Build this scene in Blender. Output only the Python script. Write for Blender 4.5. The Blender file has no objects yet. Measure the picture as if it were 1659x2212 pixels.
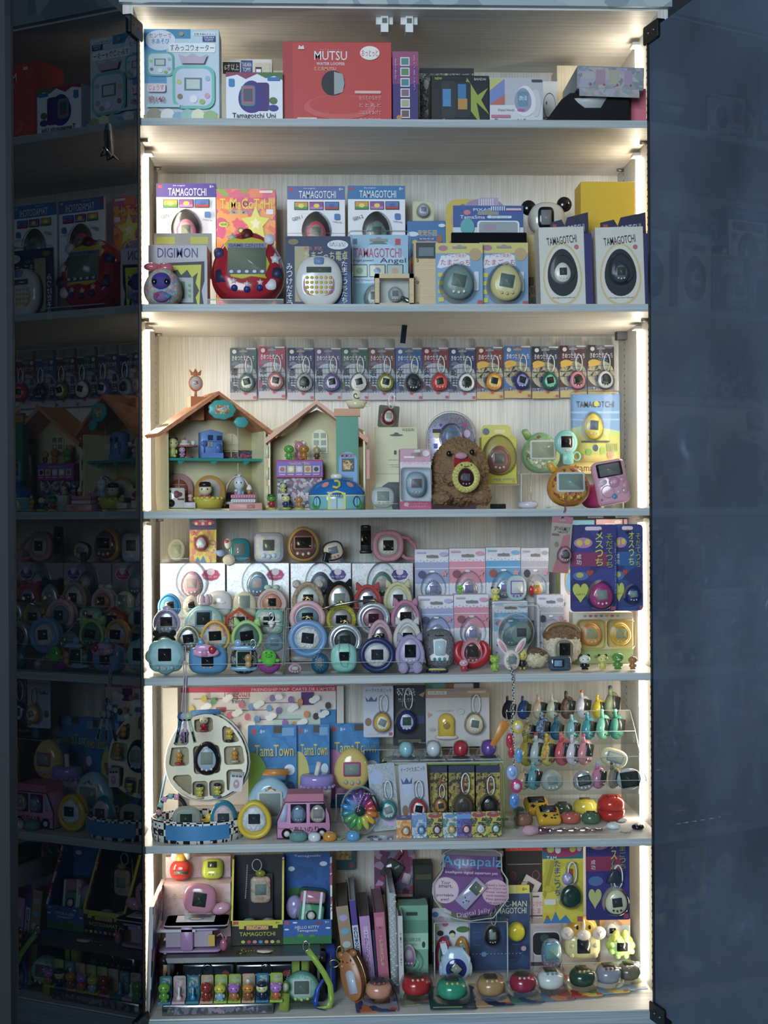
import bpy, bmesh, math, random
from mathutils import Vector, Matrix, noise
random.seed(7)
SC = bpy.context.scene
COL = SC.collection
pi, cos, sin, R = math.pi, math.cos, math.sin, math.radians

# ---------------------------------------------------------------- camera, world, light, exposure
FOC, CX, CY, DIST, EYE = 3025.0, 829.5, 1106.0, 2.2, 1.0
YAW, ROLL = R(2.38), R(-0.36)
CAM_R = (Matrix.Rotation(-YAW, 4, 'Z') @ Matrix.Rotation(R(90), 4, 'X') @ Matrix.Rotation(ROLL, 4, 'Z'))
CAM_P = Vector((0, -DIST, EYE))
cd = bpy.data.cameras.new('camera'); cam = bpy.data.objects.new('camera', cd); COL.objects.link(cam)
cam.matrix_world = Matrix.Translation(CAM_P) @ CAM_R
cd.sensor_fit = 'HORIZONTAL'; cd.sensor_width = 36; cd.lens = FOC * 36 / 1659; cd.clip_start = .01
SC.camera = cam
w = bpy.data.worlds.new('world'); SC.world = w; w.use_nodes = True
w.node_tree.nodes['Background'].inputs[0].default_value = (.30, .42, .60, 1)
w.node_tree.nodes['Background'].inputs[1].default_value = .06
SC.view_settings.view_transform = 'Standard'; SC.view_settings.look = 'None'
SC.view_settings.gamma = 1; SC.view_settings.use_curve_mapping = False
SC.view_settings.exposure = 0.2
SC.cycles.use_denoising = True
SC.cycles.transparent_max_bounces = 24
SC.cycles.max_bounces = 7; SC.cycles.diffuse_bounces = 3; SC.cycles.glossy_bounces = 4
SC.cycles.sample_clamp_indirect = 4; SC.cycles.caustics_reflective = False; SC.cycles.caustics_refractive = False
LED_POWER = 36.0
def area(name, loc, aim, sx, sy, power, col):
    l = bpy.data.lights.new(name, 'AREA'); l.shape = 'RECTANGLE'; l.size = sx; l.size_y = sy
    l.energy = power; l.color = col
    o = bpy.data.objects.new(name, l); COL.objects.link(o); o.location = loc
    o.rotation_euler = (Vector(aim) - Vector(loc)).to_track_quat('-Z', 'Y').to_euler()
    return o
area('window_daylight', (-1.0, -3.8, 1.65), (.05, 0, .95), 1.6, 1.4, 112, (.72, .87, 1.0))

# ---------------------------------------------------------------- geometry helpers
def at(px, py, Y=0.0):
    "the point of the plane y = Y that shows at a pixel of the photograph"
    d = CAM_R.to_3x3() @ Vector(((px - CX) / FOC, (CY - py) / FOC, -1))
    return CAM_P + d * ((Y + DIST) / d.y)
def fit(x0, y0, x1, y1, Y, base=None):
    xm, ym = (x0 + x1) / 2, (y0 + y1) / 2
    a, b = at(x0, ym, Y), at(x1, ym, Y)
    zb = at(xm, y1, Y).z if base is None else base
    return (a.x + b.x) / 2, zb, b.x - a.x, at(xm, y0, Y).z - zb

def o_ell(w, h, n=30): return [(w/2*cos(2*pi*i/n), h/2*sin(2*pi*i/n)) for i in range(n)]
def o_egg(w, h, n=32): return [(w/2*cos(2*pi*i/n)*(1-.13*sin(2*pi*i/n)), h/2*sin(2*pi*i/n)) for i in range(n)]
def o_sup(w, h, e=3.2, n=36):
    f = lambda c: math.copysign(abs(c)**(2/e), c)
    return [(w/2*f(cos(2*pi*i/n)), h/2*f(sin(2*pi*i/n))) for i in range(n)]
def o_rr(w, h, r, k=4):
    r = min(r, w/2.01, h/2.01); out = []
    for cx, cz, a in ((w/2-r, h/2-r, 0), (-w/2+r, h/2-r, 90), (-w/2+r, -h/2+r, 180), (w/2-r, -h/2+r, 270)):
        out += [(cx+r*cos(R(a+90*i/k)), cz+r*sin(R(a+90*i/k))) for i in range(k+1)]
    return out
def o_flower(w, h, k=8, a=.07, n=64):
    return [(w/2*cos(t)*(1-a+a*abs(cos(k*t/2))*1.2), h/2*sin(t)*(1-a+a*abs(cos(k*t/2))*1.2)) for t in [2*pi*i/n for i in range(n)]]
def o_heart(w, h, n=36):
    return [(w/32*16*sin(t)**3, h/30*(13*cos(t)-5*cos(2*t)-2*cos(3*t)-cos(4*t))+h*.08) for t in [-2*pi*i/n for i in range(n)]]
def o_star(w, h, k=5, q=.5):
    return [((w/2 if i % 2 == 0 else w/2*q)*cos(pi/2+pi*i/k), (h/2 if i % 2 == 0 else h/2*q)*sin(pi/2+pi*i/k)) for i in range(2*k)]
def o_arch(w, h, n=14):
    r = w/2
    return [(-r, -h/2), (r, -h/2)] + [(r*cos(pi*i/n), h/2-r+r*sin(pi*i/n)) for i in range(n+1)]
OUT = dict(egg=o_egg, ell=o_ell, sup=o_sup, rr=lambda w, h: o_rr(w, h, min(w, h)*.22), flower=o_flower, heart=o_heart,
           hex=lambda w, h: [(-w/2, -h/2), (w/2, -h/2), (w/2, h*.12), (0, h/2), (-w/2, h*.12)], arch=o_arch,
           soft=lambda w, h: o_sup(w, h, 2.6), star=o_star)

def sweep(rings, cap=True):
    n = len(rings[0]); V = [p for r in rings for p in r]; F = []
    for i in range(len(rings)-1):
        for j in range(n):
            k = (j+1) % n
            F.append((i*n+j, i*n+k, (i+1)*n+k, (i+1)*n+j))
    if cap:
        F.append(tuple(range(n))); F.append(tuple(range((len(rings)-1)*n, len(rings)*n)))
    return V, F
def slab(o, y0, y1, bev=0):
    if bev <= 0: return sweep([[(x, y0, z) for x, z in o], [(x, y1, z) for x, z in o]])
    n = len(o); ins = []
    A = sum(o[i][0]*o[(i+1) % n][1]-o[(i+1) % n][0]*o[i][1] for i in range(n)); sg = 1 if A > 0 else -1
    for i in range(n):
        a, b, c = o[i-1], o[i], o[(i+1) % n]
        tx, tz = c[0]-a[0], c[1]-a[1]; L = math.hypot(tx, tz) or 1
        ins.append((b[0]-sg*tz/L*bev, b[1]+sg*tx/L*bev))
    return sweep([[(x, y0, z) for x, z in ins], [(x, y0+bev, z) for x, z in o], [(x, y1-bev, z) for x, z in o], [(x, y1, z) for x, z in ins]])
def puff(o, y0, y1, p=.5, n=4, half=False):
    r = []; m, q = (y0+y1)/2, (y1-y0)/2
    for i in range(-n, (0 if half else n)+1):
        t = i/n*pi/2*.96; s = cos(t)**p
        y = (y1+(y0-y1)*(-sin(t)/sin(pi/2*.96))) if half else m+sin(t)/sin(pi/2*.96)*q
        r.append([(x*s, y, z*s) for x, z in o])
    return sweep(r)
def tube(pts, r, n=8, closed=False):
    P = [Vector(p) for p in pts]; N = len(P); rings = []; up = None
    for i in range(N):
        a = P[i-1] if (i or closed) else P[0]; b = P[(i+1) % N] if (i < N-1 or closed) else P[-1]
        t = (b-a).normalized() if (b-a).length > 1e-9 else Vector((0, 0, 1))
        if up is None: up = t.orthogonal().normalized()
        u = (up-t*up.dot(t)); u = u.normalized() if u.length > 1e-6 else t.orthogonal().normalized(); up = u
        v = t.cross(u); rr = r[i] if isinstance(r, (list, tuple)) else r
        rings.append([tuple(P[i]+(u*cos(2*pi*k/n)+v*sin(2*pi*k/n))*rr) for k in range(n)])
    if closed: rings.append(rings[0]); return sweep(rings, False)
    return sweep(rings)
def ring(o, y, r, n=8): return tube([(x, y, z) for x, z in o], r, n, True)
def ball(c, rx, ry=None, rz=None, n=14, m=9):
    ry = rx if ry is None else ry; rz = rx if rz is None else rz
    return sweep([[(c[0]+rx*sin(t)*cos(2*pi*k/n), c[1]+ry*sin(t)*sin(2*pi*k/n), c[2]+rz*cos(t)) for k in range(n)]
                  for t in [pi*(.02+.96*i/m) for i in range(m+1)]])
def lathe(prof, n=24, c=(0, 0, 0)):
    return sweep([[(c[0]+r*cos(2*pi*k/n), c[1]+r*sin(2*pi*k/n), c[2]+z) for k in range(n)] for r, z in prof])
def bx(x0, x1, y0, y1, z0, z1):
    return sweep([[(x0, y0, z0), (x1, y0, z0), (x1, y1, z0), (x0, y1, z0)], [(x0, y0, z1), (x1, y0, z1), (x1, y1, z1), (x0, y1, z1)]])
def holed(outer, holes, y0, y1):
    "a plate with openings"
    c = bpy.data.curves.new('plate', 'CURVE'); c.dimensions = '2D'; c.fill_mode = 'BOTH'; c.extrude = (y1-y0)/2
    for p in [outer]+holes:
        sp = c.splines.new('POLY'); sp.points.add(len(p)-1); sp.use_cyclic_u = True
        for q, (a, b) in zip(sp.points, p): q.co = (a, b, 0, 1)
    o = bpy.data.objects.new('plate', c); m = bpy.data.meshes.new_from_object(o)
    g = [(v.co.x, (y0+y1)/2+v.co.z, v.co.y) for v in m.vertices], [tuple(p.vertices) for p in m.polygons]
    bpy.data.objects.remove(o); bpy.data.curves.remove(c); bpy.data.meshes.remove(m)
    return g
def flat(o, y): return [(x, y, z) for x, z in o], [tuple(range(len(o)))]
def mv(g, x=0, y=0, z=0, rx=0, ry=0, rz=0, s=1):
    m = Matrix.Translation((x, y, z)) @ Matrix.Rotation(rz, 4, 'Z') @ Matrix.Rotation(ry, 4, 'Y') @ Matrix.Rotation(rx, 4, 'X') @ Matrix.Scale(s, 4)
    return [tuple(m @ Vector(v)) for v in g[0]], g[1]
_T = {}
def text(s, fat=.004):
    k = (s, fat)
    if k not in _T:
        c = bpy.data.curves.new('lettering', 'FONT'); c.body = s; c.offset = fat; c.resolution_u = 2
        o = bpy.data.objects.new('lettering', c); m = bpy.data.meshes.new_from_object(o)
        V = [v.co.copy() for v in m.vertices]; F = [tuple(p.vertices) for p in m.polygons]
        xs, ys = [v.x for v in V], [v.y for v in V]
        x0, x1, y0, y1 = min(xs), max(xs), min(ys), max(ys)
        _T[k] = [((v.x-x0)/(x1-x0)-.5, 0, (v.y-y0)/max(1e-6, y1-y0)-.5) for v in V], F
        bpy.data.objects.remove(o); bpy.data.curves.remove(c); bpy.data.meshes.remove(m)
    return _T[k]
def vtext(s, fat=.01):
    "one word written from top to bottom"
    V, F = [], []; n = len(s)
    for i, ch in enumerate(s):
        v, f = text(ch, fat); b = len(V)
        V += [(x, 0, (.5-(i+.5)/n)+z*.86/n) for x, _, z in v]; F += [tuple(q+b for q in g) for g in f]
    return V, F

# ---------------------------------------------------------------- materials
def lin(c):
    c = c.lstrip('#'); c = ''.join(k*2 for k in c) if len(c) == 3 else c
    f = lambda v: v/12.92 if v <= .04045 else ((v+.055)/1.055)**2.4
    v = [int(c[i:i+2], 16)/255 for i in (0, 2, 4)]; g = .3*v[0]+.59*v[1]+.11*v[2]
    return tuple(f(a+(g-a)*.13) for a in v)+(1,)
_M = {}
KIND = dict(p=(.34, 0), s=(.12, 0), c=(.5, 0), f=(.95, 0), F=(1, 0), m=(.24, 1), l=(.16, 0), r=(.7, 0), M=(.42, 1))
def newmat(name):
    m = bpy.data.materials.new(name); m.use_nodes = True; nt = m.node_tree; nt.nodes.clear()
    out = nt.nodes.new('ShaderNodeOutputMaterial')
    N = lambda t, **k: _node(nt, t, k)
    return m, nt, out, N
def _node(nt, t, k):
    n = nt.nodes.new(t)
    for a, b in k.items():
        if a.startswith('i_'): n.inputs[int(a[2:])].default_value = b
        else: setattr(n, a, b)
    return n
def upper(ops, k):
    "the same print squeezed towards the upper edge"
    Q = lambda v: 1-(1-v)*k
    r = []
    for o in ops:
        if o[0] == 'r': r.append((o[0], o[1], Q(o[2]), o[3], Q(o[4]), o[5]))
        elif o[0] == 'p': r.append((o[0], [(a, Q(b)) for a, b in o[1]], o[2]))
        else: r.append((o[0], o[1], Q(o[2]), o[3], o[4]*k)+tuple(o[5:]))
    return r
def M(c, k='p'):
    if not isinstance(c, str): return c
    if ':' in c: c, k = c.split(':')
    key = (c, k)
    if key in _M: return _M[key]
    m, nt, out, N = newmat('surface_'+c+'_'+k); L = nt.links.new; col = lin(c)
    m.diffuse_color = col
    if k in 'tk':                                     # clear or tinted see-through plastic
        tr = N('ShaderNodeBsdfTransparent'); tr.inputs[0].default_value = col
        gl = N('ShaderNodeBsdfGlossy'); gl.inputs['Roughness'].default_value = .06; gl.inputs[0].default_value = (1, 1, 1, 1)
        fr = N('ShaderNodeFresnel'); fr.inputs[0].default_value = 1.30
        ns = N('ShaderNodeTexNoise', i_2=300.0); bp = N('ShaderNodeBump'); bp.inputs['Strength'].default_value = .08; bp.inputs['Distance'].default_value = .001
        L(ns.outputs[0], bp.inputs['Height']); L(bp.outputs[0], gl.inputs['Normal'])
        mu = N('ShaderNodeMath', operation='MULTIPLY', i_1=.6); L(fr.outputs[0], mu.inputs[0])
        mx = N('ShaderNodeMixShader'); L(mu.outputs[0], mx.inputs[0]); L(tr.outputs[0], mx.inputs[1]); L(gl.outputs[0], mx.inputs[2])
        if k == 't':
            df = N('ShaderNodeBsdfDiffuse'); df.inputs[0].default_value = col
            m2 = N('ShaderNodeMixShader'); m2.inputs[0].default_value = .45
            L(tr.outputs[0], m2.inputs[1]); L(df.outputs[0], m2.inputs[2]); L(m2.outputs[0], mx.inputs[1])
        L(mx.outputs[0], out.inputs[0]); _M[key] = m; return m
    if k == 'e':
        em = N('ShaderNodeEmission'); em.inputs[0].default_value = col; em.inputs[1].default_value = LED_POWER
        L(em.outputs[0], out.inputs[0]); _M[key] = m; return m
    b = N('ShaderNodeBsdfPrincipled'); L(b.outputs[0], out.inputs[0])
    tc = N('ShaderNodeTexCoord')
    if k in 'gh':                                     # glitter, holographic foil
        v = N('ShaderNodeTexVoronoi'); v.inputs['Scale'].default_value = 700 if k == 'g' else 420
        L(tc.outputs['Object'], v.inputs['Vector'])
        hs = N('ShaderNodeHueSaturation'); hs.inputs[1].default_value = .75 if k == 'g' else .42; hs.inputs[2].default_value = .9
        mx = N('ShaderNodeMixRGB'); mx.inputs[0].default_value = .45 if k == 'g' else .35; mx.inputs[1].default_value = col
        L(v.outputs['Color'], hs.inputs['Color']); L(hs.outputs[0], mx.inputs[2]); L(mx.outputs[0], b.inputs['Base Color'])
        b.inputs['Metallic'].default_value = .55; b.inputs['Roughness'].default_value = .28
        _M[key] = m; return m
    ro, me = KIND[k]
    b.inputs['Roughness'].default_value = ro; b.inputs['Metallic'].default_value = me
    ns = N('ShaderNodeTexNoise'); ns.inputs['Scale'].default_value = {'f': 500, 'F': 260, 'c': 60}.get(k, 90); ns.inputs['Detail'].default_value = 2
    L(tc.outputs['Object'], ns.inputs['Vector'])
    mx = N('ShaderNodeMixRGB', blend_type='MULTIPLY'); mx.inputs[0].default_value = {'f': .45, 'F': .7}.get(k, .10); mx.inputs[1].default_value = col
    L(ns.outputs[0], mx.inputs[2]); L(mx.outputs[0], b.inputs['Base Color'])
    if k in 'fF':
        bp = N('ShaderNodeBump'); bp.inputs['Strength'].default_value = .7 if k == 'f' else 1; bp.inputs['Distance'].default_value = .0012 if k == 'f' else .004
        L(ns.outputs[0], bp.inputs['Height']); L(bp.outputs[0], b.inputs['Normal'])
    _M[key] = m; return m
def PR(*cols, sc=120, ro=.45):
    "busy printed artwork: patches of the given inks"
    key = ('pr', cols, sc)
    if key in _M: return _M[key]
    m, nt, out, N = newmat('printed_artwork'); L = nt.links.new
    b = N('ShaderNodeBsdfPrincipled'); b.inputs['Roughness'].default_value = ro; L(b.outputs[0], out.inputs[0])
    tc = N('ShaderNodeTexCoord'); ns = N('ShaderNodeTexNoise'); ns.inputs['Scale'].default_value = sc*.7
    ad = N('ShaderNodeMixRGB', blend_type='ADD'); ad.inputs[0].default_value = .02
    L(tc.outputs['Object'], ns.inputs['Vector']); L(tc.outputs['Object'], ad.inputs[1]); L(ns.outputs['Color'], ad.inputs[2])
    v = N('ShaderNodeTexVoronoi'); v.inputs['Scale'].default_value = sc; L(ad.outputs[0], v.inputs['Vector'])
    sp = N('ShaderNodeSeparateColor'); L(v.outputs['Color'], sp.inputs[0])
    cr = N('ShaderNodeValToRGB'); cr.color_ramp.interpolation = 'CONSTANT'; e = cr.color_ramp.elements
    while len(e) > 1: e.remove(e[-1])
    e[0].position = 0; e[0].color = lin(cols[0])
    for i, c in enumerate(cols[1:]):
        q = e.new((i+1)/len(cols)); q.color = lin(c)
    L(sp.outputs[0], cr.inputs[0]); L(cr.outputs[0], b.inputs['Base Color'])
    _M[key] = m; return m
def CHECK(c1, c2, sc):
    key = ('check', c1, c2, sc)
    if key in _M: return _M[key]
    m, nt, out, N = newmat('chequered_print'); L = nt.links.new
    b = N('ShaderNodeBsdfPrincipled'); b.inputs['Roughness'].default_value = .4; L(b.outputs[0], out.inputs[0])
    tc = N('ShaderNodeTexCoord'); ck = N('ShaderNodeTexChecker'); ck.inputs['Scale'].default_value = sc; L(tc.outputs['Object'], ck.inputs[0])
    v = N('ShaderNodeTexVoronoi'); v.inputs['Scale'].default_value = sc*1.3; L(tc.outputs['Object'], v.inputs['Vector'])
    lt = N('ShaderNodeMath', operation='LESS_THAN', i_1=.3); L(v.outputs['Distance'], lt.inputs[0])
    sb = N('ShaderNodeMath', operation='SUBTRACT'); L(ck.outputs[1], sb.inputs[0]); L(lt.outputs[0], sb.inputs[1])
    ab = N('ShaderNodeMath', operation='ABSOLUTE'); L(sb.outputs[0], ab.inputs[0])
    mx = N('ShaderNodeMixRGB'); mx.inputs[1].default_value = lin(c1); mx.inputs[2].default_value = lin(c2)
    L(ab.outputs[0], mx.inputs[0]); L(mx.outputs[0], b.inputs['Base Color'])
    _M[key] = m; return m
def wood(name, base, dark, vertical=False, ro=.5):
    key = ('wood', name)
    if key in _M: return _M[key]
    m, nt, out, N = newmat(name); L = nt.links.new
    b = N('ShaderNodeBsdfPrincipled'); b.inputs['Roughness'].default_value = ro; L(b.outputs[0], out.inputs[0])
    tc = N('ShaderNodeTexCoord'); mp = N('ShaderNodeMapping'); mp.inputs['Scale'].default_value = (420, 420, 7) if vertical else (5, 300, 420)
    ns = N('ShaderNodeTexNoise'); ns.inputs['Scale'].default_value = 1; ns.inputs['Detail'].default_value = 4; ns.inputs['Roughness'].default_value = .7
    L(tc.outputs['Object'], mp.inputs[0]); L(mp.outputs[0], ns.inputs['Vector'])
    cr = N('ShaderNodeValToRGB'); e = cr.color_ramp.elements
    e[0].position = .34; e[0].color = lin(dark); e[1].position = .62; e[1].color = lin(base)
    L(ns.outputs[0], cr.inputs[0]); L(cr.outputs[0], b.inputs['Base Color'])
    bp = N('ShaderNodeBump'); bp.inputs['Strength'].default_value = .12; bp.inputs['Distance'].default_value = .001
    L(ns.outputs[0], bp.inputs['Height']); L(bp.outputs[0], b.inputs['Normal'])
    _M[key] = m; return m
CLEAR = M('fdfefe', 'k'); ACR = M('fafdfd', 'k'); EDGE = M('dfeaea:t')
LCD, DARK = '6f7c74:l', '16191d:l'

# ---------------------------------------------------------------- objects
class MB:
    def __init__(s): s.v, s.f, s.mi, s.sm, s.mats = [], [], [], [], []
    def add(s, g, mat, smooth=True):
        mat = M(mat)
        if mat not in s.mats: s.mats.append(mat)
        b, i = len(s.v), s.mats.index(mat); s.v += g[0]
        for f in g[1]:
            s.f.append(tuple(q+b for q in f)); s.mi.append(i); s.sm.append(smooth)
        return s
    def ops(s, ops, w, h, y, x=0, z=0, st=.00022):
        "print on a flat front of width w and height h whose lower edge is at z"
        for op in ops:
            y -= st; k = op[0]
            X = lambda u: x+(min(1, max(0, u))-.5)*w
            Z = lambda v: z+min(1, max(0, v))*h
            if k == 'r': s.add(flat([(X(op[1]), Z(op[2])), (X(op[3]), Z(op[2])), (X(op[3]), Z(op[4])), (X(op[1]), Z(op[4]))], y), op[5], False)
            elif k == 'p': s.add(flat([(X(a), Z(b)) for a, b in op[1]], y), op[2], False)
            elif k in 'tv':
                g = text(op[6]) if k == 't' else vtext(op[6]); V = [(X(op[1]+a*op[3]), y, Z(op[2]+c*op[4])) for a, _, c in g[0]]
                if len(op) > 7:
                    ca, sa = cos(R(op[7])), sin(R(op[7])); x0, z0 = X(op[1]), Z(op[2])
                    V = [(x0+(a-x0)*ca-(c-z0)*sa, y, z0+(a-x0)*sa+(c-z0)*ca) for a, _, c in V]
                s.add((V, g[1]), op[5], False)
            else:
                o = OUT[{'e': 'ell', 'g': 'egg', 'h': 'heart', '*': 'star', 'f': 'flower', 'q': 'rr', 'a': 'arch'}[k]](op[3]*w, op[4]*h)
                s.add(flat([(X(op[1]+a/w), Z(op[2]+b/h)) for a, b in o], y), op[5], False)
        return s
    def build(s, name, parent=None):
        me = bpy.data.meshes.new(name); me.from_pydata(s.v, [], s.f)
        for m in s.mats: me.materials.append(m)
        me.polygons.foreach_set('material_index', s.mi); me.polygons.foreach_set('use_smooth', s.sm)
        bm = bmesh.new(); bm.from_mesh(me); bmesh.ops.recalc_face_normals(bm, faces=bm.faces); bm.to_mesh(me); bm.free()
        o = bpy.data.objects.new(name, me); COL.objects.link(o)
        if parent: o.parent = parent
        return o
def part(name, parent, *gm, smooth=True):
    b = MB()
    for g, m in gm: b.add(g, m, smooth)
    return b.build(name, parent)
def tag(o, label, cat, grp=None):
    o['label'] = label; o['category'] = cat
    if grp: o['group'] = grp
    return o
def thing(name, label, cat, x, y, z, rot=(0, 0, 0), grp=None):
    o = bpy.data.objects.new(name, None); o.empty_display_size = .01; COL.objects.link(o)
    o.location = (x, y, z); o.rotation_euler = tuple(R(a) for a in rot)
    return tag(o, label, cat, grp)
def struct(o): o['kind'] = 'structure'; return o
G = .0006                                             # things rest this far above what carries them

def dev(par, host, w, h, d, body, face=None, scr=LCD, btn='e9e2d2', o='egg', x=0, y=0, z=0, nm='body', fs=.74, sw=.44, sh=.36, sz=.03,
        frame=None, sroll=0, bz=-.29, br=.05, nb=3, fy=.06):
    "an egg shaped electronic pet whose middle is at (x, y, z); the pieces on its face hang on host (None: on the body)"
    O = OUT[o]
    bo = part(nm, par, (mv(puff(O(w, h), -d/2, d/2, .45), x, y, z), body))
    host = host or bo; yf = -d/2
    if face:
        part('faceplate', host, (mv(puff(O(w*fs, h*fs), yf-d*fy, yf+d*.5, .3, 3), x, y, z), face)); yf -= d*fy
    k = []
    if frame: k.append((mv(slab(o_rr(w*sw+w*.09, h*sh+w*.09, w*.05), yf-.0006, yf+.003), x, y, z+h*sz, 0, R(sroll)), frame))
    k.append((mv(slab(o_rr(w*sw, h*sh, w*.025), yf-.0012, yf+.003), x, y, z+h*sz, 0, R(sroll)), scr))
    part('screen', host, *k)
    if btn:
        for i in range(nb):
            t = i-(nb-1)/2
            part('button', host, (mv(ball((0, 0, 0), w*br, d*.07+.0008, w*br, 10, 6), x+t*w*.17, y+yf+(0 if face else d*.05), z+h*bz-(0 if i in (0, nb-1) and nb > 2 else h*.025)), btn))
    return bo
def loop(x, y, z, w, h, r, n=14):
    return tube([(x+w/2*sin(2*pi*i/n), y, z+h/2-h/2*cos(2*pi*i/n)) for i in range(n)], r, 6, True)
def chain(pts, r, gap):
    V, F = [], []
    P = [Vector(p) for p in pts]
    for a, b in zip(P, P[1:]):
        n = max(1, int((b-a).length/gap))
        for i in range(n):
            v, f = ball(a.lerp(b, i/n), r, r, r, 7, 5); q = len(V)
            V += v; F += [tuple(t+q for t in g) for g in f]
    return V, F
def pet(x0, y0, x1, y1, Y, base, label, body, face=None, scr=LCD, btn='e9e2d2', o='egg', d=None, rot=(0, 0, 0), grp=None, name='virtual_pet', cat='virtual pet', ant=None, ears=None, ec=None, tie=None, band=None, **k):
    x, zb, w, h = fit(x0, y0, x1, y1, Y, base); d = d or min(w, h)*.5
    t = thing(name, label, cat, x, Y+d/2, zb+G, rot, grp)
    dev(t, t, w, h, d, body, face, scr, btn, o, z=h/2, **k)
    if ant: part('antenna', t, (tube([(-w*.3, 0, h*.86), (-w*.42, 0, h*1.04), (-w*.43, 0, h*1.07)], [w*.1, w*.085, w*.05]), ant))
    if band: part('strap', t, (mv(puff(OUT[o](w*1.03, h*.2), -d*.52, d*.4, .4), 0, 0, h*.2), band))
    ear(t, ears, w, h, d, ec or body)
    if tie: part('wrist_loop', t, (loop(-w*.5, -d*.3, h*.05, w*.3, h*.85, .0008), tie))
    return t
def ear(t, ears, w, h, d, c, inner=None):
    if not ears: return
    for s in (-1, 1):
        if ears == 'cat': g = mv(puff([(-w*.15, -w*.1), (w*.15, -w*.1), (w*.03, w*.17), (-w*.03, w*.17)], -d*.3, d*.3, .35), s*w*.33, 0, h*.93, 0, R(20*s))
        elif ears == 'bear': g = ball((s*w*.36, 0, h*.93), w*.14, d*.3, w*.14)
        elif ears == 'bunny': g = mv(ball((0, 0, h*.19), w*.1, d*.22, h*.2), s*w*.17, 0, h*.94, 0, R(14*s))
        elif ears == 'bun': g = ball((s*w*.14, 0, h*1.02), w*.13, d*.28, h*.1)
        part('ear', t, (g, c))
def case(x0, y0, x1, y1, Y, base, label, cov, face='cfd6d8', scr=DARK, btn='dcdcd8', o='egg', k='f', d=None, rot=(0, 0, 0), grp=None, inner=.66, th=.13, ears=None, ec=None, clip=None, eh=0, dz=0, sroll=0, frame=None, dbody=None, nb=3, name='cased_pet', sw=.5, sh=.36):
    "an electronic pet inside a ring shaped cover"
    x, zb, w, h = fit(x0, y0, x1, y1, Y, base); h *= 1-eh; d = d or min(w, h)*.42
    t = thing(name, label, 'virtual pet case', x, Y+d/2, zb+G, rot, grp); O = OUT[o]
    c = cov if ':' in cov else cov+':'+k
    part('cover', t, (mv(puff(O(w, h), -d*.30, d*.5, .4), 0, 0, h/2), c), (mv(ring(O(w*(1-th), h*(1-th*w/h)), -d*.22, w*th*.55), 0, 0, h/2), c))
    dev(t, None, w*inner*1.12, h*inner*1.08, d*.5, dbody or face, face, scr, btn, o, 0, -d*.18, h*(.5+dz), 'device', .93, sw, sh, frame=frame, sroll=sroll, nb=nb)
    ear(t, ears, w, h, d, (ec or cov)+('' if ':' in (ec or cov) else ':'+k))
    if clip:
        part('clip', t, (tube([(-w*.1, -d*.1, h*.97), (-w*.13, -d*.2, h*1.05), (0, -d*.25, h*1.09), (w*.13, -d*.2, h*1.05), (w*.1, -d*.1, h*.97)], .0014, 6), clip), (loop(w*.02, -d*.3, h*.9, w*.12, h*.16, .0011), clip))
    return t
def carton(x0, y0, x1, y1, Y, base, label, col, d, ops=(), name='toy_box', cat='box', rot=(0, 0, 0), grp=None, egg=None, top=None, side=None, bev=.0008):
    "a printed cardboard box; egg = (u, v, w, h, pit colour, body, face, screen) for a window with a pet in it"
    x, zb, w, h = fit(x0, y0, x1, y1, Y, base)
    t = thing(name, label, cat, x, Y, zb+G+abs(sin(R(rot[1])))*w/2, rot, grp); b = MB()
    b.add(mv(slab(o_rr(w, h, .0012, 2), 0, d, bev), 0, 0, h/2), col, False)
    b.ops(ops, w, h, 0)
    if side: b.add(([(-w/2-.0003, .001, .002), (-w/2-.0003, d-.001, .002), (-w/2-.0003, d-.001, h-.002), (-w/2-.0003, .001, h-.002)], [(0, 1, 2, 3)]), side, False)
    b.build('carton', t)
    if egg:
        u, v, ew, eh, pit, body, face, scr = egg[:8]; X, Z, W, H = (u-.5)*w, v*h, ew*w, eh*w
        if pit: part('window', t, (mv(slab(o_egg(W*1.5, H*1.5), -.0022, -.0008, .0006), X, 0, Z+H*.16), pit))
        dev(t, None, W, H, W*.32, body, face, scr, egg[8] if len(egg) > 8 else 'e6e0d0', x=X, y=-W*.06, z=Z, nm='pet', sroll=(egg[9] if len(egg) > 9 else 0) or 0)
        part('blister', t, (mv(puff(o_egg(W*1.5, H*1.5), -W*.34, 0, .3, 4, True), X, -.0024, Z+H*.16), CLEAR))
    return t
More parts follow.
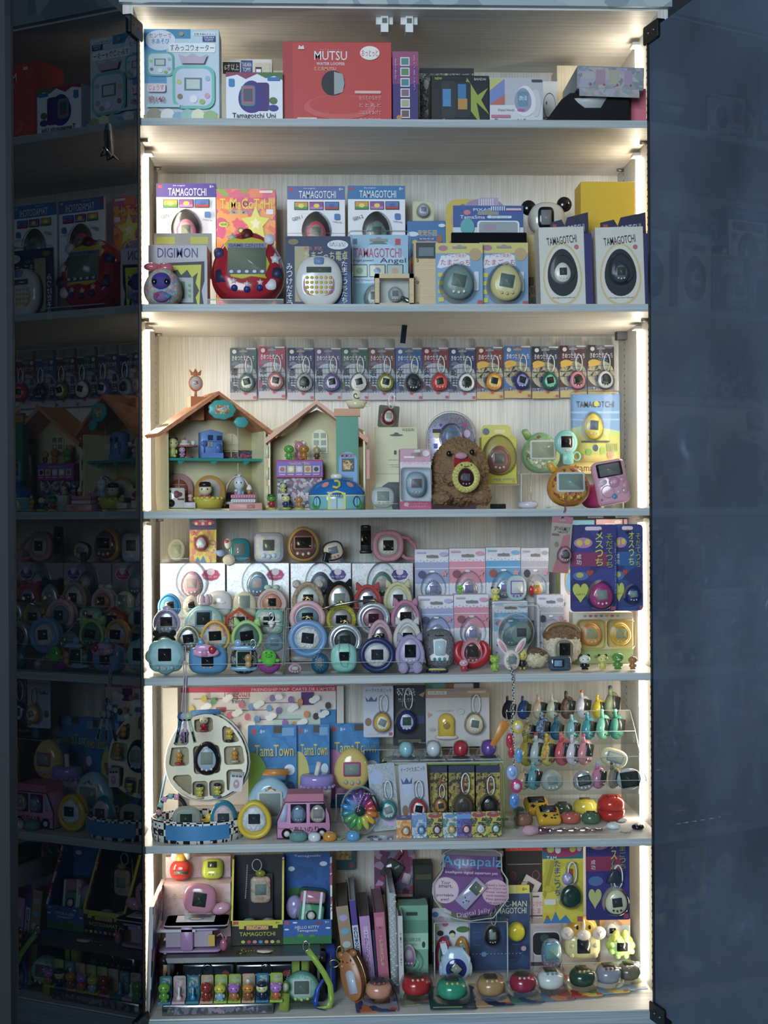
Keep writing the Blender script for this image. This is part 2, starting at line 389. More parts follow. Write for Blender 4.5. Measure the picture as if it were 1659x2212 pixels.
def card(x0, y0, x1, y1, Y, base, label, col, ops=(), egg=None, rot=(0, 0, 0), grp=None, name='blister_card', cat='carded toy', strap='e8ecec', hole=True, rad=.003, case_=None, th=.0016, bub=True, eo='egg', dk=.42):
    "a backing card with a small pet under a clear blister; egg = (u, v, width, height, body, face, screen, tilt), sizes in card widths"
    x, zb, w, h = fit(x0, y0, x1, y1, Y, base)
    t = thing(name, label, cat, x, Y, zb+G+abs(sin(R(rot[1])))*w/2, rot, grp); b = MB()
    b.add(mv(slab(o_rr(w, h, rad, 3), 0, th), 0, 0, h/2), col, False)
    b.ops(ops, w, h, 0)
    if hole: b.ops([('q', .5, .93, .3, .035, '9a968c:c'), ('e', .5, .945, .1, .05, '9a968c:c')], w, h, -.0016)
    b.build('backing_card', t)
    if egg:
        u, v, ew, eh, body, face, scr = egg[:7]; X, Z, W, H = (u-.5)*w, v*h, ew*w, eh*w; D = W*dk
        dev(t, None, W, H, D, body, face, scr, egg[8] if len(egg) > 8 else 'e6e2d8', eo, X, -D*.5-.003, Z, 'pet', sroll=(egg[7] if len(egg) > 7 else 0) or 0)
        if strap: part('wrist_loop', t, (loop(X+W*.12, -.005, Z+H*.5, W*.42, H*.95, W*.035), strap))
        if bub: part('blister', t, (mv(puff(OUT[eo](W*1.22, H*1.2), -D-.006, -.002, .3, 4, True), X, 0, Z), CLEAR), *([(mv(puff(o_rr(W*.62, H*.95, W*.2), -D*.7, -.002, .3, 3, True), X+W*.1, 0, Z+H*.98), CLEAR)] if strap else []))
    if case_: part('outer_shell', t, (mv(slab(o_rr(w*1.06, h*1.04, rad*3), -case_, th+.001, .002), 0, 0, h*.52), CLEAR))
    return t
def fig(x0, y0, x1, y1, Y, base, label, head, body, top='n', tc='222', base_c=None, grp=None, rot=(0, 0, 0), cat='figurine', face=None, feet=None, tall=.56, name='figurine', beak=None):
    "a small plain toy figure: ball head, little body, feet, dot eyes"
    x, zb, w, h = fit(x0, y0, x1, y1, Y, base)
    t = thing(name, label, cat, x, Y+w*.4, zb+G, rot, grp); z0 = 0
    if base_c: part('stand', t, (lathe([(w*.46, 0), (w*.46, h*.1), (w*.42, h*.13)], 20), base_c)); z0 = h*.13
    top_h = {'n': 0, 'ears': .12, 'cap': .10, 'curl': .22, 'tuft': .12}[top]*h
    H = h-z0-top_h; hr = H*tall/2; hx = min(w*.5, hr*1.25)
    part('body', t, (ball((0, 0, z0+H*.28), hx*.62, hx*.55, H*.28), body),
         (ball((-hx*.66, -hx*.1, z0+H*.3), hx*.2, hx*.2, H*.12), body), (ball((hx*.66, -hx*.1, z0+H*.3), hx*.2, hx*.2, H*.12), body))
    for s in (-1, 1): part('foot', t, (ball((s*hx*.36, -hx*.2, z0+H*.075), hx*.3, hx*.36, H*.07, 10, 6), feet or body))
    zc = z0+H-hr
    part('head', t, (ball((0, 0, zc), hx, hx*.85, hr, 18, 12), head))
    for s in (-1, 1): part('eye', t, (ball((s*hx*.4, -hx*.76, zc+hr*.05), hx*.11, hx*.07, hr*.14, 8, 5), '14161a:s'))
    if beak: part('muzzle', t, (ball((0, -hx*.85, zc-hr*.3), hx*.3, hx*.2, hr*.2, 10, 6), beak))
    if top == 'ears':
        for s in (-1, 1): part('ear', t, (ball((s*hx*.66, 0, zc+hr*.82), hx*.32, hx*.25, hr*.36, 10, 7), tc))
    elif top == 'cap': part('cap', t, (lathe([(hx*.86, zc+hr*.45), (hx*.9, zc+hr*.9), (hx*.7, zc+hr*1.2), (hx*.1, zc+hr*1.3)], 18), tc))
    elif top == 'curl': part('curl', t, (tube([(0, 0, zc+hr*.9), (0, 0, zc+hr+top_h*.3)], hx*.09), tc), (mv(slab(o_ell(top_h*.75, top_h*.75, 20), -.002, .002, .0006), 0, 0, zc+hr+top_h*.6), tc))
    elif top == 'tuft':
        for a in (-25, 0, 25): part('tuft', t, (mv(lathe([(hx*.18, 0), (hx*.1, top_h*.8), (hx*.01, top_h*1.3)], 8), 0, 0, zc+hr*.85, 0, R(a)), tc))
    return t

# ---------------------------------------------------------------- room
GRAIN = wood('pale_ash_boards', 'e4e2dc', 'c6c1b8'); GRAINV = wood('pale_ash_upright', 'e0dcd3', 'c2bcb0', True)
m, nt, out, N = newmat('triangle_floor_tiles'); L = nt.links.new
b = N('ShaderNodeBsdfPrincipled'); b.inputs['Roughness'].default_value = .35; L(b.outputs[0], out.inputs[0])
tc = N('ShaderNodeTexCoord'); mp = N('ShaderNodeMapping'); mp.inputs['Scale'].default_value = (11, 11, 11); L(tc.outputs['Object'], mp.inputs[0])
sx = N('ShaderNodeSeparateXYZ'); L(mp.outputs[0], sx.inputs[0])
fx = N('ShaderNodeMath', operation='FRACT'); fy = N('ShaderNodeMath', operation='FRACT'); L(sx.outputs[0], fx.inputs[0]); L(sx.outputs[1], fy.inputs[0])
gt = N('ShaderNodeMath', operation='GREATER_THAN'); L(fx.outputs[0], gt.inputs[0]); L(fy.outputs[0], gt.inputs[1])
ck = N('ShaderNodeTexChecker'); ck.inputs['Scale'].default_value = 1; L(mp.outputs[0], ck.inputs[0])
sm = N('ShaderNodeMath', operation='ADD'); L(gt.outputs[0], sm.inputs[0]); L(ck.outputs[1], sm.inputs[1])
cr = N('ShaderNodeValToRGB'); e = cr.color_ramp.elements; e[0].color = lin('3a3d40'); e[1].color = lin('b9bcbc'); q = e.new(.5); q.color = lin('7c8084')
dv = N('ShaderNodeMath', operation='DIVIDE', i_1=2.0); L(sm.outputs[0], dv.inputs[0]); L(dv.outputs[0], cr.inputs[0]); L(cr.outputs[0], b.inputs['Base Color'])
TILE = m
struct(part('floor', None, (bx(-2.2, 2.4, -4.2, .46, -.05, 0), TILE), smooth=False))
struct(part('wall_back', None, (bx(-2.2, 2.4, .40, .46, 0, 2.6), '23282f:r'), smooth=False))
struct(part('wall_left', None, (bx(-2.26, -2.2, -4.2, .46, 0, 2.6), '2a2e36:r'), smooth=False))
struct(part('wall_right', None, (bx(2.4, 2.46, -4.2, .46, 0, 2.6), '5a6472:r'), smooth=False))
struct(part('ceiling', None, (bx(-2.2, 2.4, -4.2, .46, 2.6, 2.65), '6a6e74:r'), smooth=False))

# ---------------------------------------------------------------- display cabinet
DEP = .314
XL, XR = at(294, 1106).x, at(1428, 1106).x
SZ = {i: at(830, y).z for i, y in {0: 19, 1: 257, 2: 656.5, 3: 1101, 4: 1459.5, 5: 1820, 6: 2192}.items()}
TH = .0122
cab = thing('display_cabinet', 'pale wood display cabinet with six lit shelves and two open tinted glass doors', 'cabinet', 0, 0, 0)
for sd, X, s in (('a', XL, -1), ('b', XR, 1)):
    mb = MB(); mb.add(bx(min(X, X+s*.016), max(X, X+s*.016), 0, DEP, .02, SZ[0]+.016), GRAINV, False)
    for yy in (.079, .262):
        for i in range(int((SZ[0]-SZ[6])/.0115)):
            z = SZ[6]+.006+i*.0115
            mb.add(([(X-s*.0004, yy+.0022*cos(a), z+.0022*sin(a)) for a in [2*pi*k/8 for k in range(8)]], [tuple(range(8))]), '2a2620:r', False)
    mb.build('side_panel', cab)
part('back_panel', cab, (bx(XL, XR, DEP, DEP+.008, SZ[6], SZ[0]), GRAINV), smooth=False)
part('top_panel', cab, (bx(XL, XR, 0, DEP, SZ[0], SZ[0]+.016), GRAIN), smooth=False)
part('top_cornice', cab, (bx(XL-.02, XR+.02, -.012, 0, SZ[0]+.003, SZ[0]+.06), PR('9fb0b6', '8798a2', 'aebabd', sc=22)), smooth=False)
part('bottom_panel', cab, (bx(XL, XR, 0, DEP, SZ[6]-.016, SZ[6]), GRAIN), smooth=False)
part('plinth', cab, (bx(XL-.016, XR+.016, -.004, .02, .0, SZ[6]-.002), wood('plinth_board', '9fb0b8', '7d8f9b')), smooth=False)
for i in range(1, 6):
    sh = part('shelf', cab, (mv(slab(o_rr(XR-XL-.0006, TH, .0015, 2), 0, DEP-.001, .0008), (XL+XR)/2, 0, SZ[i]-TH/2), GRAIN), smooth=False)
    part('edge_shade', sh, (bx(XL+.001, XR-.001, -.0008, .0004, SZ[i]-TH+.0006, SZ[i]-.0006), wood('edge_shade_wood', 'b4bcbc', '9aa4a6')), smooth=False)  # added strip: the dim bluish light on shelf fronts is put into its colour
for i in range(0, 6):
    zt = SZ[i]-(TH if i else 0)-.012; zb = SZ[i+1]
    for X, s in ((XL, 1), (XR, -1)):
        part('led_strip', cab, (bx(min(X, X+s*.005), max(X, X+s*.005), .134, .143, zb+.002, zt), M('fff0d2', 'e')), smooth=False)
        part('led_clip', cab, (bx(min(X, X+s*.012), max(X, X+s*.012), .128, .15, zt+.001, zt+.006), 'd8d4c8'), smooth=False)
        for yy in (.079, .262):
            if i: part('shelf_pin', cab, (mv(tube([(0, 0, 0), (s*.012, 0, 0)], .0026, 8), X, yy, SZ[i]-TH-.0028), 'a8a49a:M'))
for px in (830, 883):
    p = at(px, 53, .045)
    part('door_catch', cab, (bx(p.x-.006, p.x+.006, .03, .052, SZ[0]-.026, SZ[0]-.0004), 'e8e8e4'), (bx(p.x-.0135, p.x+.0135, .036, .05, SZ[0]-.012, SZ[0]-.0003), 'dcdcd8'),
         (bx(p.x-.004, p.x+.004, .0292, .031, SZ[0]-.012, SZ[0]-.004), '6a6a66'), smooth=False)
p = at(874, 728, .16)
part('magnet_catch', cab, (mv(bx(-.0045, .0045, -.006, .006, -.03, 0), p.x, p.y, SZ[2]-TH, R(12), R(6)), '1d2430:s'), smooth=False)
p = at(1338, 717, .28)
part('shelf_bracket', cab, (bx(p.x-.012, XR, .24, .262, SZ[2]-TH-.014, SZ[2]-TH), '5a5c60:M'), smooth=False)
# glass doors
def glass(name, haze, hz, tint, refl):
    m, nt, out, N = newmat(name); L = nt.links.new
    tr = N('ShaderNodeBsdfTransparent'); tr.inputs[0].default_value = tint
    gl = N('ShaderNodeBsdfGlossy'); gl.inputs['Roughness'].default_value = .012; gl.inputs[0].default_value = refl
    fr = N('ShaderNodeFresnel'); fr.inputs[0].default_value = 1.5
    mx = N('ShaderNodeMixShader'); L(fr.outputs[0], mx.inputs[0]); L(tr.outputs[0], mx.inputs[1]); L(gl.outputs[0], mx.inputs[2])
    df = N('ShaderNodeBsdfDiffuse'); df.inputs[0].default_value = haze
    tc = N('ShaderNodeTexCoord'); ns = N('ShaderNodeTexNoise'); ns.inputs['Scale'].default_value = 3.0; ns.inputs['Detail'].default_value = 5
    L(tc.outputs['Object'], ns.inputs['Vector'])
    mr = N('ShaderNodeMapRange'); mr.inputs[1].default_value = .3; mr.inputs[2].default_value = .7; mr.inputs[3].default_value = hz*.6; mr.inputs[4].default_value = hz*1.4
    L(ns.outputs[0], mr.inputs[0])
    m2 = N('ShaderNodeMixShader'); L(mr.outputs[0], m2.inputs[0]); L(mx.outputs[0], m2.inputs[1]); L(df.outputs[0], m2.inputs[2])
    L(m2.outputs[0], out.inputs[0]); return m
DOOR_A = 104.0; DW, DZ0, DZ1 = .43, SZ[6]+.004, SZ[0]-.036
def door(px, s, gm, hook):
    h = at(px, 1106, -.006)
    e = bpy.data.objects.new('door', None); COL.objects.link(e); e.parent = cab; e.empty_display_size = .01
    e.location = (h.x, -.006, 0); e.rotation_euler = (0, 0, -s*R(DOOR_A)) if s > 0 else (0, 0, R(DOOR_A)+pi)
    # local +x runs along the glass from the hinge, the inside faces the cabinet's middle
    part('glass_pane', e, (bx(.004, DW, -.0025, .0025, DZ0, DZ1), gm), smooth=False)
    part('edge_profile', e, (bx(0, .006, -.004, .004, DZ0, DZ1), '4a4e52:M'), (bx(DW, DW+.006, -.004, .004, DZ0, DZ1), '2a2e34:M'), smooth=False)
    for z in (DZ1-.006, DZ0-.004):
        part('hinge', e, (mv(slab(o_rr(.05, .03, .004), -.007, .007, .001), .018, 0, z), '3c4044:M'), (mv(ball((0, 0, 0), .003, .009, .003), .012, 0, z), '8a8c8e:m'), (mv(ball((0, 0, 0), .003, .009, .003), .03, 0, z), '8a8c8e:m'), smooth=False)
    if hook: 
        z = at(262, 312, -.1).z; yy = .0028 * (1 if s > 0 else -1)
        part('hook', e, (mv(slab(o_ell(.035, .05), -.0008, .0008), .12, yy, z), M('e8eef0', 'k')),
             (mv(tube([(-.016, 0, -.02), (-.012, .008, -.026), (0, .004, -.02), (0, 0, .014), (0, .004, -.02), (.012, .008, -.026), (.018, 0, -.014)], .0014, 6), .12, yy, z), 'b8bcbe:m'))
door(303, 1, glass('tinted_door_glass', (.25, .32, .42, 1), .035, (.14, .18, .23, 1), (.42, .46, .52, 1)), True)
door(1408, -1, glass('hazy_door_glass', (.28, .38, .56, 1), .28, (.18, .23, .31, 1), (.36, .42, .52, 1)), False)  # a pale blue haze is mixed into this pane as diffuse colour
# ---------------------------------------------------------------- top shelf
WH, INK = 'e9eaee:c', '1c1c22:c'
def handheld(u, v, w, h, fr, inn):                    # a printed picture of a pet
    return [('q', u, v, w, h, fr), ('q', u, v, w*.86, h*.86, inn), ('r', u-w*.22, v-h*.08, u+w*.2, v+h*.22, '5d8a8c:c'), ('r', u-w*.17, v-h*.04, u+w*.15, v+h*.18, 'cfd8d2:c'),
            ('e', u-w*.34, v+h*.12, w*.12, h*.12, 'c8d07a:c'), ('e', u-w*.32, v-h*.22, w*.13, h*.13, '8a7f62:c'), ('e', u+w*.33, v+h*.2, w*.12, h*.12, '9fc4d0:c'), ('e', u+w*.32, v-h*.2, w*.13, h*.13, 'd9a6b4:c'), ('e', u, v-h*.28, w*.18, h*.18, 'f2f2f2:c'), ('e', u+w*.2, v-h*.34, w*.14, h*.12, '9cc060:c')]
S = SZ[1]
carton(311, 64, 474, 256, .03, S, 'tall pale blue box picturing a mint green handheld toy', 'c9dce8:c', .05, [
    ('P' if 0 else 'r', 0, .42, .3, 1, '5fa6d8:c'), ('r', .3, .9, .62, 1, '3f8fb8:c'), ('e', .22, .88, .4, .22, 'dfe8f4:c'), ('t', .22, .93, .3, .05, 'c05a3c:c', 'センサーで'), ('t', .22, .87, .24, .06, '4a7cc0:c', '水あそび'),
    ('q', .64, .80, .62, .1, 'f6f6f6:c'), ('t', .64, .80, .58, .07, '2d3f66:c', 'すみっコウォーター'), ('q', .8, .945, .3, .035, 'e8eef2:c'), ('t', .8, .945, .27, .022, INK, '対象年齢6才以上'), ('r', .78, .865, .95, .925, '27418c:c'), ('t', .865, .91, .14, .022, WH, 'TAKARA'), ('t', .865, .88, .12, .026, WH, 'TOMY'),
    ('e', .5, .945, .06, .045, 'b49a80:c'), *handheld(.22, .62, .36, .26, '66b8b0:c', 'cfe0ee:c'), *handheld(.66, .37, .56, .46, '74cbb8:c', 'd6d8ee:c'), ('p', [(.5, .62), (.8, .62), (.85, .72), (.75, .69), (.65, .73), (.56, .69), (.46, .72)], 'c8b2c4:c'),
    ('q', .17, .36, .24, .09, 'f4dfe2:c'), ('t', .17, .36, .2, .06, 'c2707e:c', 'じょうず'), ('t', .17, .24, .22, .075, 'c84a6a:c', '約140'), ('q', .26, .165, .44, .03, 'bfe0e4:c'), ('r', 0, 0, 1, .07, 'd8d48c:c'), ('e', .14, .06, .2, .16, 'a89a84:c'), ('e', .32, .06, .19, .15, 'f2f2ec:c'), ('e', .46, .04, .16, .12, '8cb8dc:c'), ('e', .58, .06, .18, .14, '9cccc4:c'), ('e', .72, .06, .18, .14, 'ecebc2:c'), ('e', .88, .05, .18, .13, '9cc07c:c')])
carton(476, 128, 588, 256, .15, S, 'white framed box behind the purple watch box', 'd9d4cc:c', .05, [('r', 0, .1, .62, .98, 'e8ecf4:c'), ('r', .05, .82, .38, .96, INK), ('t', .22, .9, .28, .08, WH, '6才以上'), ('r', .4, .82, .62, .98, '2a4a94:c'), ('t', .51, .93, .19, .05, WH, 'TAKARA'), ('t', .51, .87, .16, .05, WH, 'TOMY'), ('t', .32, .72, .4, .1, '9c3a40:c', 'した色'), ('r', .66, .2, .96, .95, 'cbbfa8:c'), ('r', .68, .6, .8, .9, INK), ('v', .74, .75, .09, .26, WH, 'IVAN')])
carton(488, 157, 611, 257, .02, S, 'white box with a purple wristwatch toy and coloured top', 'eef0f6:c', .06, [('p', [(0, 1), (0, .9), (.2, .95), (.35, .86), (.55, .97), (.7, .88), (.85, .93), (1, .84), (1, 1)], '9a3a5c:c'), ('p', [(.55, .97), (.7, .88), (.85, .93), (1, .84), (1, 1), (.6, 1)], '4c7a3c:c'),
    ('q', .64, .5, .24, .58, '4a2a72:c'), ('g', .45, .5, .46, .66, '3e2a8a:c'), ('q', .39, .52, .25, .42, '4a8a8a:c'), ('r', .29, .36, .49, .7, 'd05a78:c'), ('r', .31, .4, .47, .66, '4a5a6a:c'), ('e', .83, .27, .18, .13, '44389a:c'), ('e', .83, .42, .14, .14, '5a7a3c:c'), ('q', .1, .78, .1, .16, '3a8ac8:c'), ('q', .84, .86, .22, .07, '3a7ac0:c'), ('t', .49, .1, .76, .13, '23233a:c', 'Tamagotchi Uni')])
carton(611, 91, 846, 257, .03, S, 'large red box with a round hole in its front', 'd4423c:c', .06, [('r', 0, 0, .09, 1, 'c03a36:c'), ('t', .44, .83, .3, .11, WH, 'MUTSU'), ('t', .44, .73, .26, .035, WH, 'WATER LOOPER'), ('t', .44, .90, .2, .02, 'f0b0a8:c', 'ウォータールーパー'), ('t', .39, .67, .2, .05, 'f0d0a0:c', 'とと丸MUTSU'), ('e', .52, .2, .66, .3, 'dc5a52:c'), ('e', .52, .23, .56, .23, 'd4423c:c'), ('e', .46, .49, .215, .305, '1c2026:c'), ('p', [(.47, .35), (.55, .38), (.565, .49), (.55, .6), (.47, .63)], '9fa6a2:c'),
    ('e', .8, .86, .18, .17, 'f2e9e4:c'), ('t', .8, .86, .15, .08, 'c03a36:c', 'おっとっと'), ('p', [(.14, .9), (.2, .9), (.19, .95), (.17, .93), (.15, .95)], 'f2d8d4:c'), ('q', .78, .38, .24, .035, 'f0b4ac:c'), *[('t', .8, .31-.09*i, .2, .05, 'f0b4ac:c', s) for i, s in enumerate(('おうちのなかで', 'とと丸と', 'ごはんをあげて', 'きみだけの'))], ('q', .22, .04, .18, .05, 'f0d8d0:c'), ('t', .22, .04, .16, .03, 'b03030:c', '対象年齢6才')])
carton(848, 112, 904, 257, .03, S, 'narrow purple box with a column of six little pictures', '44307c:c', .06, [('r', 0, .55, 1, 1, '8a3a80:c'), ('r', 0, .8, 1, 1, 'a84a7c:c')]+[q for i in range(6) for q in (('r', .3, .8-.145*i, .66, .92-.145*i, 'e0dcd8:c'), ('r', .34, .815-.145*i, .62, .905-.145*i, ['5a8a8a:c', '6a8a5c:c', '4a8a90:c', '8a6a7a:c', 'b0b08a:c', '7a5a5a:c'][i]))]+[('e', .24, .08, .2, .07, 'd08a3c:c'), ('v', .12, .75, .06, .3, 'd8c0e0:c', 'ABCD'[:0]+'おでかけ'), ('v', .84, .7, .06, .5, 'd8a0c0:c', 'あつめよう')])
carton(906, 148, 1024, 257, .15, S, 'dark flowered box behind the black sports watch box', PR('2a2c30', '6a7068', 'b0b0a4', '4a4030', '7a7466', sc=260), .05, [('r', 0, .93, 1, 1, '26282c:c'), ('q', .8, .86, .36, .1, '30343a:c'), ('t', .8, .86, .3, .06, 'd0d0c8:c', 'For Ages 15+'), ('e', .13, .78, .1, .12, 'd8d8d0:c')])
carton(931, 164, 1057, 257, .03, S, 'black box with a smart band and lime lightning bolts', '15161a:c', .06, [('p', [(.62, .95), (.8, .6), (.98, .75), (.86, .5), (1, .2), (.78, .45), (.85, 0), (.6, .4), (.42, .2)], '9aa83c:c'), ('p', [(0, 0), (.25, .13), (.2, 0)], '8a9a34:c'), ('q', .3, .5, .24, .78, '2c2e34:c'), ('q', .55, .5, .26, .74, '24262c:c'), ('r', .2, .36, .34, .72, '4a8ac0:c'), ('r', .46, .4, .6, .82, '3a7ab0:c'), ('r', .46, .3, .62, .52, 'c08a3c:c'), ('t', .13, .93, .12, .05, 'c8d040:c', 'NEW'), ('t', .84, .92, .2, .05, 'c8c8c8:c', 'BANDAI')])
carton(1058, 169, 1173, 258, .03, S, 'pale grey box with a white smart watch and rainbow corner', 'd8d6dc:c', .06, [('r', 0, .42, 1, 1, 'c0bec6:c'), ('r', 0, .42, .28, .98, '7a8ac8:c'), ('p', [(0, .98), (0, .72), (.28, .98)], 'c8c06a:c'), ('p', [(0, .42), (.28, .42), (.28, .64)], 'c86a5c:c'), ('e', .86, .46, .2, .6, 'cfcdd2:c'), ('g', .66, .5, .4, .66, 'e6e4e8:c'), ('g', .62, .52, .32, .52, '9a9cb0:c'), ('q', .62, .54, .2, .32, '6a94ac:c'), ('t', .62, .56, .14, .1, 'e8f0f4:c', '09:10'), ('e', .58, .3, .14, .06, 'c060a0:c'), ('t', .3, .3, .3, .06, '8a8a98:c', 'Digital friends'), ('r', .02, .14, .38, .2, 'd07a94:c'), ('t', .48, .07, .8, .09, '3a3a4c:c', 'Tamagotchi Smart'), ('q', .88, .93, .2, .05, '4a4a54:c')])
carton(1160, 176, 1205, 257, .16, S, 'white box with black line drawing beside the watch box', 'dcd8d0:c', .04, [('e', .6, .62, .6, .4, '44444a:c'), ('e', .6, .62, .56, .37, 'dcd8d0:c'), ('e', .5, .3, .8, .3, '44444a:c'), ('e', .5, .3, .76, .27, 'dcd8d0:c'), ('e', .45, .66, .06, .06, '44444a:c')])
carton(1203, 142, 1262, 257, .22, S, 'plain light wooden box at the back of the top shelf', wood('birch_box', 'd8c8a8', 'c0ac88', True), .06, [])
x, zb, ww, h = fit(1172, 190, 1362, 257, .03, S); h *= .88
t = thing('carry_bag', 'black slanted carrying case with a torn white label', 'bag', x, .03, zb+G)
part('bag_body', t, (mv(slab([(-ww/2, 0), (ww/2, 0), (ww/2, h*.9), (ww*.4, h), (-ww*.18, h), (-ww*.28, h*.8)], 0, .13, .006), 0, 0, 0), '17181d:f'))
part('label', t, (mv(slab([(-ww*.14, h*.8), (ww*.24, h*.86), (ww*.2, h*.7), (ww*.16, h*.52), (-ww*.02, h*.52), (-ww*.1, h*.68)], -.0012, .003), 0, 0, 0), 'c8c8c6:c'))
x, zb, ww, h = fit(1250, 133, 1397, 188, .02)
t = thing('toy_box', 'grey pastel comic printed box lying tilted on the black case', 'box', x-.004, .02, S+.0546, (0, 1.5, 0))
MB().add(mv(slab(o_rr(ww*.98, h*.9, .001, 2), 0, .14, .001), 0, 0, h*.45), '8c9498:c', False).ops([('P' if 0 else 'r', .0, .05, 1, .95, PR('8c9498', 'a8a2b4', 'b4a8a0', '7c8890', 'a49cb0', sc=110)), ('r', .28, .2, .42, .85, 'a88a9c:c'), ('r', .48, .2, .62, .85, 'b0a890:c'), ('r', .7, .2, .82, .85, 'a890a8:c')]+[('e', .2+.2*i, .2, .03, .1, 'b04a5a:c') for i in range(4)], ww*.98, h*.9, 0).build('carton', t)
part('flap', t, (mv(bx(-ww*.46, ww*.42, -.001, 0, -.014, 0), 0, -.0008, .0005, R(-12)), PR('9a9ca4', 'b0aab4', 'a8a4a0', sc=110)), smooth=False)
carton(1363, 192, 1396, 257, .06, S, 'pink box wedged against the side panel of the top shelf', 'dc6a80:c', .06, [])

# ---------------------------------------------------------------- second shelf
S = SZ[2]
def original(x0, y0, x1, label, top, body, face, scr, gen='GEN 1', pit='8a8c90:m', cx=.5):
    carton(x0, y0, x1, 640, .2, S, label, 'f0eff4:c', .05, upper([('r', 0, .80, 1, 1, top), ('r', .03, .93, .1, .975, 'c03a44:c'), ('t', .52, .875, .64, .11, WH, 'TAMAGOTCHI', ), ('t', .38, .965, .2, .024, WH, 'the original'), ('t', .93, .955, .07, .04, WH, '8+')]
        + [q for i, (a, b_) in enumerate((('d8a040:c', '4a9a4c:c'), ('9a4aa0:c', 'c07ac0:c'), ('4a7ac8:c', 'c04040:c'))) for q in (('r', .12+.265*i, .645, .36+.265*i, .765, INK), ('r', .13+.265*i, .653, .35+.265*i, .757, a), ('r', .13+.265*i, .653, .35+.265*i, .69, b_), ('e', .24+.265*i, .705, .1, .06, ['e8e060:c', 'e8e040:c', '5a5a9a:c'][i]))]
        + [('t', .17, .52, .18, .05, '3a3a4a:c', gen, 18), ('q', .86, .54, .1, .09, '4a7ac0:c'), ('t', .86, .46, .16, .02, '3a3a5a:c', 'CHARACTER', -8)], .5),
        egg=(cx, .655, .34, .40, pit, body, face, scr))
original(338, 397, 467, 'white box with purple header holding a pink egg pet', '4a3a9c:c', 'd87a90:s', 'e4a4ac', '8a8a6c:l')
carton(468, 409, 596, 640, .2, S, 'orange and pink swirl box behind the big red device', PR('e86a3c', 'e8506a', 'ea8a3c', 'd8487c', 'f09a4a', sc=70), .05, upper([('r', 0, .9, 1, 1, PR('8a9a3c', 'e87a4a', 'd85a7c', sc=60)), ('t', .5, .83, .88, .12, 'e0d43c:c', 'TaMaGoTcHi'), ('t', .49, .83, .1, .06, '3a2a1c:c', 'O'), ('t', .47, .735, .56, .045, '5ac4c8:c', 'TAMA TIME TRAVEL'), ('*', .66, .6, .5, .4, 'e8e060:c'), ('*', .66, .6, .2, .16, 'f8f0c0:c'), ('e', .12, .59, .16, .06, 'd8e040:c'), ('t', .12, .59, .11, .03, '2a5a2a:c', 'NEW!'), ('q', .9, .735, .12, .06, 'f0e0e8:c'), ('q', .84, .965, .22, .03, 'f4d8d8:c'), ('e', .41, .52, .1, .06, '3a4a3c:c'), ('e', .41, .52, .07, .042, 'd8d04a:c'), ('e', .5, .4, .5, .18, 'c8ccd8:c'), ('e', .5, .4, .45, .15, PR('6a5aa0', 'd8b04a', '4a7ab0', 'd86a7c', sc=200))], .66))
original(621, 403, 746, 'white box with slate blue header and grey egg window', '5068a8:c', 'c04a5c:s', '9a7a78', '77786c:l')
original(752, 402, 876, 'white box with sky blue header holding a green glitter egg', '2f76b4:c', '4a7a6a:g', '5a8a78', '55605c:l', 'GEN 2')
t = carton(320, 530, 448, 658, .075, S, 'white brick printed box with jagged yellow burst and purple title', 'ccc6cc:c', .055, [('r', 0, .0, 1, .78, 'c4bec6:c'), ('t', .5, .88, .68, .15, '5a3a8a:c', 'DIGIMON'), ('p', [(.2, .0), (.2, .72), (.95, .75), (.95, .45), (.9, .3), (.95, 0)], INK), ('p', [(.24, .0), (.24, .68), (.9, .7), (.88, .4), (.86, 0)], 'd8d42c:c'), ('p', [(.42, .6), (.5, .62), (.56, .54), (.66, .62), (.74, .5), (.84, .58), (.8, .42), (.86, .3), (.8, .2), (.84, .05), (.4, .05)], '2c2e30:c'), ('r', .46, .12, .76, .5, 'b8bcba:c'), ('r', .5, .18, .62, .44, '2a8a4c:c'), ('e', .7, .38, .05, .05, '4cb060:c'), ('e', .7, .3, .05, .05, '4cb060:c'), ('e', .7, .22, .05, .05, '4cb060:c')], rot=(0, 0, 0))
x, zb, ww, h = fit(327, 516, 456, 540, .135, at(390, 545, .135).z)
part('back_flap', t, (mv(slab(o_rr(ww*.97, h*3.4, .001), 0, .001), .003, .056, .098), 'a8a49c:c'), (mv(slab(o_rr(ww*.3, .012, .001), -.0006, 0), -.025, .056, .124), 'c8c84a:c'), (mv(slab(o_rr(ww*.3, .012, .001), -.0006, 0), .03, .056, .124), 'c8c84a:c'), smooth=False)
x, zb, ww, h = fit(305, 572, 389, 658, .02, S)
t = thing('plush_egg', 'knitted pastel egg with purple face and pink bow', 'plush toy', x, .055, zb+G)
part('body', t, (mv(puff(o_egg(ww, h), -.032, .032, .5), 0, 0, h/2), PR('b8a488', '8ac0b8', 'd89ab0', '9a8ac0', 'c8c8a0', sc=190, ro=.95)))
part('face_patch', t, (mv(puff(o_ell(ww*.56, h*.5), -.036, 0, .4), 0, 0, h*.6), '4a3a9a:r'))
for s in (-1, 1): part('eye', t, (ball((s*ww*.16, -.036, h*.58), .0042, .002, .0045), '101014:s'))
part('belly', t, (mv(puff(o_ell(ww*.46, h*.3), -.035, 0, .4), 0, 0, h*.24), '8a6aa0:r'), (mv(slab(o_heart(.009, .008), -.0365, -.03), -.007, 0, h*.24), 'c04a7c'), (mv(slab(o_heart(.009, .008), -.0365, -.03), .011, 0, h*.22), '4aa0d0'))
